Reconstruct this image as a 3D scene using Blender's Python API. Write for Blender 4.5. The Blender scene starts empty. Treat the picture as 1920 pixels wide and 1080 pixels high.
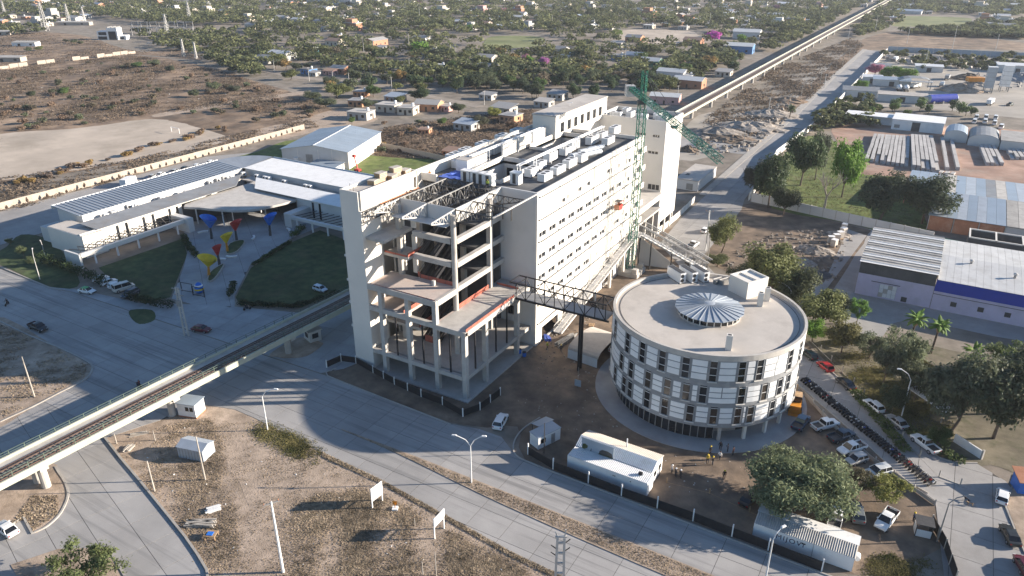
import bpy, math, random
import numpy as np
from mathutils import Vector, Matrix

# ------------------------------------------------------------------ camera, sky, sun, exposure
scn = bpy.context.scene
R = math.radians
COL = scn.collection
FPX = 1385.0                     # focal length in pixels of the 1920 px wide photograph
PITCH = math.atan2(638.0, FPX)
AZ = R(30.4)
CAM = (69.47, -128.84, 82.0)

cd = bpy.data.cameras.new('camera')
cam = bpy.data.objects.new('camera', cd)
COL.objects.link(cam)
cam.location = CAM
cam.rotation_euler = (math.pi/2 - PITCH, 0, AZ)
cd.sensor_width = 36.0
cd.lens = 36.0*FPX/1920.0
cd.clip_start = 1.0
cd.clip_end = 12000
scn.camera = cam

SUN_EL = R(16.5)
LIGHT = Vector((-0.84, -0.545, 0)).normalized()      # where the shadows point
w = bpy.data.worlds.new('World'); scn.world = w; w.use_nodes = True
nt = w.node_tree
bg = nt.nodes['Background']
sky = nt.nodes.new('ShaderNodeTexSky'); sky.sky_type = 'NISHITA'
sky.sun_disc = False
sky.sun_elevation = SUN_EL
sky.sun_rotation = math.atan2(-LIGHT.x, -LIGHT.y)
sky.air_density = 1.0; sky.dust_density = 0.4; sky.ozone_density = 4.0
nt.links.new(sky.outputs[0], bg.inputs[0])
bg.inputs[1].default_value = 0.074
sl = bpy.data.lights.new('sun', 'SUN'); sl.energy = 5.0; sl.angle = R(0.55); sl.color = (1.0, 0.895, 0.765)
so = bpy.data.objects.new('sun', sl); COL.objects.link(so)
sdir = Vector((LIGHT.x*math.cos(SUN_EL), LIGHT.y*math.cos(SUN_EL), -math.sin(SUN_EL)))
so.rotation_euler = sdir.to_track_quat('-Z', 'Y').to_euler()
so.location = (120, 80, 120)
vs = scn.view_settings
vs.view_transform = 'Standard'; vs.look = 'None'; vs.exposure = 1.33; vs.gamma = 1.0; vs.use_curve_mapping = False
scn.render.engine = 'CYCLES'
cy = scn.cycles
cy.use_denoising = True
cy.max_bounces = 5; cy.diffuse_bounces = 3; cy.glossy_bounces = 2; cy.transmission_bounces = 3; cy.transparent_max_bounces = 6
cy.volume_bounces = 0
cy.caustics_reflective = False; cy.caustics_refractive = False

# ------------------------------------------------------------------ pixel -> ground
_c, _s = math.cos(PITCH), math.sin(PITCH)
_U = (-math.sin(AZ), math.cos(AZ)); _V = (math.cos(AZ), math.sin(AZ))     # camera heading and camera right in world X, Y
def G(px, py, z=0.0):
    """point of the plane at height z that pixel (px, py) of the 1920x1080 photograph looks at"""
    a = (px-960.0)/FPX; b = -(py-540.0)/FPX
    fw = _c + b*_s; up = -_s + b*_c
    t = (z-CAM[2])/up
    return Vector((CAM[0] + t*(fw*_U[0]+a*_V[0]), CAM[1] + t*(fw*_U[1]+a*_V[1]), z))
def GP(pts, z=0.0): return [tuple(G(x, y, z).xy) for x, y in pts]
def PX(p):
    dx, dy, dz = p[0]-CAM[0], p[1]-CAM[1], p[2]-CAM[2]
    f = dx*_U[0]+dy*_U[1]; r = dx*_V[0]+dy*_V[1]
    d = f*_c - dz*_s; u = f*_s + dz*_c
    return 960+FPX*r/d, 540-FPX*u/d

# ------------------------------------------------------------------ materials
MATS = {}
def mat(name, col, rough=0.8, var=0.12, scale=0.6, metal=0.0, bump=0.0, bscale=12.0, col2=None, big=0.0, bigscale=0.05,
        objvar=0.0, usecol=False, spec=0.3, dirt=None, dirtscale=0.2, dirtamt=0.0, transl=0.0, stretch=None):
    if name in MATS: return MATS[name]
    m = bpy.data.materials.new(name); m.use_nodes = True
    t = m.node_tree; N = t.nodes; L = t.links
    b = N['Principled BSDF']
    b.inputs['Roughness'].default_value = rough; b.inputs['Metallic'].default_value = metal
    b.inputs['Specular IOR Level'].default_value = spec
    g = N.new('ShaderNodeNewGeometry')
    def noise(sc, det=4.0, rg=0.6):
        n = N.new('ShaderNodeTexNoise'); n.inputs['Scale'].default_value = sc; n.inputs['Detail'].default_value = det
        n.inputs['Roughness'].default_value = rg; L.new(g.outputs['Position'], n.inputs['Vector']); return n
    def mix(kind, fac, a, bb):
        x = N.new('ShaderNodeMix'); x.data_type = 'RGBA'; x.blend_type = kind
        for sock, v in ((x.inputs[0], fac), (x.inputs[6], a), (x.inputs[7], bb)):
            if hasattr(v, 'is_output'): L.new(v, sock)
            elif isinstance(v, (int, float)): sock.default_value = v
            else: sock.default_value = (*v, 1)
        return x.outputs[2]
    def ramp(src, lo, hi, v0=0.0, v1=1.0):
        r = N.new('ShaderNodeMapRange'); r.inputs[1].default_value = lo; r.inputs[2].default_value = hi
        r.inputs[3].default_value = v0; r.inputs[4].default_value = v1; L.new(src, r.inputs[0]); return r.outputs[0]
    c0 = tuple(x*(1-var) for x in col); c1 = tuple(min(2.5, x*(1+var)) for x in (col2 or col))
    n1 = noise(scale)
    out = mix('MIX', ramp(n1.outputs[0], 0.3, 0.7), c0, c1)
    if usecol:
        oi = N.new('ShaderNodeObjectInfo'); out = mix('MULTIPLY', 1.0, out, oi.outputs['Color'])
    if big:
        n2 = noise(bigscale, 3.0)
        k = ramp(n2.outputs[0], 0.35, 0.65, 1-big, 1+big)
        mm = N.new('ShaderNodeVectorMath'); mm.operation = 'SCALE'; L.new(out, mm.inputs[0]); L.new(k, mm.inputs['Scale']); out = mm.outputs[0]
    if dirtamt:
        n3 = noise(dirtscale, 6.0, 0.7)
        if stretch:
            vm = N.new('ShaderNodeVectorMath'); vm.operation = 'MULTIPLY'; vm.inputs[1].default_value = stretch; L.new(g.outputs['Position'], vm.inputs[0]); L.new(vm.outputs[0], n3.inputs['Vector'])
        out = mix('MIX', ramp(n3.outputs[0], 0.5, 0.68, 0.0, dirtamt), out, dirt)
    if objvar:
        oi2 = N.new('ShaderNodeObjectInfo')
        k = ramp(oi2.outputs['Random'], 0, 1, 1-objvar, 1+objvar)
        mm = N.new('ShaderNodeVectorMath'); mm.operation = 'SCALE'; L.new(out, mm.inputs[0]); L.new(k, mm.inputs['Scale']); out = mm.outputs[0]
    L.new(out, b.inputs['Base Color'])
    if bump:
        n4 = noise(bscale, 5.0)
        bp = N.new('ShaderNodeBump'); bp.inputs['Strength'].default_value = bump; bp.inputs['Distance'].default_value = 0.1
        L.new(n4.outputs[0], bp.inputs['Height']); L.new(bp.outputs[0], b.inputs['Normal'])
    if transl:
        tr = N.new('ShaderNodeBsdfTranslucent'); L.new(out, tr.inputs[0])
        ms = N.new('ShaderNodeMixShader'); ms.inputs[0].default_value = transl
        L.new(b.outputs[0], ms.inputs[1]); L.new(tr.outputs[0], ms.inputs[2])
        L.new(ms.outputs[0], N['Material Output'].inputs[0])
    MATS[name] = m
    return m
def M(name): return MATS[name]

mat('ground', (0.21, 0.178, 0.142), 0.95, 0.22, 0.15, bump=0.3, bscale=2.0, col2=(0.26, 0.22, 0.18), big=0.2, bigscale=0.03, dirt=(0.12, 0.11, 0.08), dirtscale=0.06, dirtamt=0.7)
mat('scrub_soil', (0.17, 0.115, 0.078), 0.95, 0.35, 0.09, bump=0.6, bscale=1.2, col2=(0.26, 0.185, 0.125), big=0.3, bigscale=0.02, dirt=(0.09, 0.075, 0.062), dirtscale=0.06, dirtamt=0.8)
mat('field_soil', (0.46, 0.385, 0.31), 0.95, 0.10, 0.08, bump=0.2, bscale=3.0, big=0.12, bigscale=0.03, dirt=(0.27, 0.225, 0.17), dirtscale=0.035, dirtamt=0.6)
mat('site_soil', (0.155, 0.118, 0.09), 0.95, 0.28, 0.25, bump=0.5, bscale=3.0, col2=(0.21, 0.155, 0.11), big=0.2, bigscale=0.05, dirt=(0.105, 0.085, 0.07), dirtscale=0.15, dirtamt=0.6)
mat('dry_lot', (0.34, 0.26, 0.195), 0.95, 0.25, 0.35, bump=0.6, bscale=4.0, col2=(0.39, 0.305, 0.235), big=0.15, bigscale=0.06, dirt=(0.24, 0.19, 0.135), dirtscale=0.6, dirtamt=0.6)
mat('sand_path', (0.39, 0.305, 0.235), 0.95, 0.16, 1.3, bump=0.7, bscale=3.0, big=0.14, bigscale=0.25, dirt=(0.26, 0.205, 0.155), dirtscale=0.9, dirtamt=0.75)
mat('sheet_white', (0.55, 0.545, 0.53), 0.6, 0.08, 0.4, objvar=0.05, dirt=(0.40, 0.385, 0.36), dirtscale=0.25, dirtamt=0.6)
mat('zinc_dark', (0.27, 0.295, 0.33), 0.5, 0.08, 0.3, metal=0.15, objvar=0.05)
mat('verge_soil', (0.175, 0.15, 0.105), 0.95, 0.25, 0.4, bump=0.5, bscale=4.0, big=0.2, bigscale=0.08, dirt=(0.095, 0.095, 0.05), dirtscale=0.3, dirtamt=0.85)
mat('road', (0.34, 0.325, 0.31), 0.85, 0.07, 0.25, bump=0.12, bscale=9.0, big=0.10, bigscale=0.05, objvar=0.06, dirt=(0.19, 0.185, 0.18), dirtscale=0.45, dirtamt=0.85, stretch=(0.04,1,1))
mat('joint', (0.09, 0.082, 0.075), 0.95, 0.2, 1.0)
mat('kerb', (0.40, 0.37, 0.33), 0.9, 0.15, 1.0, bump=0.2, objvar=0.06, dirt=(0.2, 0.18, 0.16), dirtscale=0.5, dirtamt=0.6)
mat('side_road', (0.33, 0.315, 0.30), 0.85, 0.12, 0.2, bump=0.12, big=0.15, bigscale=0.04, objvar=0.06, dirt=(0.2, 0.19, 0.175), dirtscale=0.08, dirtamt=0.6)
mat('street_dirt', (0.30, 0.255, 0.21), 0.95, 0.15, 0.15, big=0.15, bigscale=0.03)
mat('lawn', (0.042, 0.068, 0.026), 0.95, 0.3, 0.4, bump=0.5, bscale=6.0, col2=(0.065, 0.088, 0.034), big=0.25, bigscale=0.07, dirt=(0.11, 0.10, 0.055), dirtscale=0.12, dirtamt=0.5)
mat('lawn_lit', (0.10, 0.145, 0.035), 0.95, 0.35, 0.3, bump=0.5, bscale=6.0, col2=(0.14, 0.17, 0.05), dirt=(0.2, 0.16, 0.1), dirtscale=0.12, dirtamt=0.5)  # sunlit copy of the shade-dark lawn green, light put into its colour
mat('sports_grass', (0.16, 0.19, 0.07), 0.95, 0.2, 0.03, col2=(0.21, 0.21, 0.10), big=0.2, bigscale=0.02)
mat('plaza', (0.33, 0.33, 0.33), 0.85, 0.12, 0.2, big=0.12, bigscale=0.06, objvar=0.06, dirt=(0.25, 0.24, 0.235), dirtscale=0.15, dirtamt=0.5)
mat('yard_red', (0.33, 0.20, 0.145), 0.95, 0.2, 0.12, bump=0.3, col2=(0.38, 0.25, 0.19), big=0.2, bigscale=0.04, dirt=(0.36, 0.31, 0.26), dirtscale=0.05, dirtamt=0.7)
mat('yard_pale', (0.36, 0.325, 0.28), 0.95, 0.15, 0.08, big=0.15, bigscale=0.03)
mat('plaster', (0.72, 0.68, 0.615), 0.85, 0.035, 0.25, bump=0.06, bscale=3.0, big=0.03, bigscale=0.12, dirt=(0.60, 0.57, 0.52), dirtscale=0.12, dirtamt=0.35)
mat('plaster_grey', (0.60, 0.59, 0.57), 0.85, 0.06, 0.3, big=0.05, dirt=(0.45, 0.43, 0.41), dirtscale=0.15, dirtamt=0.4)  # greyer plaster; on sunless faces it puts their shade into the colour
mat('raw_concrete', (0.48, 0.45, 0.41), 0.9, 0.10, 0.5, bump=0.15, bscale=4.0, objvar=0.05, dirt=(0.33, 0.30, 0.27), dirtscale=0.35, dirtamt=0.6)
mat('dark_or_shaded_concrete', (0.11, 0.107, 0.105), 0.9, 0.15, 0.5, bump=0.1, dirt=(0.07, 0.07, 0.07), dirtscale=0.3, dirtamt=0.5)  # dark concrete; on interiors their shade is put into this colour
mat('roof_deck', (0.115, 0.115, 0.115), 0.9, 0.2, 0.3, dirt=(0.25, 0.235, 0.22), dirtscale=0.15, dirtamt=0.6)
mat('roof_pale', (0.50, 0.455, 0.405), 0.85, 0.06, 0.3, bump=0.05, big=0.07, bigscale=0.12, dirt=(0.39, 0.35, 0.31), dirtscale=0.16, dirtamt=0.75)
mat('grey_band', (0.27, 0.275, 0.28), 0.85, 0.10, 0.6, dirt=(0.44, 0.43, 0.42), dirtscale=0.5, dirtamt=0.5)
mat('panel_white', (0.80, 0.80, 0.79), 0.6, 0.04, 0.8, objvar=0.04)
mat('white', (0.80, 0.79, 0.77), 0.6, 0.04, 0.5, dirt=(0.55, 0.53, 0.5), dirtscale=0.4, dirtamt=0.35)
mat('white_metal', (0.72, 0.72, 0.71), 0.45, 0.05, 0.5, dirt=(0.45, 0.42, 0.38), dirtscale=0.5, dirtamt=0.45)
mat('glass_dark', (0.018, 0.02, 0.023), 0.12, 0.3, 0.4, spec=0.6, objvar=0.5)
mat('glass_brown', (0.06, 0.05, 0.04), 0.15, 0.3, 0.4, spec=0.6)
mat('black_metal', (0.022, 0.022, 0.025), 0.5, 0.2, 2.0)
mat('dark_steel', (0.075, 0.072, 0.07), 0.55, 0.2, 2.0)
mat('grey_steel', (0.30, 0.295, 0.285), 0.5, 0.15, 1.0, metal=0.2, dirt=(0.2, 0.17, 0.15), dirtscale=0.6, dirtamt=0.5)
mat('pale_steel', (0.52, 0.50, 0.47), 0.55, 0.12, 1.0, dirt=(0.3, 0.27, 0.24), dirtscale=0.6, dirtamt=0.5)
mat('galvanised', (0.42, 0.455, 0.49), 0.55, 0.10, 0.4, metal=0.3, objvar=0.06)
mat('zinc_roof', (0.33, 0.39, 0.45), 0.5, 0.08, 0.15, metal=0.25, objvar=0.05, dirt=(0.34, 0.38, 0.42), dirtscale=0.1, dirtamt=0.5)
mat('crane_green', (0.012, 0.13, 0.09), 0.5, 0.2, 1.0, dirt=(0.05, 0.12, 0.09), dirtscale=0.7, dirtamt=0.5)
mat('orange_mesh', (0.42, 0.125, 0.085), 0.8, 0.2, 0.8)
mat('red_paint', (0.50, 0.05, 0.04), 0.5, 0.15, 1.0)
mat('yellow_paint', (0.70, 0.50, 0.03), 0.5, 0.12, 1.0)
mat('orange_paint', (0.62, 0.25, 0.03), 0.5, 0.2, 1.0, dirt=(0.3, 0.2, 0.1), dirtscale=1.0, dirtamt=0.6)
mat('blue_paint', (0.03, 0.16, 0.55), 0.5, 0.12, 1.0)
mat('blue_tarp', (0.10, 0.16, 0.50), 0.5, 0.2, 0.5)
mat('wood', (0.42, 0.28, 0.16), 0.85, 0.25, 1.5, objvar=0.2)
mat('timber_grey', (0.42, 0.38, 0.33), 0.85, 0.2, 2.0, objvar=0.2)
mat('brick', (0.44, 0.20, 0.115), 0.9, 0.15, 0.6, bump=0.2, objvar=0.12, dirt=(0.5, 0.36, 0.27), dirtscale=0.3, dirtamt=0.5)
mat('tin_grey', (0.26, 0.265, 0.27), 0.55, 0.15, 0.3, metal=0.15, objvar=0.15, dirt=(0.25, 0.22, 0.19), dirtscale=0.2, dirtamt=0.7)
mat('asbestos', (0.42, 0.40, 0.37), 0.9, 0.15, 0.4, objvar=0.1, dirt=(0.27, 0.25, 0.23), dirtscale=0.3, dirtamt=0.7)
mat('rail_steel', (0.13, 0.085, 0.065), 0.5, 0.2, 2.0)
mat('ballast', (0.29, 0.255, 0.225), 0.95, 0.25, 2.0, bump=0.5, bscale=10.0, dirt=(0.22, 0.19, 0.165), dirtscale=0.3, dirtamt=0.6)
mat('sleeper', (0.27, 0.24, 0.21), 0.9, 0.2, 2.0, objvar=0.15)
mat('viaduct_paint', (0.45, 0.45, 0.36), 0.8, 0.10, 0.5, dirt=(0.4, 0.39, 0.30), dirtscale=0.3, dirtamt=0.6)
mat('green_rail', (0.11, 0.145, 0.11), 0.6, 0.2, 2.0)
mat('wall_compound', (0.40, 0.345, 0.285), 0.9, 0.08, 0.4, objvar=0.06, dirt=(0.38, 0.33, 0.28), dirtscale=0.3, dirtamt=0.5)
mat('lilac', (0.60, 0.54, 0.66), 0.85, 0.06, 0.3, dirt=(0.45, 0.42, 0.47), dirtscale=0.2, dirtamt=0.5)
mat('royal_blue', (0.03, 0.06, 0.38), 0.7, 0.08, 0.3)
mat('block_concrete', (0.44, 0.42, 0.40), 0.9, 0.10, 0.4, objvar=0.12)
mat('bark', (0.12, 0.09, 0.07), 0.9, 0.3, 2.0, bump=0.4)
mat('bare_bark', (0.30, 0.265, 0.23), 0.9, 0.2, 2.0)
mat('leaf', (1.45, 1.45, 1.45), 0.6, 0.28, 0.7, usecol=True, objvar=0.18, spec=0.15, transl=0.35)
mat('far_leaf', (0.075, 0.10, 0.05), 0.8, 0.35, 0.06, col2=(0.165, 0.17, 0.08), spec=0.1, big=0.4, bigscale=0.04, transl=0.35)
mat('scrub_leaf', (0.135, 0.105, 0.078), 0.95, 0.25, 0.3, transl=0.35, spec=0.05, col2=(0.24, 0.185, 0.135), big=0.35, bigscale=0.04)
mat('dry_blade', (0.25, 0.20, 0.135), 0.95, 0.25, 0.8, transl=0.35, spec=0.05, col2=(0.40, 0.32, 0.23), big=0.35, bigscale=0.1)
mat('verge_leaf', (0.11, 0.12, 0.045), 0.95, 0.3, 0.35, transl=0.3, spec=0.05, col2=(0.20, 0.17, 0.075), big=0.3, bigscale=0.08)
mat('tint', (1, 1, 1), 0.75, 0.06, 0.4, usecol=True, objvar=0.05, dirt=(0.25, 0.22, 0.19), dirtscale=0.4, dirtamt=0.3)
mat('car_paint', (1, 1, 1), 0.28, 0.02, 0.4, usecol=True, spec=0.6)
mat('tyre', (0.018, 0.018, 0.018), 0.85, 0.2, 2.0)
mat('rim', (0.45, 0.45, 0.46), 0.35, 0.1, 2.0, metal=0.7)
mat('lamp_clear', (0.75, 0.75, 0.72), 0.2, 0.05, 2.0, spec=0.7)
mat('lamp_red', (0.45, 0.02, 0.02), 0.25, 0.05, 2.0, spec=0.7)
mat('skin', (0.40, 0.24, 0.16), 0.7, 0.05, 2.0)
mat('debris', (0.22, 0.185, 0.15), 0.95, 0.35, 0.8, objvar=0.15, col2=(0.34, 0.30, 0.26), bump=0.5, bscale=1.5)
mat('scrap', (0.16, 0.14, 0.13), 0.7, 0.4, 0.15, col2=(0.42, 0.40, 0.37), dirt=(0.22, 0.11, 0.07), dirtscale=0.2, dirtamt=0.7)
mat('print_dark', (0.05, 0.02, 0.06), 0.7, 0.05, 2.0)
mat('trousers', (0.035,0.04,0.055), 0.9, 0.2, 2.0); mat('hair', (0.02,0.015,0.012), 0.8, 0.2, 3.0); mat('helmet_yellow', (0.75,0.52,0.02), 0.35, 0.05, 2.0); mat('helmet_white', (0.78,0.78,0.76), 0.35, 0.05, 2.0)
mat('pink_concrete', (0.50, 0.42, 0.37), 0.9, 0.10, 0.4, dirt=(0.48, 0.33, 0.28), dirtscale=0.3, dirtamt=0.5)

# ------------------------------------------------------------------ mesh helpers
class MB:
    def __init__(s): s.v = []; s.f = []
    def add(s, vs, fs):
        o = len(s.v); s.v.extend([tuple(p) for p in vs]); s.f.extend([tuple(i+o for i in q) for q in fs]); return s
    def box(s, x0, x1, y0, y1, z0, z1):
        return s.add([(x0,y0,z0),(x1,y0,z0),(x1,y1,z0),(x0,y1,z0),(x0,y0,z1),(x1,y0,z1),(x1,y1,z1),(x0,y1,z1)],
                     [(0,3,2,1),(4,5,6,7),(0,1,5,4),(1,2,6,5),(2,3,7,6),(3,0,4,7)])
    def cbox(s, cx, cy, sx, sy, z0, z1, rz=0.0, taper=1.0):
        c, n = math.cos(rz), math.sin(rz); vs = []
        for z, k in ((z0, 1.0), (z1, taper)):
            for ax, ay in ((-1,-1),(1,-1),(1,1),(-1,1)):
                x, y = ax*sx*k/2, ay*sy*k/2
                vs.append((cx+x*c-y*n, cy+x*n+y*c, z))
        return s.add(vs, [(0,3,2,1),(4,5,6,7),(0,1,5,4),(1,2,6,5),(2,3,7,6),(3,0,4,7)])
    def beam(s, p, q, w, h=None):
        h = h or w
        p = Vector(p); q = Vector(q); d = (q-p)
        if d.length < 1e-6: return s
        d.normalize()
        up = Vector((0,0,1)) if abs(d.z) < 0.95 else Vector((0,1,0))
        a = d.cross(up).normalized(); b = a.cross(d).normalized()
        vs = []
        for c in (p, q):
            for i, j in ((-1,-1),(1,-1),(1,1),(-1,1)): vs.append(c + a*(i*w/2) + b*(j*h/2))
        return s.add(vs, [(0,1,2,3),(7,6,5,4),(0,4,5,1),(1,5,6,2),(2,6,7,3),(3,7,4,0)])
    def tube(s, p, q, r0, r1=None, n=8, caps=True):
        r1 = r0 if r1 is None else r1
        p = Vector(p); q = Vector(q); d = (q-p)
        if d.length < 1e-6: return s
        d.normalize()
        up = Vector((0,0,1)) if abs(d.z) < 0.95 else Vector((1,0,0))
        a = d.cross(up).normalized(); b = a.cross(d).normalized(); vs = []
        for c, r in ((p, r0), (q, r1)):
            for i in range(n):
                t = 2*math.pi*i/n; vs.append(c + a*(math.cos(t)*r) + b*(math.sin(t)*r))
        fs = [(i, (i+1)%n, n+(i+1)%n, n+i) for i in range(n)]
        if caps: fs += [tuple(range(n-1,-1,-1)), tuple(range(n, 2*n))]
        return s.add(vs, fs)
    def prism(s, poly, z0, z1):
        n = len(poly)
        A = sum(poly[i][0]*poly[(i+1)%n][1]-poly[(i+1)%n][0]*poly[i][1] for i in range(n))
        if A < 0: poly = poly[::-1]
        vs = [(x,y,z0) for x,y in poly] + [(x,y,z1) for x,y in poly]
        fs = [tuple(range(n-1,-1,-1)), tuple(range(n,2*n))] + [(i,(i+1)%n,n+(i+1)%n,n+i) for i in range(n)]
        return s.add(vs, fs)
    def sheet(s, poly, z):
        n = len(poly)
        A = sum(poly[i][0]*poly[(i+1)%n][1]-poly[(i+1)%n][0]*poly[i][1] for i in range(n))
        if A < 0: poly = poly[::-1]
        return s.add([(x,y,z) for x,y in poly], [tuple(range(n))])
    def lathe(s, prof, cx=0, cy=0, n=12):
        vs = []; m = len(prof)
        for r, z in prof:
            for i in range(n): vs.append((cx+r*math.cos(2*math.pi*i/n), cy+r*math.sin(2*math.pi*i/n), z))
        fs = [(k*n+i, k*n+(i+1)%n, (k+1)*n+(i+1)%n, (k+1)*n+i) for k in range(m-1) for i in range(n)]
        return s.add(vs, fs)
    def mesh(s, name, m, smooth=False):
        me = bpy.data.meshes.new(name); me.from_pydata(s.v, [], s.f)
        if m: me.materials.append(M(m) if isinstance(m, str) else m)
        if smooth:
            for p in me.polygons: p.use_smooth = True
        me.update(); return me
    def build(s, name, m, parent=None, smooth=False, **k):
        return obj(name, s.mesh(name, m, smooth), parent, **k)

def obj(name, me, parent=None, loc=None, rz=None, color=None, **k):
    o = bpy.data.objects.new(name, me); COL.objects.link(o)
    if parent: o.parent = parent
    if loc is not None: o.location = loc
    if rz is not None: o.rotation_euler = (0, 0, rz)
    if color is not None: o.color = (*color, 1)
    for a in ('label', 'category', 'group', 'kind'):
        if k.get(a): o[a] = k[a]
    return o
def thing(name, label, cat, loc=(0,0,0), rz=0.0, group=None):
    o = bpy.data.objects.new(name, None); COL.objects.link(o)
    o.location = loc; o.rotation_euler = (0,0,rz); o['label'] = label; o['category'] = cat
    if group: o['group'] = group
    return o
KIDS = {}
def kids(o):
    return [c for c in bpy.data.objects if c.parent == o]
class Proto:
    """parts of one kind of thing, made once; place() links a new thing with copies that share the meshes"""
    def __init__(s, name, cat): s.name = name; s.cat = cat; s.parts = []
    def part(s, name, mb, m, tint=False, sub=None, smooth=False):
        s.parts.append((name, mb.mesh(name, m, smooth) if isinstance(mb, MB) else mb, tint, sub)); return len(s.parts)-1
    def place(s, loc, rz, label, group=None, color=(1,1,1), scale=None, only=None, tilt=None):
        t = thing(s.name, label, s.cat, loc, rz, group)
        if tilt: t.rotation_euler = (tilt[0], tilt[1], rz)
        if scale: t.scale = scale if isinstance(scale, tuple) else (scale,)*3
        made = {}
        for i, (n, me, tint, sub) in enumerate(s.parts):
            if only and n not in only: continue
            o = bpy.data.objects.new(n, me); COL.objects.link(o)
            o.parent = made.get(sub, t) if sub is not None else t
            if tint: o.color = (*color, 1)
            made[i] = o
        return t
def struct(name, mb, m, **k):
    return mb.build(name, m, kind='structure', **k)
def wall_holes(mb, axis, c, thick, a0, a1, z0, z1, holes):
    """upright wall, outer face at c along axis 'x' or 'y' (thick signed inwards), with rectangular openings (a0,a1,z0,z1)"""
    As = sorted({a0, a1, *[h[0] for h in holes], *[h[1] for h in holes]}); Zs = sorted({z0, z1, *[h[2] for h in holes], *[h[3] for h in holes]})
    As = [a for a in As if a0 <= a <= a1]; Zs = [z for z in Zs if z0 <= z <= z1]
    def pt(a, z, d): return (c+d, a, z) if axis == 'x' else (a, c+d, z)
    def isopen(a, z): return any(h[0] < a < h[1] and h[2] < z < h[3] for h in holes)
    for j in range(len(Zs)-1):
        i = 0
        while i < len(As)-1:
            zm = (Zs[j]+Zs[j+1])/2
            if isopen((As[i]+As[i+1])/2, zm): i += 1; continue
            k = i
            while k+1 < len(As)-1 and not isopen((As[k+1]+As[k+2])/2, zm): k += 1
            A, B, z, y = As[i], As[k+1], Zs[j], Zs[j+1]
            mb.add([pt(A,z,0),pt(B,z,0),pt(B,y,0),pt(A,y,0)], [(0,1,2,3)])
            mb.add([pt(A,z,thick),pt(B,z,thick),pt(B,y,thick),pt(A,y,thick)], [(3,2,1,0)])
            i = k+1
    for h in list(holes)+[(a0,a1,z0,z1)]:
        A, B, z, y = h
        mb.add([pt(A,z,0),pt(B,z,0),pt(B,y,0),pt(A,y,0),pt(A,z,thick),pt(B,z,thick),pt(B,y,thick),pt(A,y,thick)],
               [(0,1,5,4),(1,2,6,5),(2,3,7,6),(3,0,4,7)])
    return mb
def clip(poly, nx, ny, d):
    out = []
    for i in range(len(poly)):
        a, b = poly[i], poly[(i+1)%len(poly)]
        da, db = a[0]*nx+a[1]*ny-d, b[0]*nx+b[1]*ny-d
        if da <= 0: out.append(a)
        if (da < 0 < db) or (db < 0 < da):
            t = da/(da-db); out.append((a[0]+(b[0]-a[0])*t, a[1]+(b[1]-a[1])*t))
    return out
def area(p): return abs(sum(p[i][0]*p[(i+1)%len(p)][1]-p[(i+1)%len(p)][0]*p[i][1] for i in range(len(p))))/2
def slabs(name, poly, ang, sx, sy, m, parent, z0=0.02, z1=0.07, gap=0.035, off=(0,0), least=1.2):
    """cast slabs on a rotated grid, cut to the outline, each its own piece"""
    c, s = math.cos(ang), math.sin(ang)
    us = [x*c+y*s for x, y in poly]; vs = [-x*s+y*c for x, y in poly]
    i0, i1 = math.floor((min(us)-off[0])/sx), math.ceil((max(us)-off[0])/sx)
    j0, j1 = math.floor((min(vs)-off[1])/sy), math.ceil((max(vs)-off[1])/sy)
    for i in range(i0, i1):
        for j in range(j0, j1):
            p = poly
            a0, a1 = off[0]+i*sx+gap, off[0]+(i+1)*sx-gap; b0, b1 = off[1]+j*sy+gap, off[1]+(j+1)*sy-gap
            for nx, ny, d in ((c, s, a1), (-c, -s, -a0), (-s, c, b1), (s, -c, -b0)):
                p = clip(p, nx, ny, d)
                if len(p) < 3: break
            if len(p) < 3 or area(p) < least: continue
            q = [p[k] for k in range(len(p)) if math.dist(p[k], p[k-1]) > 1e-3]
            if len(q) < 3: continue
            MB().prism(q, z0, z1).build(name, m, parent)
def smoothline(pts, n=6, closed=False):
    """Catmull-Rom through 2-D points"""
    out = []; m = len(pts)
    rng = range(m if closed else m-1)
    for i in rng:
        p0 = pts[(i-1)%m] if closed or i > 0 else pts[i]; p1 = pts[i]; p2 = pts[(i+1)%m]; p3 = pts[(i+2)%m] if closed or i+2 < m else pts[(i+1)%m]
        for k in range(n):
            t = k/n
            out.append(tuple(0.5*((2*p1[a]) + (-p0[a]+p2[a])*t + (2*p0[a]-5*p1[a]+4*p2[a]-p3[a])*t*t + (-p0[a]+3*p1[a]-3*p2[a]+p3[a])*t**3) for a in (0,1)))
    if not closed: out.append(tuple(pts[-1]))
    return out
def ribbon(pts, w, z0, z1, closed=False):
    """kerb or low wall following a line: a bent bar, w wide"""
    mb = MB(); n = len(pts); L = []; Rr = []
    for i in range(n):
        a = pts[(i-1)%n] if closed or i > 0 else pts[i]; b = pts[(i+1)%n] if closed or i < n-1 else pts[i]
        dx, dy = b[0]-a[0], b[1]-a[1]; l = math.hypot(dx, dy) or 1
        nx, ny = -dy/l*w/2, dx/l*w/2
        L.append((pts[i][0]+nx, pts[i][1]+ny)); Rr.append((pts[i][0]-nx, pts[i][1]-ny))
    vs = []
    for i in range(n): vs += [(*L[i], z0), (*Rr[i], z0), (*Rr[i], z1), (*L[i], z1)]
    fs = []
    for i in range(n if closed else n-1):
        j = (i+1)%n
        for k in range(4): fs.append((i*4+k, i*4+(k+1)%4, j*4+(k+1)%4, j*4+k))
    if not closed: fs += [(3,2,1,0), ((n-1)*4, (n-1)*4+1, (n-1)*4+2, (n-1)*4+3)]
    return mb.add(vs, fs)
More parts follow.
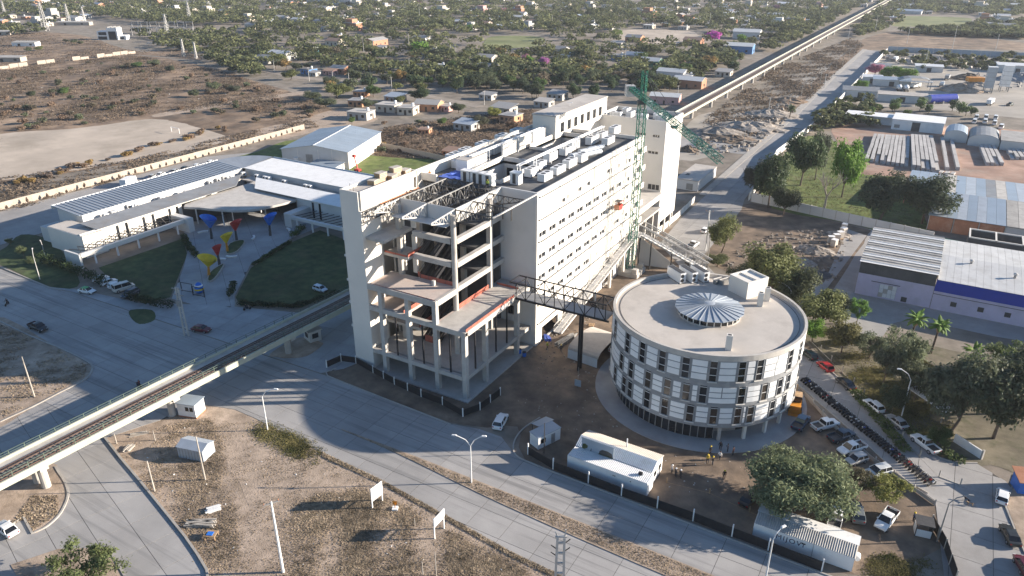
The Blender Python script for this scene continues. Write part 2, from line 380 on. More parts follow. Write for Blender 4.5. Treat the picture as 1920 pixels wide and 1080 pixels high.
# ================================================================== the setting
rnd = random.Random(7)
struct('ground', MB().sheet([(-2600,-450),(1500,-450),(1500,2700),(-2600,2700)], 0.0), 'ground')
def patch(name, pts, m, z, n=5, px=True, jit=0.0):
    p = GP(pts) if px else pts
    p = smoothline(p, n, True)
    if jit:
        r = random.Random(len(name)*7+n); p = [(x+r.uniform(-jit, jit), y+r.uniform(-jit, jit)) for x, y in p]
    return struct(name, MB().sheet(p, z), m)
patch('scrubland', [(0,345),(-120,330),(-160,120),(0,128),(250,104),(400,128),(470,150),(655,218),(560,247),(420,272)], 'scrub_soil', 0.02, 6, jit=2.0)
patch('waste_ground', [(-40,132),(-40,66),(60,60),(150,66),(250,96),(330,92),(380,112),(250,103),(120,118)], 'scrub_soil', 0.016, 5, jit=1.5)
patch('playing_field', [(-30,258),(150,240),(272,224),(330,228),(372,240),(430,262),(300,292),(150,318),(0,338),(-60,330)], 'field_soil', 0.05, 8, jit=0.6)
patch('footpath', [(300,212),(420,192),(560,172),(655,160),(658,165),(560,178),(420,199),(300,219)], 'sand_path', 0.045, 5, jit=0.5)
patch('clearing', [(430,258),(560,225),(640,205),(700,215),(690,232),(600,245),(520,262)], 'sand_path', 0.04, 6, jit=1.0)
patch('scrub_yard', [(700,290),(720,240),(850,225),(1000,205),(1010,235),(830,300)], 'scrub_soil', 0.03, 6, jit=1.0)
patch('dump_ground', [(1275,300),(1310,215),(1470,205),(1500,150),(1600,95),(1570,160),(1480,240),(1440,262)], 'yard_pale', 0.02, 5, jit=1.0)
patch('embankment', [(1480,205),(1560,120),(1625,78),(1640,90),(1560,165),(1490,225)], 'scrub_soil', 0.026, 5, jit=1.5)
patch('sports_ground', [(1162,72),(1175,56),(1285,58),(1310,66),(1330,80),(1200,80)], 'field_soil', 0.05, 6, jit=1.0)
patch('club_pitch', [(912,93),(920,69),(1012,69),(1016,84),(965,90)], 'sports_grass', 0.05, 5)
patch('football_pitch', [(1672,48),(1690,31),(1808,33),(1822,40),(1815,50),(1740,50)], 'sports_grass', 0.05, 5)
patch('waste_ground', [(1600,80),(1700,58),(1920,80),(1990,95),(1800,92),(1660,95)], 'scrub_soil', 0.028, 5, jit=1.5)
patch('depot_yard', [(1650,100),(1920,105),(2100,130),(2100,230),(1920,222),(1700,200),(1570,195)], 'yard_pale', 0.036, 5)
patch('block_yard', [(1590,232),(1930,245),(2050,260),(2050,345),(1900,345),(1690,332),(1580,318),(1570,270)], 'yard_red', 0.05, 6)
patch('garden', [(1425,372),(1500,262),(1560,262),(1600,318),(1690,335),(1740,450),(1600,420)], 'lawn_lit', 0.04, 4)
patch('rubble_lot', [(1330,425),(1410,382),(1600,425),(1625,440),(1560,545),(1480,520),(1345,500)], 'site_soil', 0.03, 5, jit=0.8)
patch('shed_yard', [(1555,545),(1625,445),(1660,430),(1960,520),(2080,640),(1920,640),(1700,600),(1640,640),(1560,600)], 'side_road', 0.025, 4)
patch('verge', [(1512,640),(1560,620),(1700,640),(1920,700),(2050,900),(1880,870),(1760,860)], 'verge_soil', 0.04, 5, jit=0.5)
patch('gate_yard', [(1800,700),(1960,700),(2080,800),(2040,930),(1900,885),(1835,868),(1780,850)], 'verge_soil', 0.033, 4, jit=0.4)
patch('building_site', [(612,702),(668,640),(700,560),(1000,500),(1290,420),(1345,440),(1300,500),(1520,650),(1490,720),(1560,790),(1740,925),(1790,990),(1760,1030),(1620,1080),(1440,1030),(1167,930),(985,862),(970,800),(860,795)], 'site_soil', 0.015, 3)
patch('vacant_lot', [(200,822),(300,786),(390,757),(480,782),(600,848),(715,902),(830,965),(960,1040),(1060,1090),(1300,1230),(500,1300),(392,1085),(347,1007),(262,902)], 'dry_lot', 0.012, 3)
patch('worn_path', [(600,862),(720,912),(830,975),(960,1050),(1040,1092),(1020,1092),(940,1050),(820,985),(710,925),(600,875),(480,830),(470,820)], 'sand_path', 0.024, 4, jit=0.15)
patch('bare_soil', [(440,795),(520,830),(560,880),(590,905),(520,930),(480,1020),(440,1040),(470,960),(430,880),(395,830)], 'sand_path', 0.022, 5, jit=0.4)
patch('corner_lot', [(-20,595),(107,652),(165,682),(173,690),(160,712),(60,765),(-20,805),(-120,760)], 'dry_lot', 0.09, 4)
patch('garden_lot', [(100,455),(40,440),(0,470),(-80,480),(0,497),(92,537),(150,530)], 'lawn', 0.045, 4)

# ---- streets: a dark bed with cast concrete slabs on it
def street(name, poly, bedm='joint', z=0.02): return struct(name, MB().sheet(poly, z), bedm)
ave = [(-330,-37),(-126,-37.2),(-118,-36),(-33.5,-33.4),(-32,-33.3),(0.7,-34.3),(6,-33),(11,-33),(16.3,-36.6),(24,-37.1),(60,-37.6),(260,-37.8),(260,-58.5),(34.7,-57.5),(13.7,-55.5),(0,-54.1),(-14.5,-53.2),
       (-32.6,-51.8),(-38.6,-51.7),(-44.5,-53.5),(-48.2,-61.9),(-51.7,-70.2),(-74,-70.2),(-74.3,-59.9),(-76,-57.4),(-80,-55.6),(-93,-55.1),(-117,-54.8),(-330,-54.8)]
o = street('avenue', ave)
view = [(-160,-30),(110,-30),(110,-75),(-160,-75)]
avc = [p for p in ave]
for nx, ny, d in ((1,0,100),(-1,0,165)): avc = clip(avc, nx, ny, d)
slabs('road_slab', avc, 0.0, 6.0, 4.55, 'road', o, z0=0.0, z1=0.06, off=(0,-37.2))
br = [(-74,-70.2),(-51.7,-70.2),(-35.6,-74.7),(-17.7,-79.3),(-8.2,-82.7),(6,-90),(6,-120),(-74,-120)]
o = street('cross_street', br)
slabs('road_slab', br, R(-15.2), 6.4, 4.9, 'road', o, z0=0.0, z1=0.058, off=(1.5,2.0))
fc = [(-126.3,-36.9),(-118,-35.7),(-33.8,-33.1),(-31,-30),(-29.5,-25),(-33,-20),(-40,0),(-50,2),(-58,-14.5),(-80,-22),(-97,-31),(-118,-34)]
o = struct('forecourt', MB().sheet(fc, 0.03), 'joint')
slabs('paving_slab', fc, R(8), 5.2, 5.2, 'plaza', o, z0=0.0, z1=0.07)
pl = GP([(365,572),(322,560),(345,500),(352,470),(345,440),(352,395),(560,372),(600,425),(540,450),(470,495),(440,555),(440,575)])
o = struct('plaza', MB().sheet(pl, 0.03), 'joint')
slabs('paving_slab', pl, R(-35), 5.5, 5.5, 'plaza', o, z0=0.0, z1=0.072)
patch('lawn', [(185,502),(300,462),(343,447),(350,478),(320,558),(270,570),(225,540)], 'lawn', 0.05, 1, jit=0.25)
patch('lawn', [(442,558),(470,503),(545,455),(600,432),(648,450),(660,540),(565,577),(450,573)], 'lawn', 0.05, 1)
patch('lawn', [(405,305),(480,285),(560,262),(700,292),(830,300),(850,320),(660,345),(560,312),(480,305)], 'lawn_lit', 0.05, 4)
struct('car_park', MB().sheet([(-203,-60),(-203,75),(-188,95),(-170,95),(-166,55),(-170,-15),(-172,-60)], 0.035), 'side_road')
right_road = [(-0.5,128),(-0.5,300),(-3.5,430),(-5,620),(9,612),(11,370),(11,280),(8.5,200),(13,132),(15,120),(16.5,70),(30,52),(51,36),(53,29.6),(64.8,16.2),(75.4,5.7),(80.9,0.7),(86.8,2.4),(91,-0.5),(105,-30),(105,-37.7),(84,-37.7),(81,-12),(76.5,-8.6),(66.7,1.6),(53.7,14.4),(40,27),(12.5,62),(2,75),(0,100)]
o = street('side_street', right_road)
sl2 = right_road
for nx, ny, d in ((0,1,260),): sl2 = clip(sl2, nx, ny, d)
slabs('road_slab', [p for p in right_road if p[1] > 60][:0] or sl2, R(0), 5.6, 6.0, 'side_road', o, z0=0.0, z1=0.055, off=(-0.5,0))
o = struct('far_street', MB().sheet([(-0.5,261),(-3.5,430),(-5,618),(8.8,610),(10.8,370),(11,281),(10.8,261)], 0.05), 'side_road')
struct('link_street', MB().sheet([(-0.6,196),(-0.6,227),(-16,221),(-46,207),(-46,190),(-28,196)], 0.045), 'side_road')
struct('pavement', MB().prism([(-0.6,130),(-3,130),(-4.5,300),(-7,430),(-8.5,620),(-5.1,620),(-3.6,430),(-0.6,300)], 0, 0.14), 'kerb')
struct('yard_lane', MB().sheet(GP([(1345,575),(1540,555),(1625,442),(1590,430),(1545,530),(1480,540)]), 0.05), 'side_road')

# median strips and kerbs
med = smoothline([(-16,-46.2),(-8,-45.9),(1,-45.7),(20,-45.7),(54,-46.0),(110,-46.4),(110,-49.8),(54,-49.6),(22,-48.6),(1,-46.9),(-8,-46.4)], 4, True)
mo = struct('median', MB().prism(med, 0.0, 0.16), 'dry_lot')
struct('kerb', ribbon([(-32.2,-30),(-33.0,-32.3),(-31.6,-33.3),(-15,-34.0),(0.7,-34.5)], 0.25, 0.0, 0.20), 'kerb')
patch('building_verge', [(-32,-31),(-31,-32.8),(-15,-33.5),(0.5,-34.0),(2,-31),(0,-28.5),(-14,-28.2),(-27,-27.6)], 'site_soil', 0.10, 3, px=False)
struct('kerb', ribbon(smoothline([(14.2,-24),(13.2,-29),(13.9,-33.5),(16.1,-36.4),(20,-36.95),(24.3,-37.1)], 4)+[(60,-37.6),(105,-37.7)], 0.25, 0.0, 0.20), 'kerb')
struct('kerb', ribbon(smoothline(GP([(0,603),(60,632),(107,651),(150,671),(170,683),(173,693),(160,712),(110,738),(60,764),(0,792)]), 3), 0.35, 0.0, 0.22), 'kerb')
struct('kerb', ribbon(GP([(197,822),(228,862),(262,902),(305,955),(347,1007),(370,1040),(388,1070),(392,1100)]), 0.35, 0.0, 0.30), 'kerb')
isl = smoothline(GP([(100,870),(109,885),(122,905),(128,927),(122,948),(110,968),(88,988),(61,1001),(52,985),(44,970),(0,990),(-60,940),(40,880)]), 3, True)
struct('traffic_island', MB().prism(isl, 0.0, 0.14), 'dry_lot')
struct('kerb', ribbon(smoothline(GP([(104,876),(109,885),(122,905),(128,927),(122,948),(110,968),(88,988),(61,1001)]), 4)+GP([(44,970),(22,985)]), 0.32, 0.0, 0.24), 'kerb')
struct('kerb', ribbon(GP([(200,1026),(218,1052),(236,1085)]), 0.3, 0.0, 0.22), 'kerb')
struct('tree_island', MB().prism(GP([(202,1028),(240,1100),(60,1130),(20,1060),(110,1030)]), 0.0, 0.12), 'dry_lot')
struct('kerb', ribbon([(-152,-36.4),(-126.5,-37.3),(-122,-36.8)], 0.3, 0, 0.2), 'kerb')
struct('kerb', ribbon([(52.9,29.8),(64.9,16.4),(75.5,5.9),(80.9,0.9)], 0.25, 0, 0.2), 'kerb')
struct('kerb', ribbon(smoothline([(80.9,0.9),(83.5,0.9),(86.8,2.6)], 3), 0.25, 0, 0.2), 'kerb')
struct('kerb', ribbon([(53.6,14.2),(66.6,1.4),(76.4,-8.8),(79.9,-10.6)], 0.25, 0, 0.2), 'kerb')
struct('kerb', ribbon(GP([(1905,890),(1885,950),(1905,1000),(1940,1080)]), 0.25, 0, 0.2), 'kerb')
struct('garden_verge', MB().prism(GP([(1907,890),(1888,950),(1908,1000),(1945,1080),(2060,1080),(2010,900)]), 0, 0.12), 'dry_lot')
pier_isl = smoothline(GP([(507,664),(560,634),(600,642),(604,648),(575,668),(540,672),(520,670)]), 4, True)
struct('traffic_island', MB().prism(pier_isl, 0, 0.16), 'dry_lot')
gi = smoothline(GP([(245,582),(285,582),(290,600),(262,608),(245,595)]), 3, True)
struct('traffic_island', MB().prism(gi, 0, 0.14), 'lawn')
# ================================================================== lattice helpers
def truss(mb, p, q, d0, d1, n, c=0.16, b=0.09):
    """flat truss hanging below the top chord p-q, depth d0 at p and d1 at q"""
    p = Vector(p); q = Vector(q); Z = Vector((0,0,1))
    mb.beam(p, q, c, c); mb.beam(p-Z*d0, q-Z*d1, c, c)
    for i in range(n+1):
        t = i/n; a = p.lerp(q, t); dd = d0+(d1-d0)*t
        if dd > 0.2: mb.beam(a, a-Z*dd, b, b)
        if i < n:
            t2 = (i+1)/n; a2 = p.lerp(q, t2); dd2 = d0+(d1-d0)*t2
            if i % 2: mb.beam(a, a2-Z*dd2, b, b)
            else: mb.beam(a-Z*dd, a2, b, b)
    return mb
def lattice(mb, p, q, w, n, c=0.14, b=0.07, h=None):
    """square lattice girder or mast from p to q"""
    p = Vector(p); q = Vector(q); d = (q-p).normalized(); h = h or w
    up = Vector((0,0,1)) if abs(d.z) < 0.9 else Vector((0,1,0))
    a = d.cross(up).normalized()*(w/2); e = a.cross(d).normalized()*(h/2)
    cor = [-a-e, a-e, a+e, -a+e]
    for k in cor: mb.beam(p+k, q+k, c, c)
    for i in range(n):
        s0 = p.lerp(q, i/n); s1 = p.lerp(q, (i+1)/n)
        for k in range(4):
            c0, c1 = cor[k], cor[(k+1)%4]
            mb.beam(s0+c0, s0+c1, b, b)
            if (i+k) % 2: mb.beam(s0+c0, s1+c1, b, b)
            else: mb.beam(s0+c1, s1+c0, b, b)
    return mb

# ================================================================== hospital under construction
H0 = thing('hospital_building', 'large white hospital block under construction with an open concrete frame end', 'building')
def hp(name, mb, m, parent=None, **k): return mb.build(name, m, parent or H0, **k)
# --- long facade with its window openings
wins = []
for fl, sill in enumerate((25.72, 20.72, 15.72)):
    for k in range(10):
        if fl == 2 and k in (8,): continue
        wins.append((0.75+4.62*k, sill, 3.3, 1.25, 3))
for y, z, wd in ((11.2,30.6,1.9),(13.9,30.8,0.8),(19.5,30.9,1.9),(24.0,31.0,2.2),(35.5,31.2,2.2),(38.4,31.0,0.8),(43.0,31.0,0.9)): wins.append((y, z, wd, 1.1, 2))
for k in range(6): wins.append((0.9+4.62*k, 10.72, 3.2, 1.25, 3))
for y, z in ((31.2,16.9),(36.0,16.6),(40.8,11.9),(46.8,11.8),(13.6,6.0),(20.0,6.0),(26.5,10.8),(31.8,10.9)): wins.append((y, z, 0.75, 1.1, 1))
wins.append((37.6, 6.5, 3.6, 1.2, 1))
for y, z in ((49.6,30.7),(49.6,25.7),(49.6,20.7),(49.6,15.7),(54.0,25.7),(54.0,20.7),(54.0,30.7)): wins.append((y, z, 1.7, 1.2, 2))
base_open = [(3.0,11.0,0.2,3.6),(13.5,22.0,0.2,3.8),(25.0,33.5,0.2,3.8),(37.0,44.0,0.2,3.8)]
holes = [(y, y+wd, z, z+h) for y, z, wd, h, n in wins]+base_open
hp('facade_wall', wall_holes(MB(), 'x', 0.0, -0.45, 0.0, 60.0, 0.0, 36.1, holes), 'plaster')
pane_cache = {}
for y, z, wd, h, n in wins:
    wn = thing('window', '', ''); del wn['label']; del wn['category']
    wn.parent = H0; wn.location = (-0.26, y, z)
    key = (wd, h, n)
    if key not in pane_cache:
        fr = MB(); pn = MB(); t = 0.07
        fr.box(0,0.08,0,wd,0,t); fr.box(0,0.08,0,wd,h-t,h); fr.box(0,0.08,0,t,t,h-t); fr.box(0,0.08,wd-t,wd,t,h-t)
        cuts = [0.0, wd*0.16, wd*0.55, wd] if n == 3 else ([0, wd*0.45, wd] if n == 2 else [0, wd])
        for cc in cuts[1:-1]: fr.box(0.001,0.081,cc-0.06,cc+0.06,t,h-t)
        pn.box(-0.04,0.0,t,wd-t,t,h-t)
        sill = MB().box(0.18,0.42,-0.1,wd+0.1,-0.12,-0.005)
        pane_cache[key] = (fr.mesh('frame','white'), pn.mesh('pane','glass_dark'), sill.mesh('sill','white'))
    for nm, me in zip(('frame','pane','sill'), pane_cache[key]): obj(nm, me, wn)
for z in (35.0, 30.0, 25.0, 20.0, 15.0, 10.0, 5.4):
    mb = MB().box(0.003, 0.22, 1.5 if z < 34 else 0.7, 58.5, z-0.10, z+0.04)
    lg = hp('ledge', mb, 'plaster_grey')
    br_ = MB().add([(0.002,0,0),(0.45,0,0.02),(0.45,0.12,0.02),(0.002,0.12,0),(0.002,0,0.4),(0.002,0.12,0.4)], [(0,1,4),(3,5,2),(0,3,2,1),(1,2,5,4)]).mesh('bracket','dark_steel')
    for k in range(7):
        if 0.6+9.2*k < 58: obj('bracket', br_, lg, (0, 0.6+9.2*k, z-0.12))
    for k in range(1): 
        obj('guard_rail', MB().beam((0.42, 1.0, z+0.02), (0.42, 57.5, z+0.02), 0.11).mesh('guard_rail','dark_steel'), lg)
for y in (27.7, 37.0):
    hp('drain_pipe', MB().tube((0.30,y,1.0),(0.30,y,35.2),0.14,n=8), 'plaster_grey')
hp('front_wall', wall_holes(MB(), 'y', 0.0, 0.4, -9.0, -0.45, 0.0, 36.1, [(-7.4,-5.2,6.6,8.9),(-4.6,-4.0,32.9,33.7)]), 'plaster_grey')
for k in range(3): hp('pane', MB().box(-7.3+0.75*k,-6.75+0.75*k,0.2,0.25,6.7,8.8), 'glass_dark')
# --- other outer walls, roof deck and parapets
hp('side_wall', MB().box(-30.0,-29.6,-7.4,80.0,0,37.3), 'plaster')
hp('rear_wall', MB().box(-29.6,-0.45,59.6,60.0,0,35.6), 'plaster')
courts = [(-21.9,-12.6,6.0,22.7), (-21.9,-15.6,36.5,53.8)]
rd = MB()
ys = sorted({0.4,59.6,6.0,22.7,36.5,53.8})
for a, b_ in zip(ys[:-1], ys[1:]):
    m_ = (a+b_)/2; seg = [(-29.6,-0.45)]
    for c in courts:
        if c[2] < m_ < c[3]: seg = [(-29.6,c[0]),(c[1],-0.45)]
    for s_ in seg: rd.box(s_[0],s_[1],a,b_,34.2,34.75)
hp('roof_deck', rd, 'roof_deck')
for c in courts:
    cw = hp('courtyard_wall', MB().box(c[0]-0.3,c[0],c[2]-0.3,c[3]+0.3,14,36.0), 'plaster')
    hp('courtyard_wall', MB().box(c[1],c[1]+0.3,c[2]-0.3,c[3]+0.3,14,35.6), 'plaster')
    hp('courtyard_wall', MB().box(c[0],c[1],c[3],c[3]+0.3,14,35.8), 'plaster_grey')  # far court wall in shadow, greyed in its colour
    hp('courtyard_wall', MB().box(c[0],c[1],c[2]-0.3,c[2],14,35.4), 'plaster')
    hp('courtyard_floor', MB().box(c[0],c[1],c[2],c[3],13.5,14), 'dark_or_shaded_concrete')
    for k in range(3): hp('pane', MB().box(c[0]+1.0+2.6*k,c[0]+2.8+2.6*k if c[0]+2.8+2.6*k < c[1] else c[1]-0.2,c[3]-0.05,c[3]-0.003,30.2,33.2), 'glass_dark')
hp('parapet', MB().box(-29.59,-25.3,-0.4,0.0,34.75,36.4), 'plaster')
# --- rear volumes
rb = hp('plant_room', MB().box(-28.3,-21.2,49.0,83.0,34.75,40.7), 'plaster')
hp('roof', MB().box(-28.5,-21.0,48.8,83.2,40.7,41.0), 'roof_pale', rb)
for k in range(7):
    hp('vent_opening', MB().box(-21.19,-21.12,52.0+4.2*k,54.0+4.2*k,36.0,38.6), 'glass_dark', rb)
hp('antenna_frame', MB().beam((-24,63,41),(-24,63,42.0),0.08).box(-24.8,-23.2,62.9,63.1,42.0,42.08), 'white_metal', rb)
th = [(-19.0,-16.7,31.45,32.0),(-9.7,-6.9,31.2,31.9),(-4.66,-2.65,31.05,31.75),(-5.75,-2.7,26.0,26.8),(-5.0,-1.45,15.05,16.7),(-9.5,-6.5,26.0,26.8),(-9.5,-6.5,21.0,21.8)]
hp('tower_wall', wall_holes(MB(), 'y', 80.0, 0.4, -22.5, -0.8, 0.0, 36.0, th), 'plaster_grey')  # tower front in shade, coloured greyer than its other walls
hp('tower_wall', MB().box(-1.2,-0.8,80.4,95.0,4.5,36.0), 'plaster')
hp('tower_wall', MB().box(-22.5,-22.1,60.0,95.0,0.0,36.0), 'plaster')
hp('tower_wall', MB().box(-22.1,-1.2,94.6,95.0,0.0,36.0), 'plaster')
hp('tower_roof', MB().box(-22.1,-1.2,80.4,94.6,34.4,34.8), 'roof_deck')
for y in (80.9, 86.0, 91.5): hp('pillar', MB().box(-1.25,-0.75,y,y+0.6,0,4.5), 'plaster')
hp('back_panel', MB().box(-6.0,-5.7,80.5,94.5,0,4.5), 'dark_or_shaded_concrete')
for a, b_, z0, z1 in th:
    wn = hp('window', MB().box(a,b_,80.22,80.28,z0,z1), 'glass_dark')
    for k in (1, 2): hp('mullion', MB().box(a+(b_-a)*k/3-0.05,a+(b_-a)*k/3+0.05,80.12,80.218,z0,z1), 'white', wn)
# --- low link between the block and the tower
hp('link_wall', MB().box(-22.1,-0.9,60.0,60.4,0,15), 'plaster_grey')
for z in (14.6, 10.0):
    hp('link_slab', MB().box(-12.0,-0.2,60.003,79.99,z-0.55,z), 'raw_concrete')
hp('link_parapet', MB().box(-0.5,-0.1,59.0,79.98,13.0,14.0), 'plaster')
hp('link_back_wall', MB().box(-12.0,-11.6,60.4,79.9,0,14.0), 'dark_or_shaded_concrete')
for y in (62, 68, 74): hp('pillar', MB().box(-1.2,-0.5,y,y+0.7,0,9.4), 'raw_concrete')
for i in range(5):
    z = 32.2-5*i
    bl = hp('balcony', MB().box(-1.4,1.0,56.8,59.9,z-0.35,z), 'plaster')
    hp('balcony_front', MB().box(0.8,1.0,56.8,59.9,z,z+1.1), 'plaster', bl)

# --- the open frame end: left service core
core = hp('core_wall', MB().box(-30.0,-29.6,-26.0,-7.4,0,39.2), 'plaster')
hp('core_wall', MB().box(-29.6,-25.4,-26.0,-25.6,0,39.2), 'plaster')
hp('core_wall', MB().box(-25.4,-25.0,-26.0,-20.2,0,35.4), 'plaster')
hp('core_wall', MB().box(-25.4,-25.0,-16.6,-1.0,0,29.0), 'plaster')
hp('core_parapet', wall_holes(MB(), 'x', -25.0, -0.4, -25.6, -7.5, 35.5, 39.25, [(-8.9,-8.0,35.6,38.0)]), 'plaster')
hp('core_roof', MB().box(-29.6,-25.4,-25.6,-7.5,38.3,38.7), 'roof_pale')
hp('core_back', MB().box(-29.6,-25.0,-7.8,-7.4,30,39.2), 'plaster')
hp('red_beam', MB().box(-25.0,-24.6,-20.3,-7.5,35.2,35.5), 'brick')
for z in (30.5, 24.7, 19.3, 14.2, 8.6):
    lg = hp('ledge', MB().box(-30.9,-30.003,-25.5,-24.2,z,z+0.45), 'plaster_grey')
    hp('vent', MB().box(-30.93,-30.905,-25.1,-24.6,z+0.1,z+0.35), 'black_metal', lg)
# columns
def column(x, y, z0, z1, s=0.95, m='raw_concrete'): return hp('column', MB().box(x-s/2,x+s/2,y-s/2,y+s/2,z0,z1), m)
for x in (-21.9, -15.1): column(x, -25.6, 0, 19.3)
column(-8.4, -25.6, 0, 19.3); column(-1.75, -25.55, 0, 14.2)
for y in (-18.2, -5.4): column(-1.75, y, 0, 14.2)
for x, y, z in ((-8.5,-18.4,35.4),(-8.5,-5.3,35.0),(-22.2,-18.1,35.2),(-15.3,-5.3,30.0),(-22.2,-5.3,34.0),(-22.2,-11.5,30.0)):
    hp('column', MB().tube((x,y,0),(x,y,z),0.55,n=14) if (x,y) == (-8.5,-18.4) else MB().box(x-0.5,x+0.5,y-0.5,y+0.5,0,z), 'raw_concrete')
# decks
d15 = hp('deck', MB().box(-8.9,-1.2,-26.0,-0.02,14.3,15.0), 'pink_concrete')
hp('upstand', MB().box(-8.9,-8.5,-17.6,-6.0,15.0,15.45), 'raw_concrete', d15)
hp('floor_screed', MB().box(-8.3,-1.9,-25.4,-0.6,15.0,15.02), 'raw_concrete', d15)
d20 = hp('deck', MB().box(-25.0,-7.95,-26.0,-18.0,19.2,20.0), 'raw_concrete')
hp('floor_screed', MB().box(-24.6,-8.5,-25.5,-18.4,20.0,20.02), 'pink_concrete', d20)
hp('plinth', MB().box(-13.2,-12.6,-20.0,-19.4,20.02,21.1), 'raw_concrete', d20)
hp('deck', MB().box(-25.0,-20.3,-25.2,-16.2,29.4,30.0), 'raw_concrete')
hp('deck', MB().box(-24.9,-18.6,-20.2,-15.2,24.4,25.0), 'raw_concrete')
hp('deck', MB().box(-25.0,-16.5,-25.98,-14.0,14.4,15.0), 'pink_concrete')
hp('deck', MB().box(-25.0,-16.0,-21.0,-12.0,9.4,10.0), 'raw_concrete')
hp('deck', MB().box(-25.0,-1.4,-24.6,-0.1,4.5,5.0), 'raw_concrete')
for z in (20.0, 25.0, 30.0):
    hp('inner_floor', MB().box(-25.0,-9.0,-8.5,-0.05,z-0.5,z), 'dark_or_shaded_concrete')
hp('back_wall', MB().box(-25.0,-9.0,-0.5,-0.06,0,33.4), 'dark_or_shaded_concrete')  # shade of the open frame's interior put into the wall colour
hp('side_core', MB().box(-24.6,-24.2,-16.6,-0.6,0,30), 'dark_or_shaded_concrete')
for a, b_ in ((-23.6,-22.4),(-20.5,-19.4)):
    for z in (20.02, 25.0, 30.0): hp('inner_wall', MB().box(a,b_,-16.4,-16.0,z,z+3.4), 'plaster')
# beams
for z in (20.0, 25.2, 30.2):
    hp('beam', MB().box(-9.0,-8.0,-17.9,-5.8,z-0.9,z+0.15), 'raw_concrete')
    hp('beam', MB().box(-9.0,-8.0,-4.8,-0.06,z-0.9,z+0.15), 'raw_concrete')
for z in (25.3, 30.25): hp('beam', MB().box(-18.3,-9.05,-18.9,-17.9,z-0.9,z+0.2), 'raw_concrete')
hp('beam', MB().box(-24.99,-8.9,-26.03,-25.2,14.2,15.25), 'raw_concrete')
hp('beam', MB().box(-24.99,-2.3,-26.02,-25.25,4.2,5.1), 'raw_concrete')
hp('beam', MB().box(-2.2,-1.35,-25.05,-0.1,4.2,5.06), 'raw_concrete')
hp('beam', MB().box(-8.9,-1.2,-26.05,-25.2,14.05,15.12), 'raw_concrete')
hp('beam', MB().box(-1.9,-1.15,-25.0,-0.1,14.05,15.12), 'raw_concrete')
hp('beam', MB().box(-25.02,-7.9,-26.06,-25.4,18.9,20.12), 'raw_concrete')
hp('beam', MB().box(-8.5,-7.88,-25.3,-18.9,18.9,20.12), 'raw_concrete')
for x in (-18.5, -11.8, -5.2): hp('post', MB().box(x-0.14,x+0.14,-25.75,-25.5,5.1,14.1), 'black_metal')
for y in (-21.9, -14.0, -9.6): hp('post', MB().box(-1.9,-1.64,y-0.14,y+0.14,5.06,14.1), 'black_metal')
hp('ground_slab', MB().box(-25.5,-0.4,-27.0,-0.1,0.02,0.28), 'raw_concrete')
# escalators between the floors
for z in (5.0, 10.0, 15.0, 20.0, 25.0):
    for x in (-17.6, -14.6):
        e_ = hp('escalator', MB().beam((x,-17.4,z+0.2),(x,-7.8,z+5.1),1.3,0.7), 'black_metal')
        for s_ in (-0.6, 0.6): hp('handrail', MB().beam((x+s_,-17.6,z+1.2),(x+s_,-7.8,z+6.1),0.06,0.06), 'dark_steel', e_)
# safety netting
def net(p, q, h=1.0):
    mb = MB(); p = Vector(p); q = Vector(q); mb.add([p,q,q+Vector((0,0,h)),p+Vector((0,0,h))], [(0,1,2,3)])
    n = hp('safety_net', mb, 'orange_mesh')
    pm = MB()
    k = max(2, int((q-p).length/2.0))
    for i in range(k+1): a = p.lerp(q, i/k); pm.beam(a, a+Vector((0,0,h+0.1)), 0.06)
    hp('net_post', pm, 'dark_steel', n, kind='stuff')
net((-8.35,-17.6,15.02),(-8.35,-6.2,15.02)); net((-1.35,-25.6,15.13),(-1.35,-7.2,15.13),0.55); net((-17.5,-18.0,20.0),(-9.1,-18.0,20.0),0.9)
net((-18.8,-20.0,25.0),(-18.8,-15.4,25.0),0.9); net((-24.8,-20.1,25.0),(-19.0,-20.1,25.0),0.4); net((-18.6,-17.4,20.02),(-17.4,-18.0,20.02),1.1)
net((-16.6,-25.2,15.0),(-16.6,-14.5,15.0),0.8); net((-24.5,-25.6,20.02),(-8.3,-25.7,20.13),0.18); net((-16.3,-20.8,10.0),(-16.3,-12.5,10.0),1.0)
net((-17.5,-17.6,5.0),(-13.5,-17.6,5.0),1.6); net((-8.0,-3.4,15.02),(-2.6,-3.4,15.02),0.5)
# roof trusses over the frame
for x in (-22.6, -15.8, -9.0):
    hp('roof_truss', truss(MB(), (x,-24.8,35.5), (x,-17.0,36.0), 0.25, 2.7, 6, 0.22, 0.13), 'pale_steel')
    hp('roof_truss', truss(MB(), (x,-16.9,36.0), (x,-0.2,36.0), 2.7, 2.7, 10, 0.22, 0.13), 'pale_steel' if x > -10 else 'grey_steel')
for y in (-17.0, -11.0, -4.9):
    hp('roof_truss', truss(MB(), (-8.85,y,35.95), (-0.3,y,35.95), 2.6, 0.35, 7, 0.20, 0.13), 'dark_steel')
for y in (-11.0, -5.2, -0.25):
    hp('roof_truss', truss(MB(), (-24.5,y,35.9), (-9.2,y,35.9), 2.6, 2.6, 9, 0.20, 0.13), 'dark_steel')
hp('roof_truss', truss(MB(), (-24.7,-25.8,35.3), (-24.7,-17.8,35.3), 2.2, 2.2, 6, 0.2, 0.12), 'dark_steel')
hp('edge_beam', MB().box(-0.30,-0.02,-17.3,-0.01,35.75,36.0), 'pale_steel')
hp('cladding_panel', MB().box(-8.88,-8.75,-16.8,-0.02,33.2,36.12), 'plaster')
hp('cladding_panel', MB().box(-22.4,-9.2,-16.86,-16.74,33.2,36.1), 'plaster_grey')
hp('soffit', MB().box(-22.4,-9.2,-20.0,-16.9,33.1,33.2), 'plaster_grey')
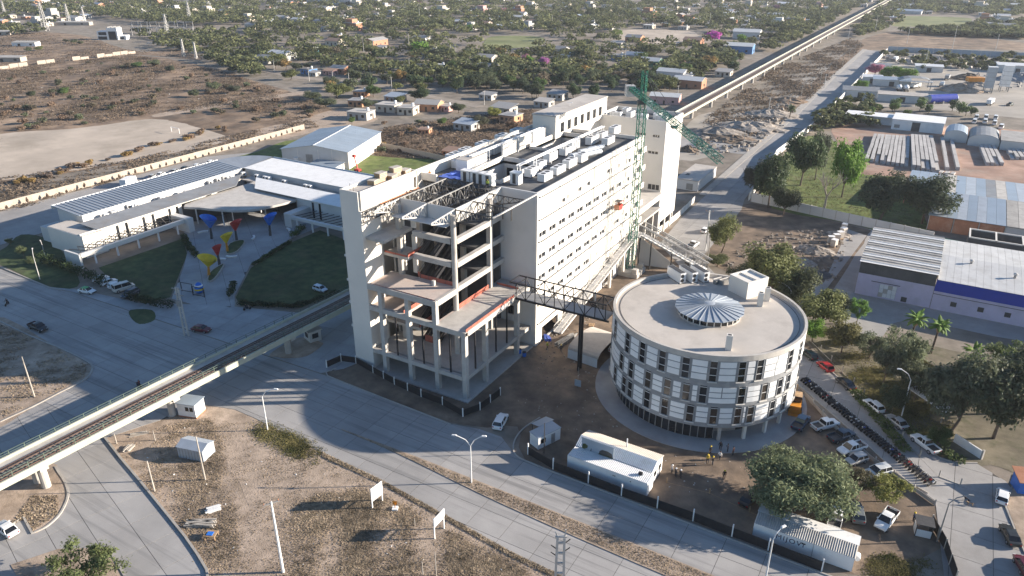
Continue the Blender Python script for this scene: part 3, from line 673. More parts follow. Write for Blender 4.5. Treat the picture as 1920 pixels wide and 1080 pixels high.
for x0 in (-8.7, -6.6, -4.5): hp('inner_frame', MB().beam((x0,-3.0,30.2),(x0,-3.0,33.5),0.2), 'dark_steel')

# --- ramp along the facade and ramp running out from it
rp = thing('access_ramp', 'pale steel lattice ramp climbing along the white hospital facade', 'ramp')
A_, B_ = Vector((1.5,8.0,0.25)), Vector((1.5,54.0,9.5))
MB().beam(A_, B_, 2.2, 0.3).build('walkway', 'plaster_grey', rp)
for s_ in (-1.0, 1.0):
    dv = Vector((s_,0,1.5))
    truss(MB(), A_+dv, B_+dv, 1.3, 1.3, 22, 0.14, 0.08).build('railing', 'pale_steel', rp)
for t in (0.25, 0.45, 0.65, 0.85, 0.99):
    p = A_.lerp(B_, t); MB().box(1.2,1.8,p.y-0.3,p.y+0.3,0,p.z-0.1).build('support', 'plaster', rp)
MB().box(0.2,3.2,53.6,57.4,9.2,9.6).build('landing', 'plaster_grey', rp)
rq = thing('covered_ramp', 'covered lattice ramp with curved white handrail leading down from the hospital', 'ramp')
A_, B_ = Vector((3.2,56.0,9.4)), Vector((21.0,59.5,1.2))
MB().beam(A_, B_, 2.6, 0.3).build('walkway', 'plaster_grey', rq)
for s_ in (-1.3, 1.3):
    dv = Vector((0,s_,2.6)); lattice(MB(), A_+dv-Vector((0,0,1.2)), B_+dv-Vector((0,0,1.2)), 0.3, 14, 0.14, 0.08, h=2.6).build('side_truss', 'grey_steel', rq)
mb = MB(); pr = [(-0.2,56.0,9.3),(0.6,56.0,11.6),(2.2,56.2,12.6),(4.2,56.3,12.2),(22.0,59.6,4.0)]
for a, b_ in zip(pr[:-1], pr[1:]):
    for s_ in (-1.5, 1.5): mb.tube((a[0],a[1]+s_,a[2]), (b_[0],b_[1]+s_,b_[2]), 0.16, n=6)
mb.build('handrail', 'pale_steel', rq)
for x, y, z in ((6.3,54.9,8.0),(12.0,56.0,5.4),(3.0,54.7,9.2),(16.5,57.2,3.3)): MB().box(x-0.15,x+0.15,y-0.15,y+0.15,0,z).build('support', 'dark_steel', rq)
MB().add([(2.0,56.6,0.03),(12.5,58.6,0.03),(12.5,58.6,0.9),(2.0,56.6,8.6)], [(0,1,2,3)]).add([(2.0,56.9,0.03),(12.5,58.9,0.03),(12.5,58.9,0.9),(2.0,56.9,8.6)], [(3,2,1,0)]).build('side_wall', 'plaster_grey', rq)

# --- builders' hoist on the facade
hs = thing('builders_hoist', 'slender lattice hoist mast with red cage against the hospital facade', 'hoist', (1.0, 39.2, 0))
lattice(MB(), (0,0,0.1), (0,0,37.0), 0.75, 40, 0.09, 0.05).build('mast', 'pale_steel', hs)
MB().box(0.45,1.9,-1.0,1.0,21.6,21.75).build('cage_floor', 'dark_steel', hs); MB().box(0.45,1.9,-1.0,1.0,23.8,23.9).build('cage_roof', 'dark_steel', hs)
for y in (-1.0, 0.97): MB().box(0.45,1.9,y,y+0.03,21.75,23.0).build('cage_side', 'brick', hs)
MB().box(1.87,1.9,-0.97,0.97,21.75,22.9).build('cage_gate', 'red_paint', hs)
MB().box(-0.5,0.9,1.1,4.2,21.5,21.7).build('platform', 'dark_steel', hs)
MB().beam((0.85,1.1,22.8),(0.85,4.2,22.8),0.06).beam((0.85,4.2,21.6),(0.85,4.2,22.8),0.06).beam((0.85,2.6,21.6),(0.85,2.6,22.8),0.06).build('platform_rail', 'red_paint', hs)

# --- tower crane
cr = thing('tower_crane', 'green lattice tower crane standing against the white hospital facade', 'crane', (2.6, 50.0, 0))
lattice(MB(), (0,0,1.2), (0,0,46.5), 1.7, 26, 0.17, 0.075).build('mast', 'crane_green', cr)
MB().box(-3.2,3.2,-3.2,3.2,0,1.2).build('footing', 'raw_concrete', cr)
for sx in (-1, 1):
    for sy in (-1, 1): MB().box(sx*2.2-0.7,sx*2.2+0.7,sy*2.2-0.7,sy*2.2+0.7,1.2,2.4).build('ballast_block', 'raw_concrete', cr)
MB().lathe([(1.3,46.4),(1.4,46.5),(1.4,47.2),(1.2,47.3),(0.01,47.3)], n=14).build('slewing_ring', 'dark_steel', cr)
jd = Vector((33.3,-49.4,0)).normalized()
lattice(MB(), jd*0.8+Vector((0,0,48.0)), jd*61+Vector((0,0,48.0)), 1.05, 34, 0.12, 0.055, h=1.15).build('jib', 'crane_green', cr)
lattice(MB(), -jd*0.8+Vector((0,0,47.8)), -jd*17+Vector((0,0,47.8)), 1.3, 12, 0.16, 0.08, h=0.9).build('counter_jib', 'crane_green', cr)
lattice(MB(), (0,0,47.3), (0,0,54.5), 1.1, 6, 0.16, 0.09).build('cathead', 'crane_green', cr)
mb = MB()
for k, t in enumerate((14.2, 15.2, 16.2)):
    c = -jd*t; mb = MB().cbox(c.x, c.y, 0.8, 2.4, 45.6, 48.4, math.atan2(jd.y, jd.x)); mb.build('counterweight', 'pale_steel', cr)
MB().beam((0,0,54.4), tuple(jd*40+Vector((0,0,48.7))), 0.08).build('tie_bar', 'dark_steel', cr)
MB().beam((0,0,54.4), tuple(jd*18+Vector((0,0,48.7))), 0.08).build('tie_bar', 'dark_steel', cr)
MB().beam((0,0,54.4), tuple(-jd*15+Vector((0,0,48.3))), 0.08).build('tie_bar', 'dark_steel', cr)
c = jd*1.6+Vector((-jd.y, jd.x, 0))*1.4
MB().cbox(c.x, c.y, 1.5, 1.4, 45.3, 47.3, math.atan2(jd.y, jd.x)).build('cab', 'white_metal', cr)
c = jd*30; MB().cbox(c.x, c.y, 1.6, 1.2, 46.9, 47.25, math.atan2(jd.y, jd.x)).build('trolley', 'dark_steel', cr)

# --- footbridge to the round building
fb = thing('footbridge', 'black steel truss footbridge joining the hospital frame to the round building', 'bridge')
MB().box(-1.1,19.6,-6.9,-3.1,14.75,15.0).build('deck', 'plaza', fb)
for y in (-7.0, -3.0):
    mb = MB(); n = 9
    mb.box(-2.6,20.2,y-0.14,y+0.14,14.55,14.9); mb.beam((-2.6,y,18.2),(19.6,y,18.2),0.22,0.22)
    for i in range(n+1):
        x = -1.0+20.4*i/n; mb.beam((x,y,14.8),(x,y,18.2),0.15)
        if i < n:
            x2 = -1.0+20.4*(i+1)/n
            if i % 2: mb.beam((x,y,14.8),(x2,y,18.2),0.13)
            else: mb.beam((x,y,18.2),(x2,y,14.8),0.13)
    mb.build('side_truss', 'black_metal', fb)
for x in (-2.4, -0.4, 10.4, 19.4): MB().beam((x,-7.0,18.3),(x,-3.0,18.3),0.16).build('portal_beam', 'black_metal', fb)
for y in (-4.5, -3.3): MB().box(12.7,13.1,y-0.2,y+0.2,0,14.55).build('leg', 'black_metal', fb)
# ================================================================== things on the hospital roof
ZR = 34.75
ac = Proto('air_handler', 'air conditioner')
ac.part('casing', MB().box(-2.2,2.2,-0.95,0.95,0.25,2.3), 'white_metal')
mb = MB()
for x in (-1.45, 0.0, 1.45): mb.box(x-0.03,x+0.03,-0.98,-0.952,0.3,2.25)
ac.part('panel_seam', mb, 'grey_steel')
ac.part('base_frame', MB().box(-2.25,2.25,-1.0,1.0,0.0,0.22), 'dark_steel')
ac.part('fan_grille', MB().lathe([(0.01,2.33),(0.6,2.33),(0.62,2.305)], -1.0, 0, 12), 'black_metal')
ac.part('fan_grille', MB().lathe([(0.01,2.33),(0.6,2.33),(0.62,2.305)], 1.0, 0, 12), 'black_metal')
cab = Proto('electrical_cabinet', 'cabinet')
cab.part('cabinet_body', MB().box(-1.1,1.1,-0.9,0.9,0.1,2.7), 'white_metal')
cab.part('cabinet_door', MB().box(-0.45,0.35,-0.94,-0.905,0.3,2.5), 'dark_steel')
cab.part('cabinet_lid', MB().box(-1.18,1.18,-0.98,0.98,2.7,2.8), 'white')
duct = Proto('silver_duct', 'duct')
duct.part('duct_pipe', MB().tube((-2.6,0,0.75),(2.6,0,0.75),0.7,n=12), 'galvanised', smooth=False)
duct.part('duct_strap', MB().tube((-0.06,0,0.75),(0.06,0,0.75),0.74,n=12), 'grey_steel')
duct.part('duct_foot', MB().box(-1.8,-1.6,-0.5,0.5,0,0.25), 'dark_steel')
duct.part('duct_foot', MB().box(1.6,1.8,-0.5,0.5,0,0.25), 'dark_steel')
rows = [
 ('beside the right parapet of the hospital roof', ac, [(1022,338),(1046,325),(1068,313),(1090,303)]),
 ('between the first courtyard and the parapet on the hospital roof', ac, [(996,330),(1012,316),(1032,302),(1060,290),(1074,281)]),
 ('in the row behind the first courtyard wall on the hospital roof', ac, [(862,313),(886,302),(906,296),(928,288),(952,277),(975,266),(1000,255)]),
 ('beside the long far parapet of the hospital roof', ac, [(850,300),(872,291),(905,280),(940,266),(968,254)]),
 ('near the tower wall at the end of the hospital roof', ac, [(1110,270),(1128,262),(1152,252),(1140,270)]),
]
rowlabels = ['white rooftop air handler in the row by the facade parapet', 'white rooftop air handler beside the white pipe rack over the courtyard edge',
             'white rooftop air handler standing along the first courtyard wall', 'white rooftop air handler along the long low parapet facing the warehouse',
             'white rooftop air handler close to the tall grey tower wall']
for (gname, pr_, pts), lb in zip(rows, rowlabels):
    for k, (x, y) in enumerate(pts):
        p = G(x, y, ZR); sc = rnd.uniform(0.8, 1.15)
        pr_.place((p.x, p.y, ZR), math.pi/2, lb, 'air handlers '+gname, scale=(sc, 0.95, rnd.uniform(0.75,1.05)))
for x, y in ((876,341),(894,344),(905,346),(918,349),(968,345)):
    p = G(x, y, ZR); cab.place((p.x, p.y, ZR), 0, 'white electrical cabinet at the roof edge above the open frame', 'cabinets at the roof edge')
for x, y in ((1082,296),(1100,288),(1117,283),(1112,292)):
    p = G(x, y, ZR); duct.place((p.x, p.y, ZR), R(70), 'silver round duct lying near the facade parapet on the hospital roof', 'silver ducts on the roof')
bigunit = Proto('chiller_unit', 'air conditioner')
bigunit.part('casing', MB().box(-1.6,1.6,-4.2,4.2,0.2,2.9), 'white'); bigunit.part('base_frame', MB().box(-1.7,1.7,-4.3,4.3,0,0.2), 'dark_steel')
bigunit.part('access_door', MB().box(1.6,1.63,-1.0,0.2,0.5,2.5), 'white_metal'); bigunit.part('roof_cap', MB().box(-1.68,1.68,-4.3,4.3,2.9,2.98), 'roof_pale')
p = G(878, 322, ZR); bigunit.place((p.x-1, p.y+3, ZR), 0, 'long white chiller casing beside the first rooftop courtyard', None)
for k in range(3):
    p = Vector((-27.2, 12.0+2.4*k, ZR))
    f = Proto('condenser', 'condenser'); f.part('casing', MB().box(-0.9,0.9,-0.9,0.9,0.1,2.2), 'white_metal'); f.part('coil', MB().box(0.9,0.95,-0.8,0.8,0.3,2.0), 'black_metal')
    f.place(p, 0, 'condenser with black coil side in the row on the hospital roof', 'condensers with black coils')
tp = thing('blue_tarpaulin', 'blue and white tarpaulin spread on the hospital roof', 'tarpaulin', (0,0,0))
r2 = random.Random(3); mb = MB(); n = 12; c0 = [(-27.0,2.6),(-20.5,3.4),(-21.0,8.6),(-26.5,9.0)]
vs = [(c0[0][0]*(1-u)*(1-v)+c0[1][0]*u*(1-v)+c0[2][0]*u*v+c0[3][0]*(1-u)*v, c0[0][1]*(1-u)*(1-v)+c0[1][1]*u*(1-v)+c0[2][1]*u*v+c0[3][1]*(1-u)*v, ZR+0.1+r2.random()*0.35)
      for j in range(n) for i in range(n) for u, v in ((i/(n-1), j/(n-1)),)]
mb.add(vs, [(j*n+i, j*n+i+1, (j+1)*n+i+1, (j+1)*n+i) for j in range(n-1) for i in range(n-1)])
mb.build('tarpaulin_sheet', 'blue_tarp', tp)
# pipe racks
def rack(x, y0, y1, lb, step):
    t = thing('pipe_rack', lb, 'pipe rack')
    for dx in (-0.35, 0.35): MB().box(x+dx-0.13,x+dx+0.13,y0,y1,37.8,38.05).build('rail', 'white', t)
    y = y0+0.5
    while y < y1:
        for dx in (-0.35, 0.35): MB().box(x+dx-0.07,x+dx+0.07,y-0.07,y+0.07,ZR,37.8).build('rack_post', 'white', t)
        y += step
rack(-10.8, 10.4, 57.0, 'twin white pipe rack running past the courtyards on the hospital roof', 7.6)
rack(-24.4, 12.0, 48.5, 'twin white pipe rack along the far side of the hospital roof', 7.2)
# white screens behind the second courtyard
for k in range(3):
    t = thing('plant_screen', 'white louvred plant screen standing behind the second courtyard', 'screen', (-23.0, 27.5+7.6*k, ZR), group='plant screens')
    MB().box(-0.1,0.1,-3.5,3.5,0.3,3.4).build('screen_panel', 'plaster', t); MB().box(-0.25,0.25,-3.6,-3.35,0,3.7).build('screen_post', 'plaster_grey', t)
    for z in (1.2, 2.3): MB().box(0.1,0.15,-3.5,3.5,z,z+0.1).build('screen_rail', 'grey_steel', t)
# water tank stand, small clutter on the tower roof
for k, (x, y) in enumerate(((-18.0,83.0),(-14.5,86.0),(-10.0,84.0),(-6.5,88.0),(-4.0,84.5),(-17.5,90.0))):
    ac.place((x, y, 34.8), R(90*(k%2)), 'white air handler on the roof of the rear tower', 'air handlers on the rear tower', scale=(0.8,0.9,0.8))
# timber crates on the core roof
crate = Proto('timber_crate', 'crate')
mb = MB(); mb.box(-1.1,1.1,-0.8,0.8,0.0,0.9); crate.part('crate_body', mb, 'wood')
for z in (0.12, 0.42, 0.72):
    crate.part('batten', MB().box(-1.13,1.13,-0.83,-0.80,z,z+0.14), 'timber_grey')
crate.part('crate_lid', MB().box(-1.16,1.16,-0.86,0.86,0.9,0.98), 'timber_grey')
cl = {0: 'on the roof floor', 1: 'stacked on a lower crate'}
for k, (x, y, z) in enumerate(((-27.6,-18.6,0),(-27.7,-16.4,0),(-27.4,-16.5,1),(-26.6,-14.0,0),(-28.4,-14.2,0),(-27.4,-11.6,0),(-27.4,-11.7,1),(-28.3,-11.3,0),(-26.7,-9.4,0))):
    crate.place((x, y, 38.7+z*0.98), R(rnd.uniform(-12,12)+90), 'timber crate of fittings %s of the hospital core' % ('stacked on another crate on the roof' if z else 'lying on the roof'),
                'timber crates on the core roof ' + ('upper' if z else 'lower'), scale=(1.0,0.95,1.0))
rebar = thing('starter_bars', 'thin starter bars sticking up at the corner of the hospital core roof', 'rebar', (-27.8,-25.3,38.7))
for k in range(2): MB().beam((0.9*k,0,0),(0.9*k,0,1.8-0.5*k),0.06).build('bar', 'dark_steel', rebar)
# drums and pallets at the foot of the frame
drum = Proto('blue_drum', 'drum')
drum.part('drum_body', MB().lathe([(0.01,0),(0.42,0),(0.45,0.3),(0.42,0.33),(0.45,0.6),(0.42,1.0),(0.01,1.0)], n=14), 'blue_paint'); drum.part('drum_lid', MB().lathe([(0.44,1.0),(0.44,1.04),(0.01,1.05)], n=14), 'black_metal')
for x, y in ((974,664),(983,668)):
    p = G(x, y); drum.place((p.x, p.y, 0.28 if p.x < -0.4 else 0.02), 0, 'blue plastic drum beside a frame column of the hospital', 'blue drums')

# ================================================================== round building
RB = thing('round_building', 'round four storey building with white cladding panels and a glazed skylight', 'building', (0,0,0))
def fromcam(x, y): # camera-aligned metres -> world XY
    return (CAM[0]+x*_V[0]+y*_U[0], CAM[1]+x*_V[1]+y*_U[1])
RC = fromcam(38.0, 128.3); RR = 18.1
def ang_px(px, py, rad):
    """angle on the drum that a pixel looks at"""
    a = (px-960)/FPX; b = -(py-540)/FPX; fw = _c+b*_s; up = -_s+b*_c
    d = Vector((fw*_U[0]+a*_V[0], fw*_U[1]+a*_V[1], up)); o = Vector(CAM)
    ox, oy = o.x-RC[0], o.y-RC[1]
    A = d.x**2+d.y**2; B = 2*(ox*d.x+oy*d.y); C = ox*ox+oy*oy-rad*rad
    t = (-B-math.sqrt(max(0, B*B-4*A*C)))/(2*A)
    return math.atan2(oy+t*d.y, ox+t*d.x)
def drum_arc(mb, r0, r1, a0, a1, z0, z1, n=None):
    n = n or max(1, int(abs(a1-a0)/0.06)); vs = []
    for i in range(n+1):
        a = a0+(a1-a0)*i/n; c, s_ = math.cos(a), math.sin(a)
        vs += [(RC[0]+r0*c,RC[1]+r0*s_,z0),(RC[0]+r1*c,RC[1]+r1*s_,z0),(RC[0]+r1*c,RC[1]+r1*s_,z1),(RC[0]+r0*c,RC[1]+r0*s_,z1)]
    fs = []
    for i in range(n):
        for k in range(4): fs.append((i*4+k, i*4+(k+1)%4, (i+1)*4+(k+1)%4, (i+1)*4+k))
    fs += [(3,2,1,0), (n*4, n*4+1, n*4+2, n*4+3)]
    return mb.add(vs, fs)
TAU = 2*math.pi
drum_arc(MB(), RR-0.5, RR, 0, TAU, 3.5, 17.4, 120).build('drum_wall', 'grey_band', RB)
drum_arc(MB(), RR-0.4, RR+0.12, 0, TAU, 17.3, 18.35, 120).build('parapet', 'raw_concrete', RB)
for z in (3.75, 8.2, 12.6): drum_arc(MB(), RR-0.3, RR+0.04, 0, TAU, z-0.2, z+0.2, 120).build('floor_band', 'grey_band', RB)
mb = MB(); mb.add([(RC[0]+(RR-0.38)*math.cos(TAU*i/96), RC[1]+(RR-0.38)*math.sin(TAU*i/96), 17.72) for i in range(96)], [tuple(range(96))]); mb.build('roof', 'roof_pale', RB)
drum_arc(MB(), RR-1.25, RR-1.18, 0, TAU, 17.725, 17.80, 96).build('roof_cable', 'dark_steel', RB)
mb = MB(); mb.add([(RC[0]+(RR-0.3)*math.cos(TAU*i/96), RC[1]+(RR-0.3)*math.sin(TAU*i/96), 3.66) for i in range(96)], [tuple(range(95,-1,-1))]); mb.build('soffit', 'dark_or_shaded_concrete', RB)
rowpx = [(10.6, 4.1, 3, [(1178,631),(1205.5,652.5),(1242.5,670),(1286,686),(1337.5,695),(1390.5,699),(1424,696),(1480.5,677),(1500,659)], 13.15),
         (0, 3.5, 2, [(1167,660),(1184.5,680),(1216,701),(1252,719),(1287,730),(1318,737.5),(1390,742.5),(1432.5,736),(1461,726),(1477,715)], 8.58),
         (0, 3.55, 2, [(1172,699),(1182.5,714),(1214,739),(1247,755.5),(1294,771),(1337.5,779),(1382.5,780),(1406,777.5),(1447,764.6),(1470,746)], 4.3)]
wz = 0
def local_arc_mesh(a, w0, z0, z1, r0, r1):
    """box following the drum, as one mesh"""
    return drum_arc(MB(), r0, r1, a-w0/RR/2, a+w0/RR/2, z0, z1, 1 if w0 < 1.6 else 3)
for _, h, nb, pts, z0 in rowpx:
    angs = sorted((ang_px(x, y, RR)) % TAU for x, y in pts)
    # go on round the back with the same rhythm
    a = angs[-1]+0.32 if (angs[0]+TAU-angs[-1]) > 0.5 else None
    gaps = [(angs[i+1]-angs[i]) for i in range(len(angs)-1)]
    big = max(range(len(gaps)), key=lambda i: gaps[i]) if max(gaps) > 1.2 else None
    if big is not None: angs = angs[big+1:]+[x+TAU for x in angs[:big+1]]
    full = list(angs); a = angs[-1]+0.30
    while a < angs[0]+TAU-0.2: full.append(a); a += 0.30
    for a in full:
        ww = 1.25
        wn = local_arc_mesh(a, ww, z0, z0+h, RR-0.45, RR+0.02).build('window', 'glass_dark' if rnd.random() > 0.12 else 'glass_brown', RB)
        t = 0.09
        for s_ in (-1, 1): local_arc_mesh(a+s_*(ww/2+0.02)/RR, 0.14, z0, z0+h, RR-0.1, RR+0.12).build('jamb', 'grey_band', wn)
        for k in range(nb):
            zz = z0+h*(0.30 if k == 0 else (0.66 if k == 1 else 0.985)) if nb == 3 else z0+h*(0.46 if k == 0 else 0.93)
            local_arc_mesh(a, ww, zz-t/2, zz+t/2, RR-0.05, RR+0.06).build('glazing_bar', 'white', wn)
        local_arc_mesh(a, ww+0.4, z0-0.2, z0-0.08, RR-0.05, RR+0.22).build('sill', 'plaster', wn)
    full.append(full[0]+TAU)
    for a0, a1 in zip(full[:-1], full[1:]):
        g0 = a0+0.95/RR; g1 = a1-0.95/RR
        if g1-g0 < 0.02: continue
        for q in range(3):
            hh = (h-0.10)/3; zz = z0-0.05+q*hh+0.1
            L_ = (g1-g0)*RR; ncut = max(1, int(round(L_/rnd.uniform(2.4,4.2))))
            off_ = rnd.uniform(-0.12,0.12) if ncut > 1 else 0
            for k in range(ncut):
                b0 = g0+(g1-g0)*(k+(off_ if k else 0))/ncut; b1 = g0+(g1-g0)*(k+1+(off_ if k+1 < ncut else 0))/ncut
                drum_arc(MB(), RR-0.02, RR+0.07, b0+0.10/RR, b1-0.10/RR, zz+0.105, zz+hh-0.105).build('cladding_panel', 'panel_white', RB)
# glazed ground floor on the yard side, open porch on the other
ga0 = ang_px(1170,705,RR-1.4); ga1 = ang_px(1336,815,RR-1.4)
ga0, ga1 = ga0 % TAU, ga1 % TAU
if ga1 < ga0: ga1 += TAU
if ga1-ga0 > math.pi: ga0, ga1 = ga1-TAU, ga0
ng = 19
for i in range(ng):
    a0 = ga0-0.3+(ga1-ga0+0.3)*i/ng; a1 = ga0-0.3+(ga1-ga0+0.3)*(i+1)/ng
    pn = drum_arc(MB(), RR-1.45, RR-1.38, a0, a1, 0.15, 3.64, 1).build('glass_pane', 'glass_dark', RB)
    drum_arc(MB(), RR-1.5, RR-1.28, a1-0.004, a1+0.004, 0.15, 3.63, 1).build('mullion', 'grey_steel', pn)
drum_arc(MB(), RR-4.0, RR-3.8, ga1, ga1+2.6, 0.1, 3.65).build('porch_wall', 'pink_concrete', RB)
drum_arc(MB(), RR-1.6, RR-1.4, ga1+2.6, ga0-0.3+TAU, 0.1, 3.65).build('ground_wall', 'plaster_grey', RB)
for k in range(7):
    a = ga1+0.06+0.28*k; x, y = RC[0]+(RR-1.0)*math.cos(a), RC[1]+(RR-1.0)*math.sin(a)
    MB().cbox(x, y, 0.55, 0.55, 0.12, 3.65, a).build('column', 'plaster' if k else 'raw_concrete', RB)
    if k in (1, 3): drum_arc(MB(), RR-3.79, RR-3.7, a, a+0.12, 0.12, 3.0, 2).build('doorway', 'glass_dark', RB)
drum_arc(MB(), RR-4.2, RR+2.8, 0, TAU, 0.0, 0.12, 64).build('apron', 'plaza', RB)
# skylight
sk = thing('skylight', '', ''); del sk['label']; del sk['category']; sk.parent = RB
SC = G(1331, 572, 19.6); sk.location = (SC.x, SC.y, 17.72); nsk = 14; rs = 6.6
for i in range(nsk*2):
    a0 = TAU*i/(nsk*2); a1 = TAU*(i+1)/(nsk*2)
    mb = MB(); ri = 1.0
    ro0 = rs*(1.0 if i % 2 == 0 else math.cos(math.pi/nsk)); ro1 = rs*(1.0 if i % 2 == 1 else math.cos(math.pi/nsk))
    z0, z1 = 1.45, 2.25
    vs = [(ri*math.cos(a0),ri*math.sin(a0),z1),(ro0*math.cos(a0),ro0*math.sin(a0),z0),(ro1*math.cos(a1),ro1*math.sin(a1),z0),(ri*math.cos(a1),ri*math.sin(a1),z1)]
    vs += [(x,y,z-0.06) for x,y,z in vs]
    mb.add(vs, [(0,1,2,3),(7,6,5,4),(1,5,6,2),(0,4,5,1),(3,2,6,7)]); pn = mb.build('roof_panel', 'galvanised', sk)
    MB().beam((ri*math.cos(a0),ri*math.sin(a0),z1+0.05),(ro0*math.cos(a0),ro0*math.sin(a0),z0+0.05),0.10,0.12).build('roof_rib', 'galvanised', pn)
MB().lathe([(1.02,2.22),(1.05,2.32),(0.6,2.42),(0.01,2.46)], n=20).build('roof_cap', 'galvanised', sk)
mb = MB().lathe([(5.9,0),(5.9,0.22),(5.6,0.22)], n=28); mb.build('skylight_kerb', 'roof_pale', sk)
for i in range(28):
    a0 = TAU*i/28; a1 = TAU*(i+1)/28
    MB().add([(5.75*math.cos(a0),5.75*math.sin(a0),0.2),(5.75*math.cos(a1),5.75*math.sin(a1),0.2),(5.75*math.cos(a1),5.75*math.sin(a1),1.4),(5.75*math.cos(a0),5.75*math.sin(a0),1.4)], [(0,1,2,3)]).build('clerestory_pane', 'glass_dark', sk)
    MB().cbox(5.8*math.cos(a0),5.8*math.sin(a0),0.14,0.16,0.2,1.42,a0).build('clerestory_post', 'plaster', sk)
# stair house, chimneys
cs = [G(1368.7,514.3,21.3), G(1404.7,503.6,21.3), G(1441.7,520,21.3), G(1403.7,530.8,21.3)]
e1 = (cs[2]-cs[3]); e2 = (cs[0]-cs[3]); cen = (cs[0]+cs[2])/2; L1, L2 = e1.length, e2.length; ar = math.atan2(e1.y, e1.x)
sh = MB().cbox(cen.x, cen.y, L1, L2, 17.72, 21.0, ar).build('stair_house', 'plaster', RB)
for s_ in (-1, 1):
    dx, dy = -math.sin(ar)*(L2/2-0.12)*s_, math.cos(ar)*(L2/2-0.12)*s_
    MB().cbox(cen.x+dx, cen.y+dy, L1+0.06, 0.3, 21.0, 21.35, ar).build('parapet', 'plaster', sh)
    dx, dy = math.cos(ar)*(L1/2-0.12)*s_, math.sin(ar)*(L1/2-0.12)*s_
    MB().cbox(cen.x+dx, cen.y+dy, 0.3, L2-0.3, 21.0, 21.34, ar).build('parapet', 'plaster', sh)
MB().cbox(cen.x, cen.y, 0.25, L2-0.3, 21.0, 21.25, ar).build('roof_kerb', 'plaster', sh)
for x, y, h in ((1365,655,2.9),(1424,573,2.9),(1437,563,2.8)):
    p = G(x, y, 17.72); ch = MB().cbox(p.x, p.y, 1.05, 0.95, 17.72, 17.72+h, 0.25).build('chimney', 'plaster', RB)
    MB().cbox(p.x, p.y, 0.6, 0.5, 17.72+h, 17.72+h+0.02, 0.25).build('flue', 'black_metal', ch)
for k, (x, y) in enumerate(((1279,531),(1301,530),(1323,529))):
    t = thing('condensing_unit', 'tall grey condenser unit with twin fans behind the skylight on the round roof', 'air conditioner', tuple(G(x, y, 17.74)), ar+R(84), group='condenser units on the round roof')
    MB().box(-0.2,4.6,-0.7,0.7,0.1,2.3).build('casing', 'white_metal', t)
    MB().box(0.0,4.4,-0.55,0.55,2.3,2.38).build('top_grille', 'dark_steel', t)
    for z in (0.7, 1.7): MB().tube((-0.21,0.2,z),(-0.25,0.2,z),0.4,n=14).build('fan', 'black_metal', t)
    MB().box(-0.3,4.7,-0.75,0.75,0,0.1).build('base_frame', 'dark_steel', t)
for k in range(2):
    p = G(1345+12*k, 531+k, 17.74); t = thing('pump_set', 'low grey pump with pipes beside the stair house on the round roof', 'pump', tuple(p), ar, group='pumps on the round roof')
    MB().box(-0.9,0.9,-0.4,0.4,0,0.9).build('casing', 'grey_steel', t); MB().tube((-1.2,0.2,1.1),(1.2,0.2,1.1),0.12,n=8).build('pipe', 'pale_steel', t); MB().beam((0.3,0.2,0.9),(0.3,0.2,1.1),0.1).build('pipe_support', 'dark_steel', t)
# ================================================================== viaduct
VD = thing('railway_viaduct', 'long single track railway viaduct on concrete piers crossing the avenue', 'viaduct')
VX = [(-51.0,-190),(-50.2,-130),(-48.9,-88),(-47.0,-45),(-45.2,-12),(-44.8,20),(-46.0,90),(-47.6,240),(-48.3,400),(-50.0,640),(-51,900),(-53,1500)]
VL = smoothline(VX, 8)
def vx(y):
    for a, b_ in zip(VL[:-1], VL[1:]):
        if a[1] <= y <= b_[1]: return a[0]+(b_[0]-a[0])*(y-a[1])/(b_[1]-a[1])
    return -48.0
def vline(dx): return [(x+dx, y) for x, y in VL]
ribbon(vline(0), 5.3, 4.9, 5.75).build('deck', 'raw_concrete', VD)
ribbon(vline(2.8), 0.35, 4.8, 6.0).build('girder', 'viaduct_paint', VD)
ribbon(vline(-2.8), 0.35, 4.4, 6.45).build('girder', 'viaduct_paint', VD)
ribbon(vline(0.75), 3.7, 5.75, 5.85).build('ballast_bed', 'ballast', VD)
ribbon(vline(-1.86), 1.5, 5.75, 5.90).build('walkway', 'raw_concrete', VD)
for dx in (0.0, 1.5): ribbon(vline(dx), 0.13, 5.97, 6.14).build('rail', 'rail_steel', VD)
for dx in (-0.75, 2.25): ribbon(vline(dx), 0.10, 5.92, 6.10).build('guard_rail', 'rail_steel', VD)
sl_ = MB().box(-1.35,1.35,-0.14,0.14,0,0.13).mesh('sleeper', 'sleeper')
y = -128.0
while y < 20: obj('sleeper', sl_, VD, (vx(y)+0.75, y, 5.851), math.atan2(-(vx(y+2)-vx(y)), 2)); y += 0.75
mb = MB(); y = 225.0
while y < 620: mb.box(vx(y)-0.6,vx(y)+2.1,y-0.16,y+0.16,5.852,5.97); y += 1.2
mb.build('sleeper', 'sleeper', VD, kind='stuff')
for dx in (-2.85, 2.85):
    for dz in (0.5, 0.95): ribbon([(x+dx,y) for x, y in VL if -150 < y < 240], 0.07, 6.28+dz, 6.35+dz).build('hand_rail', 'green_rail', VD)
    pm = MB().box(-0.05,0.05,-0.05,0.05,0,1.25).mesh('rail_post', 'green_rail')
    y = -128.0
    while y < 12: obj('rail_post', pm, VD, (vx(y)+dx, y, 6.05)); y += 2.5
for y in (-113,-83.4,-59.0,-30.4,0,30,60,90,120,150,180,210,228,258,293,325,360,388,420,452,484,516,548,580,612,650,690,730):
    x0 = vx(y); pr_ = MB().box(x0-2.5,x0+2.5,y-0.7,y+0.7,3.9,4.88).build('pier_cap', 'raw_concrete', VD)
    for x in ((x0-1.1,x0+1.3) if y < -70 else (x0+0.2,)):
        MB().tube((x,y,0),(x,y,3.95),0.7 if y < 40 else 0.95,n=14).build('pier_column', 'raw_concrete', pr_)
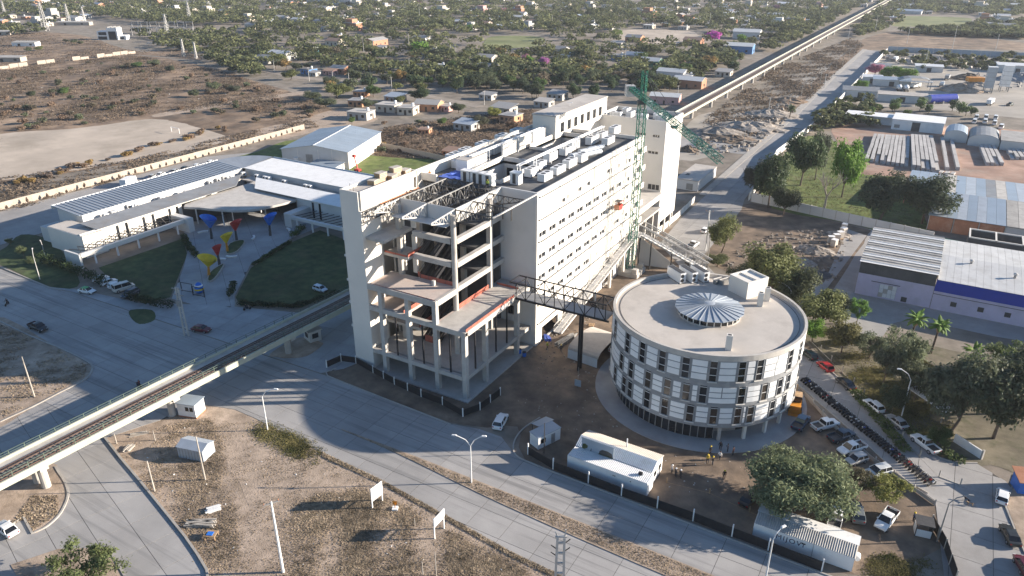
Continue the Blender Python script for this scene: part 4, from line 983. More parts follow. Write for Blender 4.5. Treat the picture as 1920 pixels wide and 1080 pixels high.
# ================================================================== schoolhouse-like health centre on the left
HC = thing('health_centre', 'low grey and white L shaped centre with metal roofs and pergolas', 'building')
def hc(n, mb, m, parent=None, **k): return mb.build(n, m, parent or HC, **k)
hc('wall', MB().box(-163.6,-150.6,-11.5,50.0,0,8.3), 'plaster_grey')
for k in range(44):
    y0 = -12.4+1.43*k
    rp_ = hc('roof_panel', MB().add([(-164.3,y0+0.02,9.3),(-150.2,y0+0.02,8.45),(-150.2,y0+1.41,8.45),(-164.3,y0+1.41,9.3),(-164.3,y0+0.02,9.2),(-150.2,y0+0.02,8.35),(-150.2,y0+1.41,8.35),(-164.3,y0+1.41,9.2)],
        [(0,1,2,3),(7,6,5,4),(0,4,5,1),(1,5,6,2),(2,6,7,3),(3,7,4,0)]), 'zinc_dark')
    hc('standing_seam', MB().beam((-164.3,y0,9.36),(-150.2,y0,8.51),0.22,0.2), 'zinc_roof', rp_)
hc('fascia', MB().box(-164.6,-164.31,-12.6,50.5,8.2,9.5), 'white')
for k in range(10):     # curved corner
    a0 = math.pi-math.pi/2*k/10; a1 = math.pi-math.pi/2*(k+1)/10; q = (-150.2,50.5)
    v0 = (q[0]+14.1*math.cos(a0), q[1]+14.1*math.sin(a0)); v1 = (q[0]+14.1*math.cos(a1), q[1]+14.1*math.sin(a1))
    hc('roof_panel', MB().add([(q[0],q[1],8.45),(*v0,9.3),(*v1,9.3),(q[0],q[1],8.3),(*v0,9.15),(*v1,9.15)], [(0,2,1),(3,4,5),(1,2,5,4)]), 'zinc_dark')
    hc('corner_wall', MB().add([(*v0,0),(*v1,0),(*v1,9.2),(*v0,9.2)], [(0,1,2,3)]), 'plaster_grey')
for k in range(62):
    x0 = -150.2+1.43*k
    if x0 > -70: break
    rp_ = hc('roof_panel', MB().add([(x0+0.02,50.2,8.4),(x0+1.41,50.2,8.4),(x0+1.41,64.6,9.0),(x0+0.02,64.6,9.0),(x0+0.02,50.2,8.3),(x0+1.41,50.2,8.3),(x0+1.41,64.6,8.9),(x0+0.02,64.6,8.9)],
        [(0,1,2,3),(7,6,5,4),(0,4,5,1),(1,5,6,2),(2,6,7,3),(3,7,4,0)]), 'white')  # same slat roof as the long wing, sunlit look put into white
hc('fascia', MB().box(-150,-70,64.62,65.0,7.6,9.3), 'zinc_roof')
hc('wall', MB().box(-150,-70,50.6,64.2,0,8.2), 'plaster_grey')
hc('flat_roof', MB().box(-150.59,-145.5,-13.0,45.0,5.8,6.2), 'roof_pale')
hc('flat_roof', MB().box(-145.4,-70,44.6,50.5,5.8,6.2), 'roof_pale')
hc('end_wall', MB().box(-155.0,-137.4,-20.0,-13.1,0,6.6), 'plaster')
hc('end_roof', MB().box(-154.8,-137.6,-19.8,-13.3,6.6,6.68), 'roof_pale')
hc('end_wall', MB().box(-163.0,-156.0,-18.0,-11.6,0,4.6), 'plaster_grey')
def slope(n, pts, m, t=0.15):
    return hc(n, MB().add(pts+[(x,y,z-t) for x,y,z in pts], [(0,1,2,3),(7,6,5,4),(0,4,5,1),(1,5,6,2),(2,6,7,3),(3,7,4,0)]), m)
slope('lower_roof', [(-145.6,-15.5,7.9),(-137.9,-15.0,7.2),(-137.9,36.0,7.2),(-145.6,45.0,7.9)], 'tin_grey')
slope('lower_roof', [(-138.0,45.0,7.9),(-130.0,37.0,7.2),(-70.0,36.4,7.2),(-70.0,44.6,7.9)], 'white')  # mirrored lower roof, coloured white for its sunlit look
hc('front_wall', MB().box(-139.0,-138.4,-19.9,14.0,0,7.1), 'plaster')
hc('front_wall', MB().box(-111,-70,37.4,38.0,0,7.0), 'plaster_grey')
for y in (-9.0,-6.0,-0.2,3.0,9.0,11.8): hc('window_strip', MB().box(-138.39,-138.3,y,y+0.8,1.0,6.4), 'glass_dark')
for y in (5.2,): hc('glazing', MB().box(-138.39,-138.31,4.2,8.6,0.6,4.6), 'glass_dark')
for x in (-104,-101,-88,-85): hc('window_strip', MB().box(x,x+0.8,37.3,37.39,1.0,6.4), 'glass_dark')
# pergolas with crossed bars
hc('pergola_beam', MB().box(-132.2,-131.2,-25.0,9.0,3.0,4.2), 'plaster')
hc('pergola_end', MB().box(-138.4,-131.2,-25.4,-24.8,0,4.2), 'plaster_grey')
hc('pergola_end', MB().box(-137.8,-129.5,9.0,11.0,0,4.6), 'plaster_grey')
for k in range(13):
    y = -24.0+2.5*k
    hc('pergola_bar', MB().beam((-138.3,y,4.0),(-132.2,y+2.5,4.0),0.14,0.2), 'dark_steel'); hc('pergola_bar', MB().beam((-138.3,y+2.5,4.21),(-132.2,y,4.21),0.14,0.2), 'dark_steel')
for k in range(5): hc('pergola_post', MB().box(-131.9,-131.5,-21.0+6.8*k,-20.6+6.8*k,0,3.0), 'white')
hc('pergola_beam', MB().box(-105,-70,28.6,29.6,3.0,4.0), 'plaster_grey'); hc('pergola_end', MB().box(-108,-105,28.6,37.3,0,4.6), 'plaster_grey')
for k in range(14): hc('pergola_bar', MB().beam((-104.5+2.5*k,29.6,3.8),(-102.0+2.5*k,37.3,3.8),0.14,0.2), 'dark_steel')
for k in range(4): hc('pergola_post', MB().box(-103+6.5*k,-102.6+6.5*k,28.9,29.3,0,3.0), 'white')
cz = 6.3
cp = smoothline(GP([(347,383),(375,389),(415,393),(460,394),(510,386),(566,369),(545,352),(500,338),(462,345)], cz), 3, True)
hc('entrance_canopy', MB().prism(cp, 5.6, cz), 'raw_concrete')
for x, y in ((421,424),(490,400),(438,414),(500,412),(372,420)):
    p = G(x, y); hc('canopy_post', MB().tube((p.x,p.y,0),(p.x,p.y,5.6),0.22,n=8), 'white')
hc('entrance_wall', MB().box(-141,-121,38,38.5,0,5.5), 'dark_or_shaded_concrete')
hc('entrance_wall', MB().add([(-138.3,14,0),(-130.5,38,0),(-130.5,38,5.5),(-138.3,14,5.5)], [(0,1,2,3)]), 'dark_or_shaded_concrete')
for k in range(4): hc('entrance_window', MB().box(-128+2.0*k,-126.4+2.0*k,37.9,37.99,1.6,3.4), 'glass_dark')
fan = Proto('roof_condenser', 'air conditioner')
fan.part('casing', MB().box(-0.75,0.75,-0.6,0.6,0.1,1.4), 'white_metal'); fan.part('fan', MB().tube((-0.2,-0.61,0.75),(-0.2,-0.64,0.75),0.42,n=12), 'black_metal'); fan.part('feet', MB().box(-0.7,0.7,-0.55,0.55,0,0.1), 'dark_steel')
for x, y in ((182,403),(197,399),(219,401),(243,391),(258,390),(292,373),(303,371),(350,364),(395,346),(410,341),(422,337),(445,338),(470,332)):
    p = G(x, y, 6.2)
    if -150.5 < p.x < -145.7: fan.place((p.x,p.y,6.2), R(80), 'white condenser on the flat roof between the two grey metal roofs', 'condensers on the long wing')
    else: fan.place((-148.2,p.y,6.2), R(80), 'white condenser on the flat roof between the two grey metal roofs', 'condensers on the long wing')
for x, y in ((514,324),(526,328),(533,329),(556,337),(595,345),(602,347)):
    p = G(x, y, 6.2); fan.place((p.x, 48.5, 6.2), 0, 'white condenser along the foot of the sunlit white roof', 'condensers on the white roofed wing')

# warehouse with the blue grey roof
WH = thing('warehouse', 'grey walled warehouse with pale blue pitched metal roof', 'warehouse', (-136, 90.6, 0), R(19))
W_, D_ = 29.0, 37.0
MB().box(-0.3,0,0,D_,0,7.2).build('wall', 'plaster', WH); MB().box(-W_,-W_+0.3,0,D_,0,7.2).build('wall', 'plaster_grey', WH)
for y in (0, D_-0.3):
    MB().add([(-W_+0.3,y,0),(-0.3,y,0),(-0.3,y,7.2),(-W_/2,y,9.3),(-W_+0.3,y,7.2),(-W_+0.3,y+0.3,0),(-0.3,y+0.3,0),(-0.3,y+0.3,7.2),(-W_/2,y+0.3,9.3),(-W_+0.3,y+0.3,7.2)],
             [(0,1,2,3,4),(9,8,7,6,5),(0,5,6,1),(1,6,7,2),(4,9,5,0)]).build('gable_wall', 'plaster_grey', WH)
for s_, x0, x1 in ((0,-W_-0.5,-W_/2),(1,-W_/2,0.5)):
    for k in range(12):
        y0 = -0.6+(D_+1.2)*k/12; y1 = y0+(D_+1.2)/12-0.05; z0, z1 = (7.2,9.45) if s_ == 0 else (9.45,7.2)
        MB().add([(x0,y0,z0),(x1,y0,z1),(x1,y1,z1),(x0,y1,z0),(x0,y0,z0-0.1),(x1,y0,z1-0.1),(x1,y1,z1-0.1),(x0,y1,z0-0.1)], [(0,1,2,3),(7,6,5,4),(0,4,5,1),(1,5,6,2),(2,6,7,3),(3,7,4,0)]).build('roof_sheet', 'zinc_roof', WH)
MB().beam((-W_/2,-0.7,9.5),(-W_/2,D_+0.7,9.5),0.5,0.12).build('ridge_cap', 'white_metal', WH)
for x in (-22,-13,-7): MB().box(x-0.1,x+0.1,-0.06,-0.002,0,7.6).build('pilaster', 'plaster', WH)
MB().box(-18.5,-15.5,-0.05,-0.003,0,5.4).build('sliding_door', 'grey_steel', WH)
MB().box(-23.5,-21.8,-1.2,-0.003,2.6,4.0).build('wall_unit', 'white_metal', WH)
AN = thing('lean_to', 'low grey metal lean-to shed in front of the warehouse', 'shed', (-136, 89.0, 0), R(10))
MB().box(-13,-0.5,-9,-0.6,0,3.0).build('wall', 'plaster_grey', AN); MB().add([(-13.4,-9.4,3.05),(-0.1,-9.4,3.05),(-0.1,-0.4,3.6),(-13.4,-0.4,3.6),(-13.4,-9.4,2.95),(-0.1,-9.4,2.95),(-0.1,-0.4,3.5),(-13.4,-0.4,3.5)], [(0,1,2,3),(7,6,5,4),(0,4,5,1),(1,5,6,2),(2,6,7,3),(3,7,4,0)]).build('roof', 'zinc_roof', AN)
RM = thing('red_boom_lift', 'red boom lift parked beside the warehouse', 'boom lift', tuple(G(671,322)))
MB().box(-1.2,1.2,-0.8,0.8,0.4,1.2).build('chassis', 'red_paint', RM); MB().beam((0,0,1.2),(-1.2,0,5.8),0.35).build('boom', 'red_paint', RM)
MB().box(-1.9,-0.7,-0.5,0.5,5.8,6.8).build('basket', 'red_paint', RM)
for sx in (-0.8,0.8):
    for sy in (-0.8,0.8): MB().tube((sx,sy-0.15,0.4),(sx,sy+0.15,0.4),0.4,n=10).build('wheel', 'tyre', RM)

# boundary wall of the centre: panels between piers
BW = thing('boundary_wall', 'long beige precast boundary wall between the car park and the dirt field', 'wall')
pan = MB().box(-0.08,0.08,0.14,2.96,0.05,2.5).mesh('wall_panel','wall_compound'); pst = MB().box(-0.11,0.11,-0.15,0.13,0,2.53).mesh('wall_post','wall_compound')
y = -60.0
while y < 134: obj('wall_panel', pan, BW, (-205.0, y, 0)); obj('wall_post', pst, BW, (-205.0, y, 0)); y += 3.1
BW2 = thing('rear_boundary_wall', 'shaded boundary wall behind the warehouse lawn', 'wall')
a, b_ = G(705,275), G(845,306); n = 16
for k in range(n):
    p = a.lerp(b_, k/n); rz = math.atan2(b_.y-a.y, b_.x-a.x)-math.pi/2
    obj('wall_panel', pan, BW2, tuple(p), rz).scale = (1, (b_-a).length/n/3.1, 1); obj('wall_post', pst, BW2, tuple(p), rz)

# funnel sculptures on the plaza
def funnel(px, py, h, r, lean, m, label, facing, stem='dark_steel'):
    p = G(px, py); t = thing('funnel_sculpture', label, 'sculpture', (p.x, p.y, 0.07), facing, group=None)
    MB().tube((0,0,0),(lean*0.4,0,h*0.55),0.42,0.28,n=10).build('stem', stem, t)
    n = 24; mb = MB(); vs = []
    for k in range(n):
        a = TAU*k/n; vs.append((lean*0.4+0.35*math.cos(a), 0.35*math.sin(a), h*0.5))
    for k in range(n):
        a = TAU*k/n; rr = r*(1.0+0.22*math.cos(a)); vs.append((lean+rr*math.cos(a), rr*0.82*math.sin(a), h*0.93+0.30*r*math.cos(a)))
    for k in range(n):
        a = TAU*k/n; rr = r*0.92*(1.0+0.22*math.cos(a)); vs.append((lean+rr*math.cos(a), rr*0.82*math.sin(a), h*0.90+0.30*r*math.cos(a)))
    mb.add(vs, [(k,(k+1)%n,n+(k+1)%n,n+k) for k in range(n)]+[(n+k,n+(k+1)%n,2*n+(k+1)%n,2*n+k) for k in range(n)]+[(2*n+k,2*n+(k+1)%n,(k+1)%n,k) for k in range(n)])
    c = mb.build('funnel', m, t)
    for k in range(7):
        a = math.pi+(-0.9+0.3*k); q0 = 0.50; q1 = 0.85
        def at(q, d): 
            rr = (0.35+(r*(1+0.22*math.cos(a))-0.35)*q)+d; return Vector((lean*(0.4+0.6*q)+rr*math.cos(a), rr*0.84*math.sin(a), h*0.5+(h*0.43+0.30*r*math.cos(a))*q))
        MB().beam(at(q0,-0.10), at(q1,-0.12), 0.16, 0.05).build('slot', 'black_metal', c)
funnel(397,448,7.4,2.5,-0.6,'blue_paint','blue slotted funnel sculpture beside the long wing on the plaza',R(200))
funnel(507,442,7.0,2.1,0.4,'blue_paint','blue slotted funnel sculpture on the plaza beside the wide lawn',R(60))
funnel(444,451,6.6,1.9,0.2,'red_paint','red funnel sculpture standing in the larger planting bed',R(40))
funnel(427,473,6.0,1.9,0.1,'yellow_paint','yellow flat topped funnel sculpture at the near end of the larger planting bed',R(30),'orange_paint')
funnel(412,497,6.2,1.4,-0.2,'red_paint','slim red funnel sculpture in the smaller planting bed',R(30))
funnel(392,518,5.8,2.6,-1.0,'yellow_paint','wide yellow funnel sculpture in the smaller planting bed',R(200),'orange_paint')
LG = thing('painted_egg', 'blue and yellow banded egg shaped sculpture by the plaza gate', 'sculpture', tuple(G(375,550)+Vector((0,0,0.07))))
MB().lathe([(0.01,0),(0.9,0.3),(1.2,1.2),(1.0,2.2),(0.5,2.9),(0.01,3.1)], n=16).build('egg_body', 'blue_paint', LG, smooth=True)
MB().lathe([(1.23,1.1),(1.22,1.5),(1.16,1.52)], n=16).build('yellow_band', 'yellow_paint', LG); MB().lathe([(1.06,2.1),(0.9,2.45),(0.85,2.4)], n=16).build('white_band', 'white', LG)
def bed(pts, lb, m='lawn'):
    t = thing('planting_bed', lb, 'planting bed'); p = smoothline(GP(pts), 3, True)
    MB().prism(p, 0.05, 0.4).build('soil', m, t)
    ribbon(p, 0.25, 0.05, 0.5, True).build('bed_kerb', 'kerb', t)
bed([(424,475),(432,458),(455,452),(458,458),(446,472),(432,478)], 'larger planting bed with dark soil between funnel sculptures')
bed([(390,528),(395,512),(412,500),(420,498),(408,518),(398,528)], 'smaller planting bed with dark soil on the plaza')
bench = Proto('white_bench', 'bench')
bench.part('bench_seat', drum_arc(MB(), 0,0,0,0.1,0,0,1) and MB().prism([(math.cos(a)*r_, math.sin(a)*r_) for r_, rng in ((3.0, range(0,9)),(2.4, range(8,-1,-1))) for a in [(-0.6+0.15*k) for k in rng]], 0.35, 0.5), 'white')
bench.part('bench_base', MB().prism([(math.cos(a)*r_, math.sin(a)*r_) for r_, rng in ((2.85, range(0,9)),(2.5, range(8,-1,-1))) for a in [(-0.55+0.1375*k) for k in rng]], 0.0, 0.35), 'plaster')
for x, y, a, lb in ((383,441,150,'beside the blue funnel near the long wing'),(527,435,60,'beside the blue funnel near the wide lawn'),(460,448,40,'behind the red funnel'),(440,477,-60,'at the near edge of the larger planting bed'),(408,494,120,'behind the slim red funnel')):
    p = G(x, y); bench.place((p.x,p.y,0.07), R(a), 'curved white bench '+lb, 'curved plaza benches')
for x, y in ((352,548),(373,556)):
    p = G(x, y); t = thing('entrance_gate', 'black tubular gate frame at the %s of the plaza entrance' % ('hedge side' if x < 360 else 'middle'), 'gate', (p.x,p.y,0.07), R(10), None)
    mb = MB().box(-1.9,-1.75,-0.06,0.06,0,2.6).box(1.75,1.9,-0.06,0.06,0,2.6); 
    MB().box(-1.9,-1.75,-0.06,0.06,0,2.6).build('gate_post', 'black_metal', t); MB().box(1.75,1.9,-0.06,0.06,0,2.6).build('gate_post', 'black_metal', t)
    MB().box(-1.75,1.75,-0.05,0.05,2.45,2.6).build('gate_rail', 'black_metal', t); MB().box(-1.75,1.75,-0.05,0.05,0.2,0.32).build('gate_rail', 'black_metal', t)

# ================================================================== near vacant lot and avenue furniture
SK = thing('metal_shack', 'small grey sheet metal hut on the dry lot beside the branch street', 'hut', tuple(G(370,852)), R(14))
MB().box(-2.6,2.6,-1.6,1.6,0,2.3).build('hut_wall', 'galvanised', SK)
MB().add([(-2.75,-1.75,2.3),(2.75,-1.75,2.3),(2.75,0,2.95),(-2.75,0,2.95),(-2.75,1.75,2.3),(2.75,1.75,2.3)], [(0,1,2,3),(3,2,5,4),(0,3,4),(1,5,2)]).build('hut_roof', 'galvanised', SK)
for k in range(8): MB().box(-2.2+0.62*k,-2.12+0.62*k,-1.63,-1.601,0.1,2.25).build('sheet_rib', 'grey_steel', SK)
BT = thing('guard_booth', 'white guard booth with two windows under the viaduct', 'booth', tuple(G(361,775)), R(18))
MB().box(-1.9,1.9,-1.5,1.5,0.3,3.0).build('booth_wall', 'white', BT); MB().box(-2.1,2.1,-1.7,1.7,3.0,3.12).build('booth_roof', 'zinc_roof', BT)
for k in range(2): MB().box(-0.2+0.95*k,0.5+0.95*k,-1.53,-1.502,1.5,2.4).build('window', 'glass_dark', BT)
MB().box(-1.93,-1.902,-1.0,0.2,0.4,2.4).build('door', 'glass_dark', BT); MB().box(-1.95,1.95,-1.55,1.55,0.02,0.3).build('plinth', 'brick', BT)
BT = thing('guard_booth', 'small concrete guard booth beside the traffic island under the viaduct', 'booth', tuple(G(587,636)), R(-20))
MB().box(-1.6,1.6,-1.4,1.4,0.02,2.7).build('booth_wall', 'raw_concrete', BT); MB().box(-1.9,1.9,-1.7,1.7,2.7,2.95).build('booth_roof', 'raw_concrete', BT); MB().box(-0.8,0.6,-1.43,-1.402,1.0,2.2).build('window', 'glass_dark', BT); MB().box(1.602,1.63,-0.8,0.7,1.0,2.2).build('window', 'glass_dark', BT)
def board(pl_, pr_, h, ph, lb):
    a, b_ = G(*pl_), G(*pr_); rz = math.atan2(b_.y-a.y, b_.x-a.x); L_ = (b_-a).length
    t = thing('notice_board', lb, 'sign', tuple(a), rz)
    for x in (0, L_): MB().box(x-0.08,x+0.08,-0.08,0.08,0,h-0.05).build('sign_post', 'white', t)
    MB().box(-0.12,L_+0.12,-0.15,-0.09,h-ph,h).build('sign_panel', 'white', t)
    MB().box(0.08,L_-0.08,-0.05,0.05,h-ph-0.4,h-ph-0.32).build('brace', 'white', t)
board((698.5,953), (717,938.5), 4.0, 2.3, 'large blank white board on two posts beside the avenue')
board((815,1010), (832.5,991), 4.0, 1.5, 'smaller blank white board on two posts beside the avenue')
p = G(741,955); t = thing('warning_sign', 'small orange warning sign on a white concrete block', 'sign', tuple(p), R(30))
MB().box(-0.45,0.45,-0.45,0.45,0,0.35).build('sign_base', 'white', t); MB().box(-0.05,0.05,-0.05,0.05,0.35,1.3).build('sign_post', 'orange_paint', t); MB().add([(-0.35,0.06,0.9),(0.35,0.06,0.9),(0.35,0.06,1.6),(-0.35,0.06,1.6),(-0.35,0.1,0.9),(0.35,0.1,0.9),(0.35,0.1,1.6),(-0.35,0.1,1.6)], [(3,2,1,0),(4,5,6,7),(0,1,5,4),(1,2,6,5),(2,3,7,6),(3,0,4,7)]).build('sign_plate', 'orange_paint', t)
def lamp(px, py, h, arms, lb, m='white_metal', curve=False, base=None, group=None):
    p = G(px, py); t = thing('street_lamp', lb, 'street lamp', (p.x, p.y, 0.02))
    MB().tube((0,0,0),(0,0,h*0.8),0.13,0.09,n=8).build('pole', m, t)
    for az, L_ in arms:
        c, s_ = math.cos(R(az)), math.sin(R(az)); rise = h*0.2
        pts = [(0,0,h*0.8),(c*L_*0.35,s_*L_*0.35,h*0.8+rise*0.6),(c*L_,s_*L_,h)] if L_ > 0.6 else [(0,0,h*0.8),(0,0,h*0.97),(c*L_,s_*L_,h)]
        for a, b_ in zip(pts[:-1], pts[1:]): MB().tube(a, b_, 0.085, 0.07, n=6).build('lamp_arm', m, t)
        MB().cbox(c*(L_+0.35), s_*(L_+0.35), 0.9, 0.34, h-0.06, h+0.12, R(az), 0.7).build('lamp_head', m, t)
    return t
lamp(502,807,9.4,[(20,2.6)],'white street lamp with one long arm at the lot corner of the avenue')
lamp(884,906,9.6,[(30,1.9),(205,2.3)],'white twin arm street lamp standing in the median strip')
lamp(75,524,8.0,[(150,2.6)],'beige bent arm street lamp on the verge by the hedge','pale_steel')
lamp(85,481,4.6,[(160,1.0)],'short grey lamp beside the hedge end','pale_steel')
lamp(1690,781,10.2,[(195,2.0)],'tall white street lamp on the kerb opposite the motorcycles')
lamp(1757,1016,9.3,[(20,2.2)],'dark street lamp by the site gate','grey_steel')
lamp(1436,1082,8.6,[(60,1.4)],'white street lamp beside the lettered site office')
lamp(1476,590,8.0,[(180,2.4)],'white street lamp behind the round building')
lamp(421,424,5.5,[(150,0.9)],'curved lamp in front of the centre canopy','pale_steel')
# poles
def pole(px, py, h, lb, m='timber_grey', arms=0, r=0.14, az=20.0, lean=(0,0)):
    p = G(px, py); t = thing('utility_pole', lb, 'pole', (p.x,p.y,0.0), R(az))
    MB().tube((0,0,0),(lean[0],lean[1],h),r*1.25,r*0.8,n=8).build('pole_shaft', m, t)
    for k in range(arms):
        z = h-0.4-0.9*k; MB().box(-1.1,1.1,-0.08,0.08,z,z+0.15).build('cross_arm', 'grey_steel', t)
        for x in (-1.0,0,1.0): MB().tube((x,0,z+0.15),(x,0,z+0.45),0.06,n=6).build('insulator', 'brick', t)
    return t
pole(531,1073,13.0,'tall white concrete power pole with a crossarm on the dry lot','white',1,0.17,60)
pole(385,900,9.0,'leaning timber pole beside the metal hut','timber_grey',0,0.12)
pole(290,921,6.2,'short timber pole at the kerb of the branch street','timber_grey',0,0.10)
pole(65,745,9.4,'pale timber pole on the corner lot','timber_grey',0,0.13)
pole(219,832,2.2,'low timber stake by the branch kerb','timber_grey',0,0.08); pole(291,826,2.2,'leaning timber stake near the hut','timber_grey',0,0.08)
pole(818,1080,4.5,'thin grey post on the dry lot by the smaller board','timber_grey',0,0.06); pole(793,1078,2.5,'short thin post on the dry lot','timber_grey',0,0.06); pole(778,985,1.4,'low stake near the smaller board','timber_grey',0,0.05)
pole(1322,470,12.6,'tall white concrete power pole by the parked pickups on the side street','white',1,0.2,10); pole(1325,503,9.0,'timber pole on the rubble lot edge','timber_grey',0,0.14)
pole(207,762,1.2,'white marker post beyond the viaduct railing','white',0,0.12)
for x, y, h, lb in ((350,630,12.5,'tapered lattice concrete power pole at the forecourt corner'),):
    p = G(x, y); t = thing('lattice_pole', lb, 'pole', tuple(p), R(15))
    for s_ in (-1, 1): MB().beam((s_*0.55,0,0),(s_*0.3,0,h),0.28,0.3).build('pole_leg', 'raw_concrete', t)
    for k in range(9): z = 0.8+k*1.3; MB().box(-0.5,0.5,-0.09,0.09,z,z+0.22).build('pole_rung', 'raw_concrete', t)
    for z in (h-0.5, h-2.0): MB().box(-1.4,1.4,-0.1,0.1,z,z+0.2).build('cross_arm', 'grey_steel', t)
    MB().box(-0.5,0.5,-0.6,-0.2,h-4.6,h-3.2).build('transformer', 'grey_steel', t)
p = G(1047,1140); t = thing('lattice_pole', 'pale twin legged power pole with insulators by the near carriageway', 'pole', tuple(p), R(30))
for s_ in (-1, 1): MB().beam((s_*0.62,0,0),(s_*0.45,0,12.6),0.3,0.32).build('pole_leg', 'pale_steel', t)
for k in range(7): z = 1.0+k*1.75; MB().box(-0.5,0.5,-0.1,0.1,z,z+0.3).build('pole_rung', 'pale_steel', t)
MB().box(-0.75,0.75,-0.12,0.12,12.6,12.85).build('cross_arm', 'pale_steel', t); MB().beam((-0.5,0,12.85),(-0.7,0,13.5),0.14).build('pole_horn', 'pale_steel', t); MB().beam((0.5,0,12.85),(0.6,0,13.9),0.14).build('pole_horn', 'pale_steel', t)
for s_, z in ((-1,10.6),(1,11.6),(1,10.2),(-1,9.4)): MB().beam((s_*0.5,0,z),(s_*1.25,0.2,z+0.5),0.1).build('insulator', 'black_metal', t)
# mesh fences
def fence(pts, lb, h=1.7, meshm='black_metal', postm='white', posth=2.4, every=5.2, z=0.02, drop=0.0):
    t = thing('mesh_fence', lb, 'fence')
    for a, b_ in zip(pts[:-1], pts[1:]):
        L_ = math.dist(a, b_); n = max(1, int(round(L_/every))); rz = math.atan2(b_[1]-a[1], b_[0]-a[0])
        for k in range(n):
            p = (a[0]+(b_[0]-a[0])*k/n, a[1]+(b_[1]-a[1])*k/n)
            MB().box(-0.09,0.09,-0.09,0.09,0,posth).build('fence_post', postm, t, loc=(*p, z), rz=rz)
            MB().box(0.1,L_/n-0.1,-0.03,0.03,0.05,h+0.12*math.sin(k*2.3)).build('mesh_panel', meshm, t, loc=(*p, z), rz=rz)
    MB().box(-0.09,0.09,-0.09,0.09,0,posth).build('fence_post', postm, t, loc=(*pts[-1], z))
fence(GP([(990,852),(1037,880),(1103,906),(1165,930),(1232,953),(1299,977),(1372,1006),(1440,1032),(1540,1072)]), 'black mesh fence with white concrete posts along the avenue kerb', every=6.4)
fence(GP([(613,690),(640,678),(668,682),(700,700),(740,722),(790,745),(830,760),(868,782),(900,770),(938,742)]), 'sagging black mesh fence with short white posts in front of the open frame', h=1.5, posth=1.9, every=4.2, z=0.11)
fence(GP([(1520,640),(1600,720),(1660,790),(1760,895),(1800,910)]), 'low wire fence along the overgrown verge', h=0.15, posth=1.5, meshm='timber_grey', postm='timber_grey', every=5)
fence(GP([(1490,722),(1560,800),(1640,868),(1752,948)]), 'low wall fence behind the row of motorcycles', h=0.9, posth=1.3, meshm='raw_concrete', postm='raw_concrete', every=4)
fence(GP([(1250,905),(1330,925),(1405,960),(1440,975)]), 'thin rope barrier with low posts on the site ground', h=0.06, posth=1.0, meshm='wood', postm='wood', every=6)
fence(GP([(1745,985),(1770,1030),(1790,1090)]), 'dark hoarding by the site gate', h=1.9, posth=2.1, meshm='black_metal', postm='timber_grey', every=3)
fence([(-1.3,79.0),(-1.0,100),(-1.6,120)], 'pale site hoarding below the rear tower', h=2.2, posth=2.3, meshm='plaster', postm='raw_concrete', every=4)
# timber piles and rubbish on the lot
def pile(px, py, n, L_, rz, m, lb, name='plank_pile', cat='plank pile', w=0.22, part='plank'):
    p = G(px, py); t = thing(name, lb, cat, tuple(p), R(rz)); r = random.Random(px+py)
    rows = max(2, int(n**0.5)+1)
    for k in range(n):
        lay = k//rows; x = (k%rows-rows/2)*(w*1.35)+r.uniform(-0.05,0.05)
        o = MB().box(-w/2,w/2,-L_/2*r.uniform(0.75,1.05),L_/2*r.uniform(0.75,1.05),0,w*0.7).build(part, m, t, loc=(x, r.uniform(-0.3,0.3), lay*w*0.72), rz=R(r.uniform(-7,7)))
    return t
pile(376,985,20,4.6,-60,'timber_grey','pile of weathered poles on the dry lot'); pile(400,958,12,2.2,-35,'white_metal','scattered pale offcuts beside the pole pile'); 
pile(243,842,10,2.0,20,'timber_grey','heap of broken boards by the branch kerb'); pile(262,815,4,3.4,-40,'timber_grey','few long boards lying near the viaduct')
t = thing('workbench', 'rough timber bench with a blue tray beside the pole pile', 'bench', tuple(G(397,1008)), R(25))
MB().box(-0.9,0.9,-0.7,0.7,0.75,0.85).build('bench_top', 'wood', t); MB().box(-0.5,0.4,-0.5,0.3,0.85,0.95).build('tray', 'blue_paint', t)
for sx in (-0.8,0.8):
    for sy in (-0.6,0.6): MB().box(sx-0.06,sx+0.06,sy-0.06,sy+0.06,0,0.75).build('leg', 'wood', t)
pile(1062,640,12,7.0,-10,'grey_steel','stack of steel sections lying by the ramp foot','steel_stack','steel stack',0.3,'steel_section')
pile(1068,590,8,5.0,-15,'grey_steel','bundle of steel bars beside the white facade','steel_stack','steel stack',0.25,'steel_section')
pile(1128,585,10,7.5,30,'dark_steel','dark steel beams stacked behind the vaulted shed','steel_stack','steel stack',0.3,'steel_section')
pile(1110,612,12,1.6,10,'wood','broken timber scattered beside the vaulted shed')
pile(1028,636,8,2.4,40,'blue_tarp','blue wrapped bundle against the facade foot','wrapped_bundle','bundle',0.4,'wrapped_item')
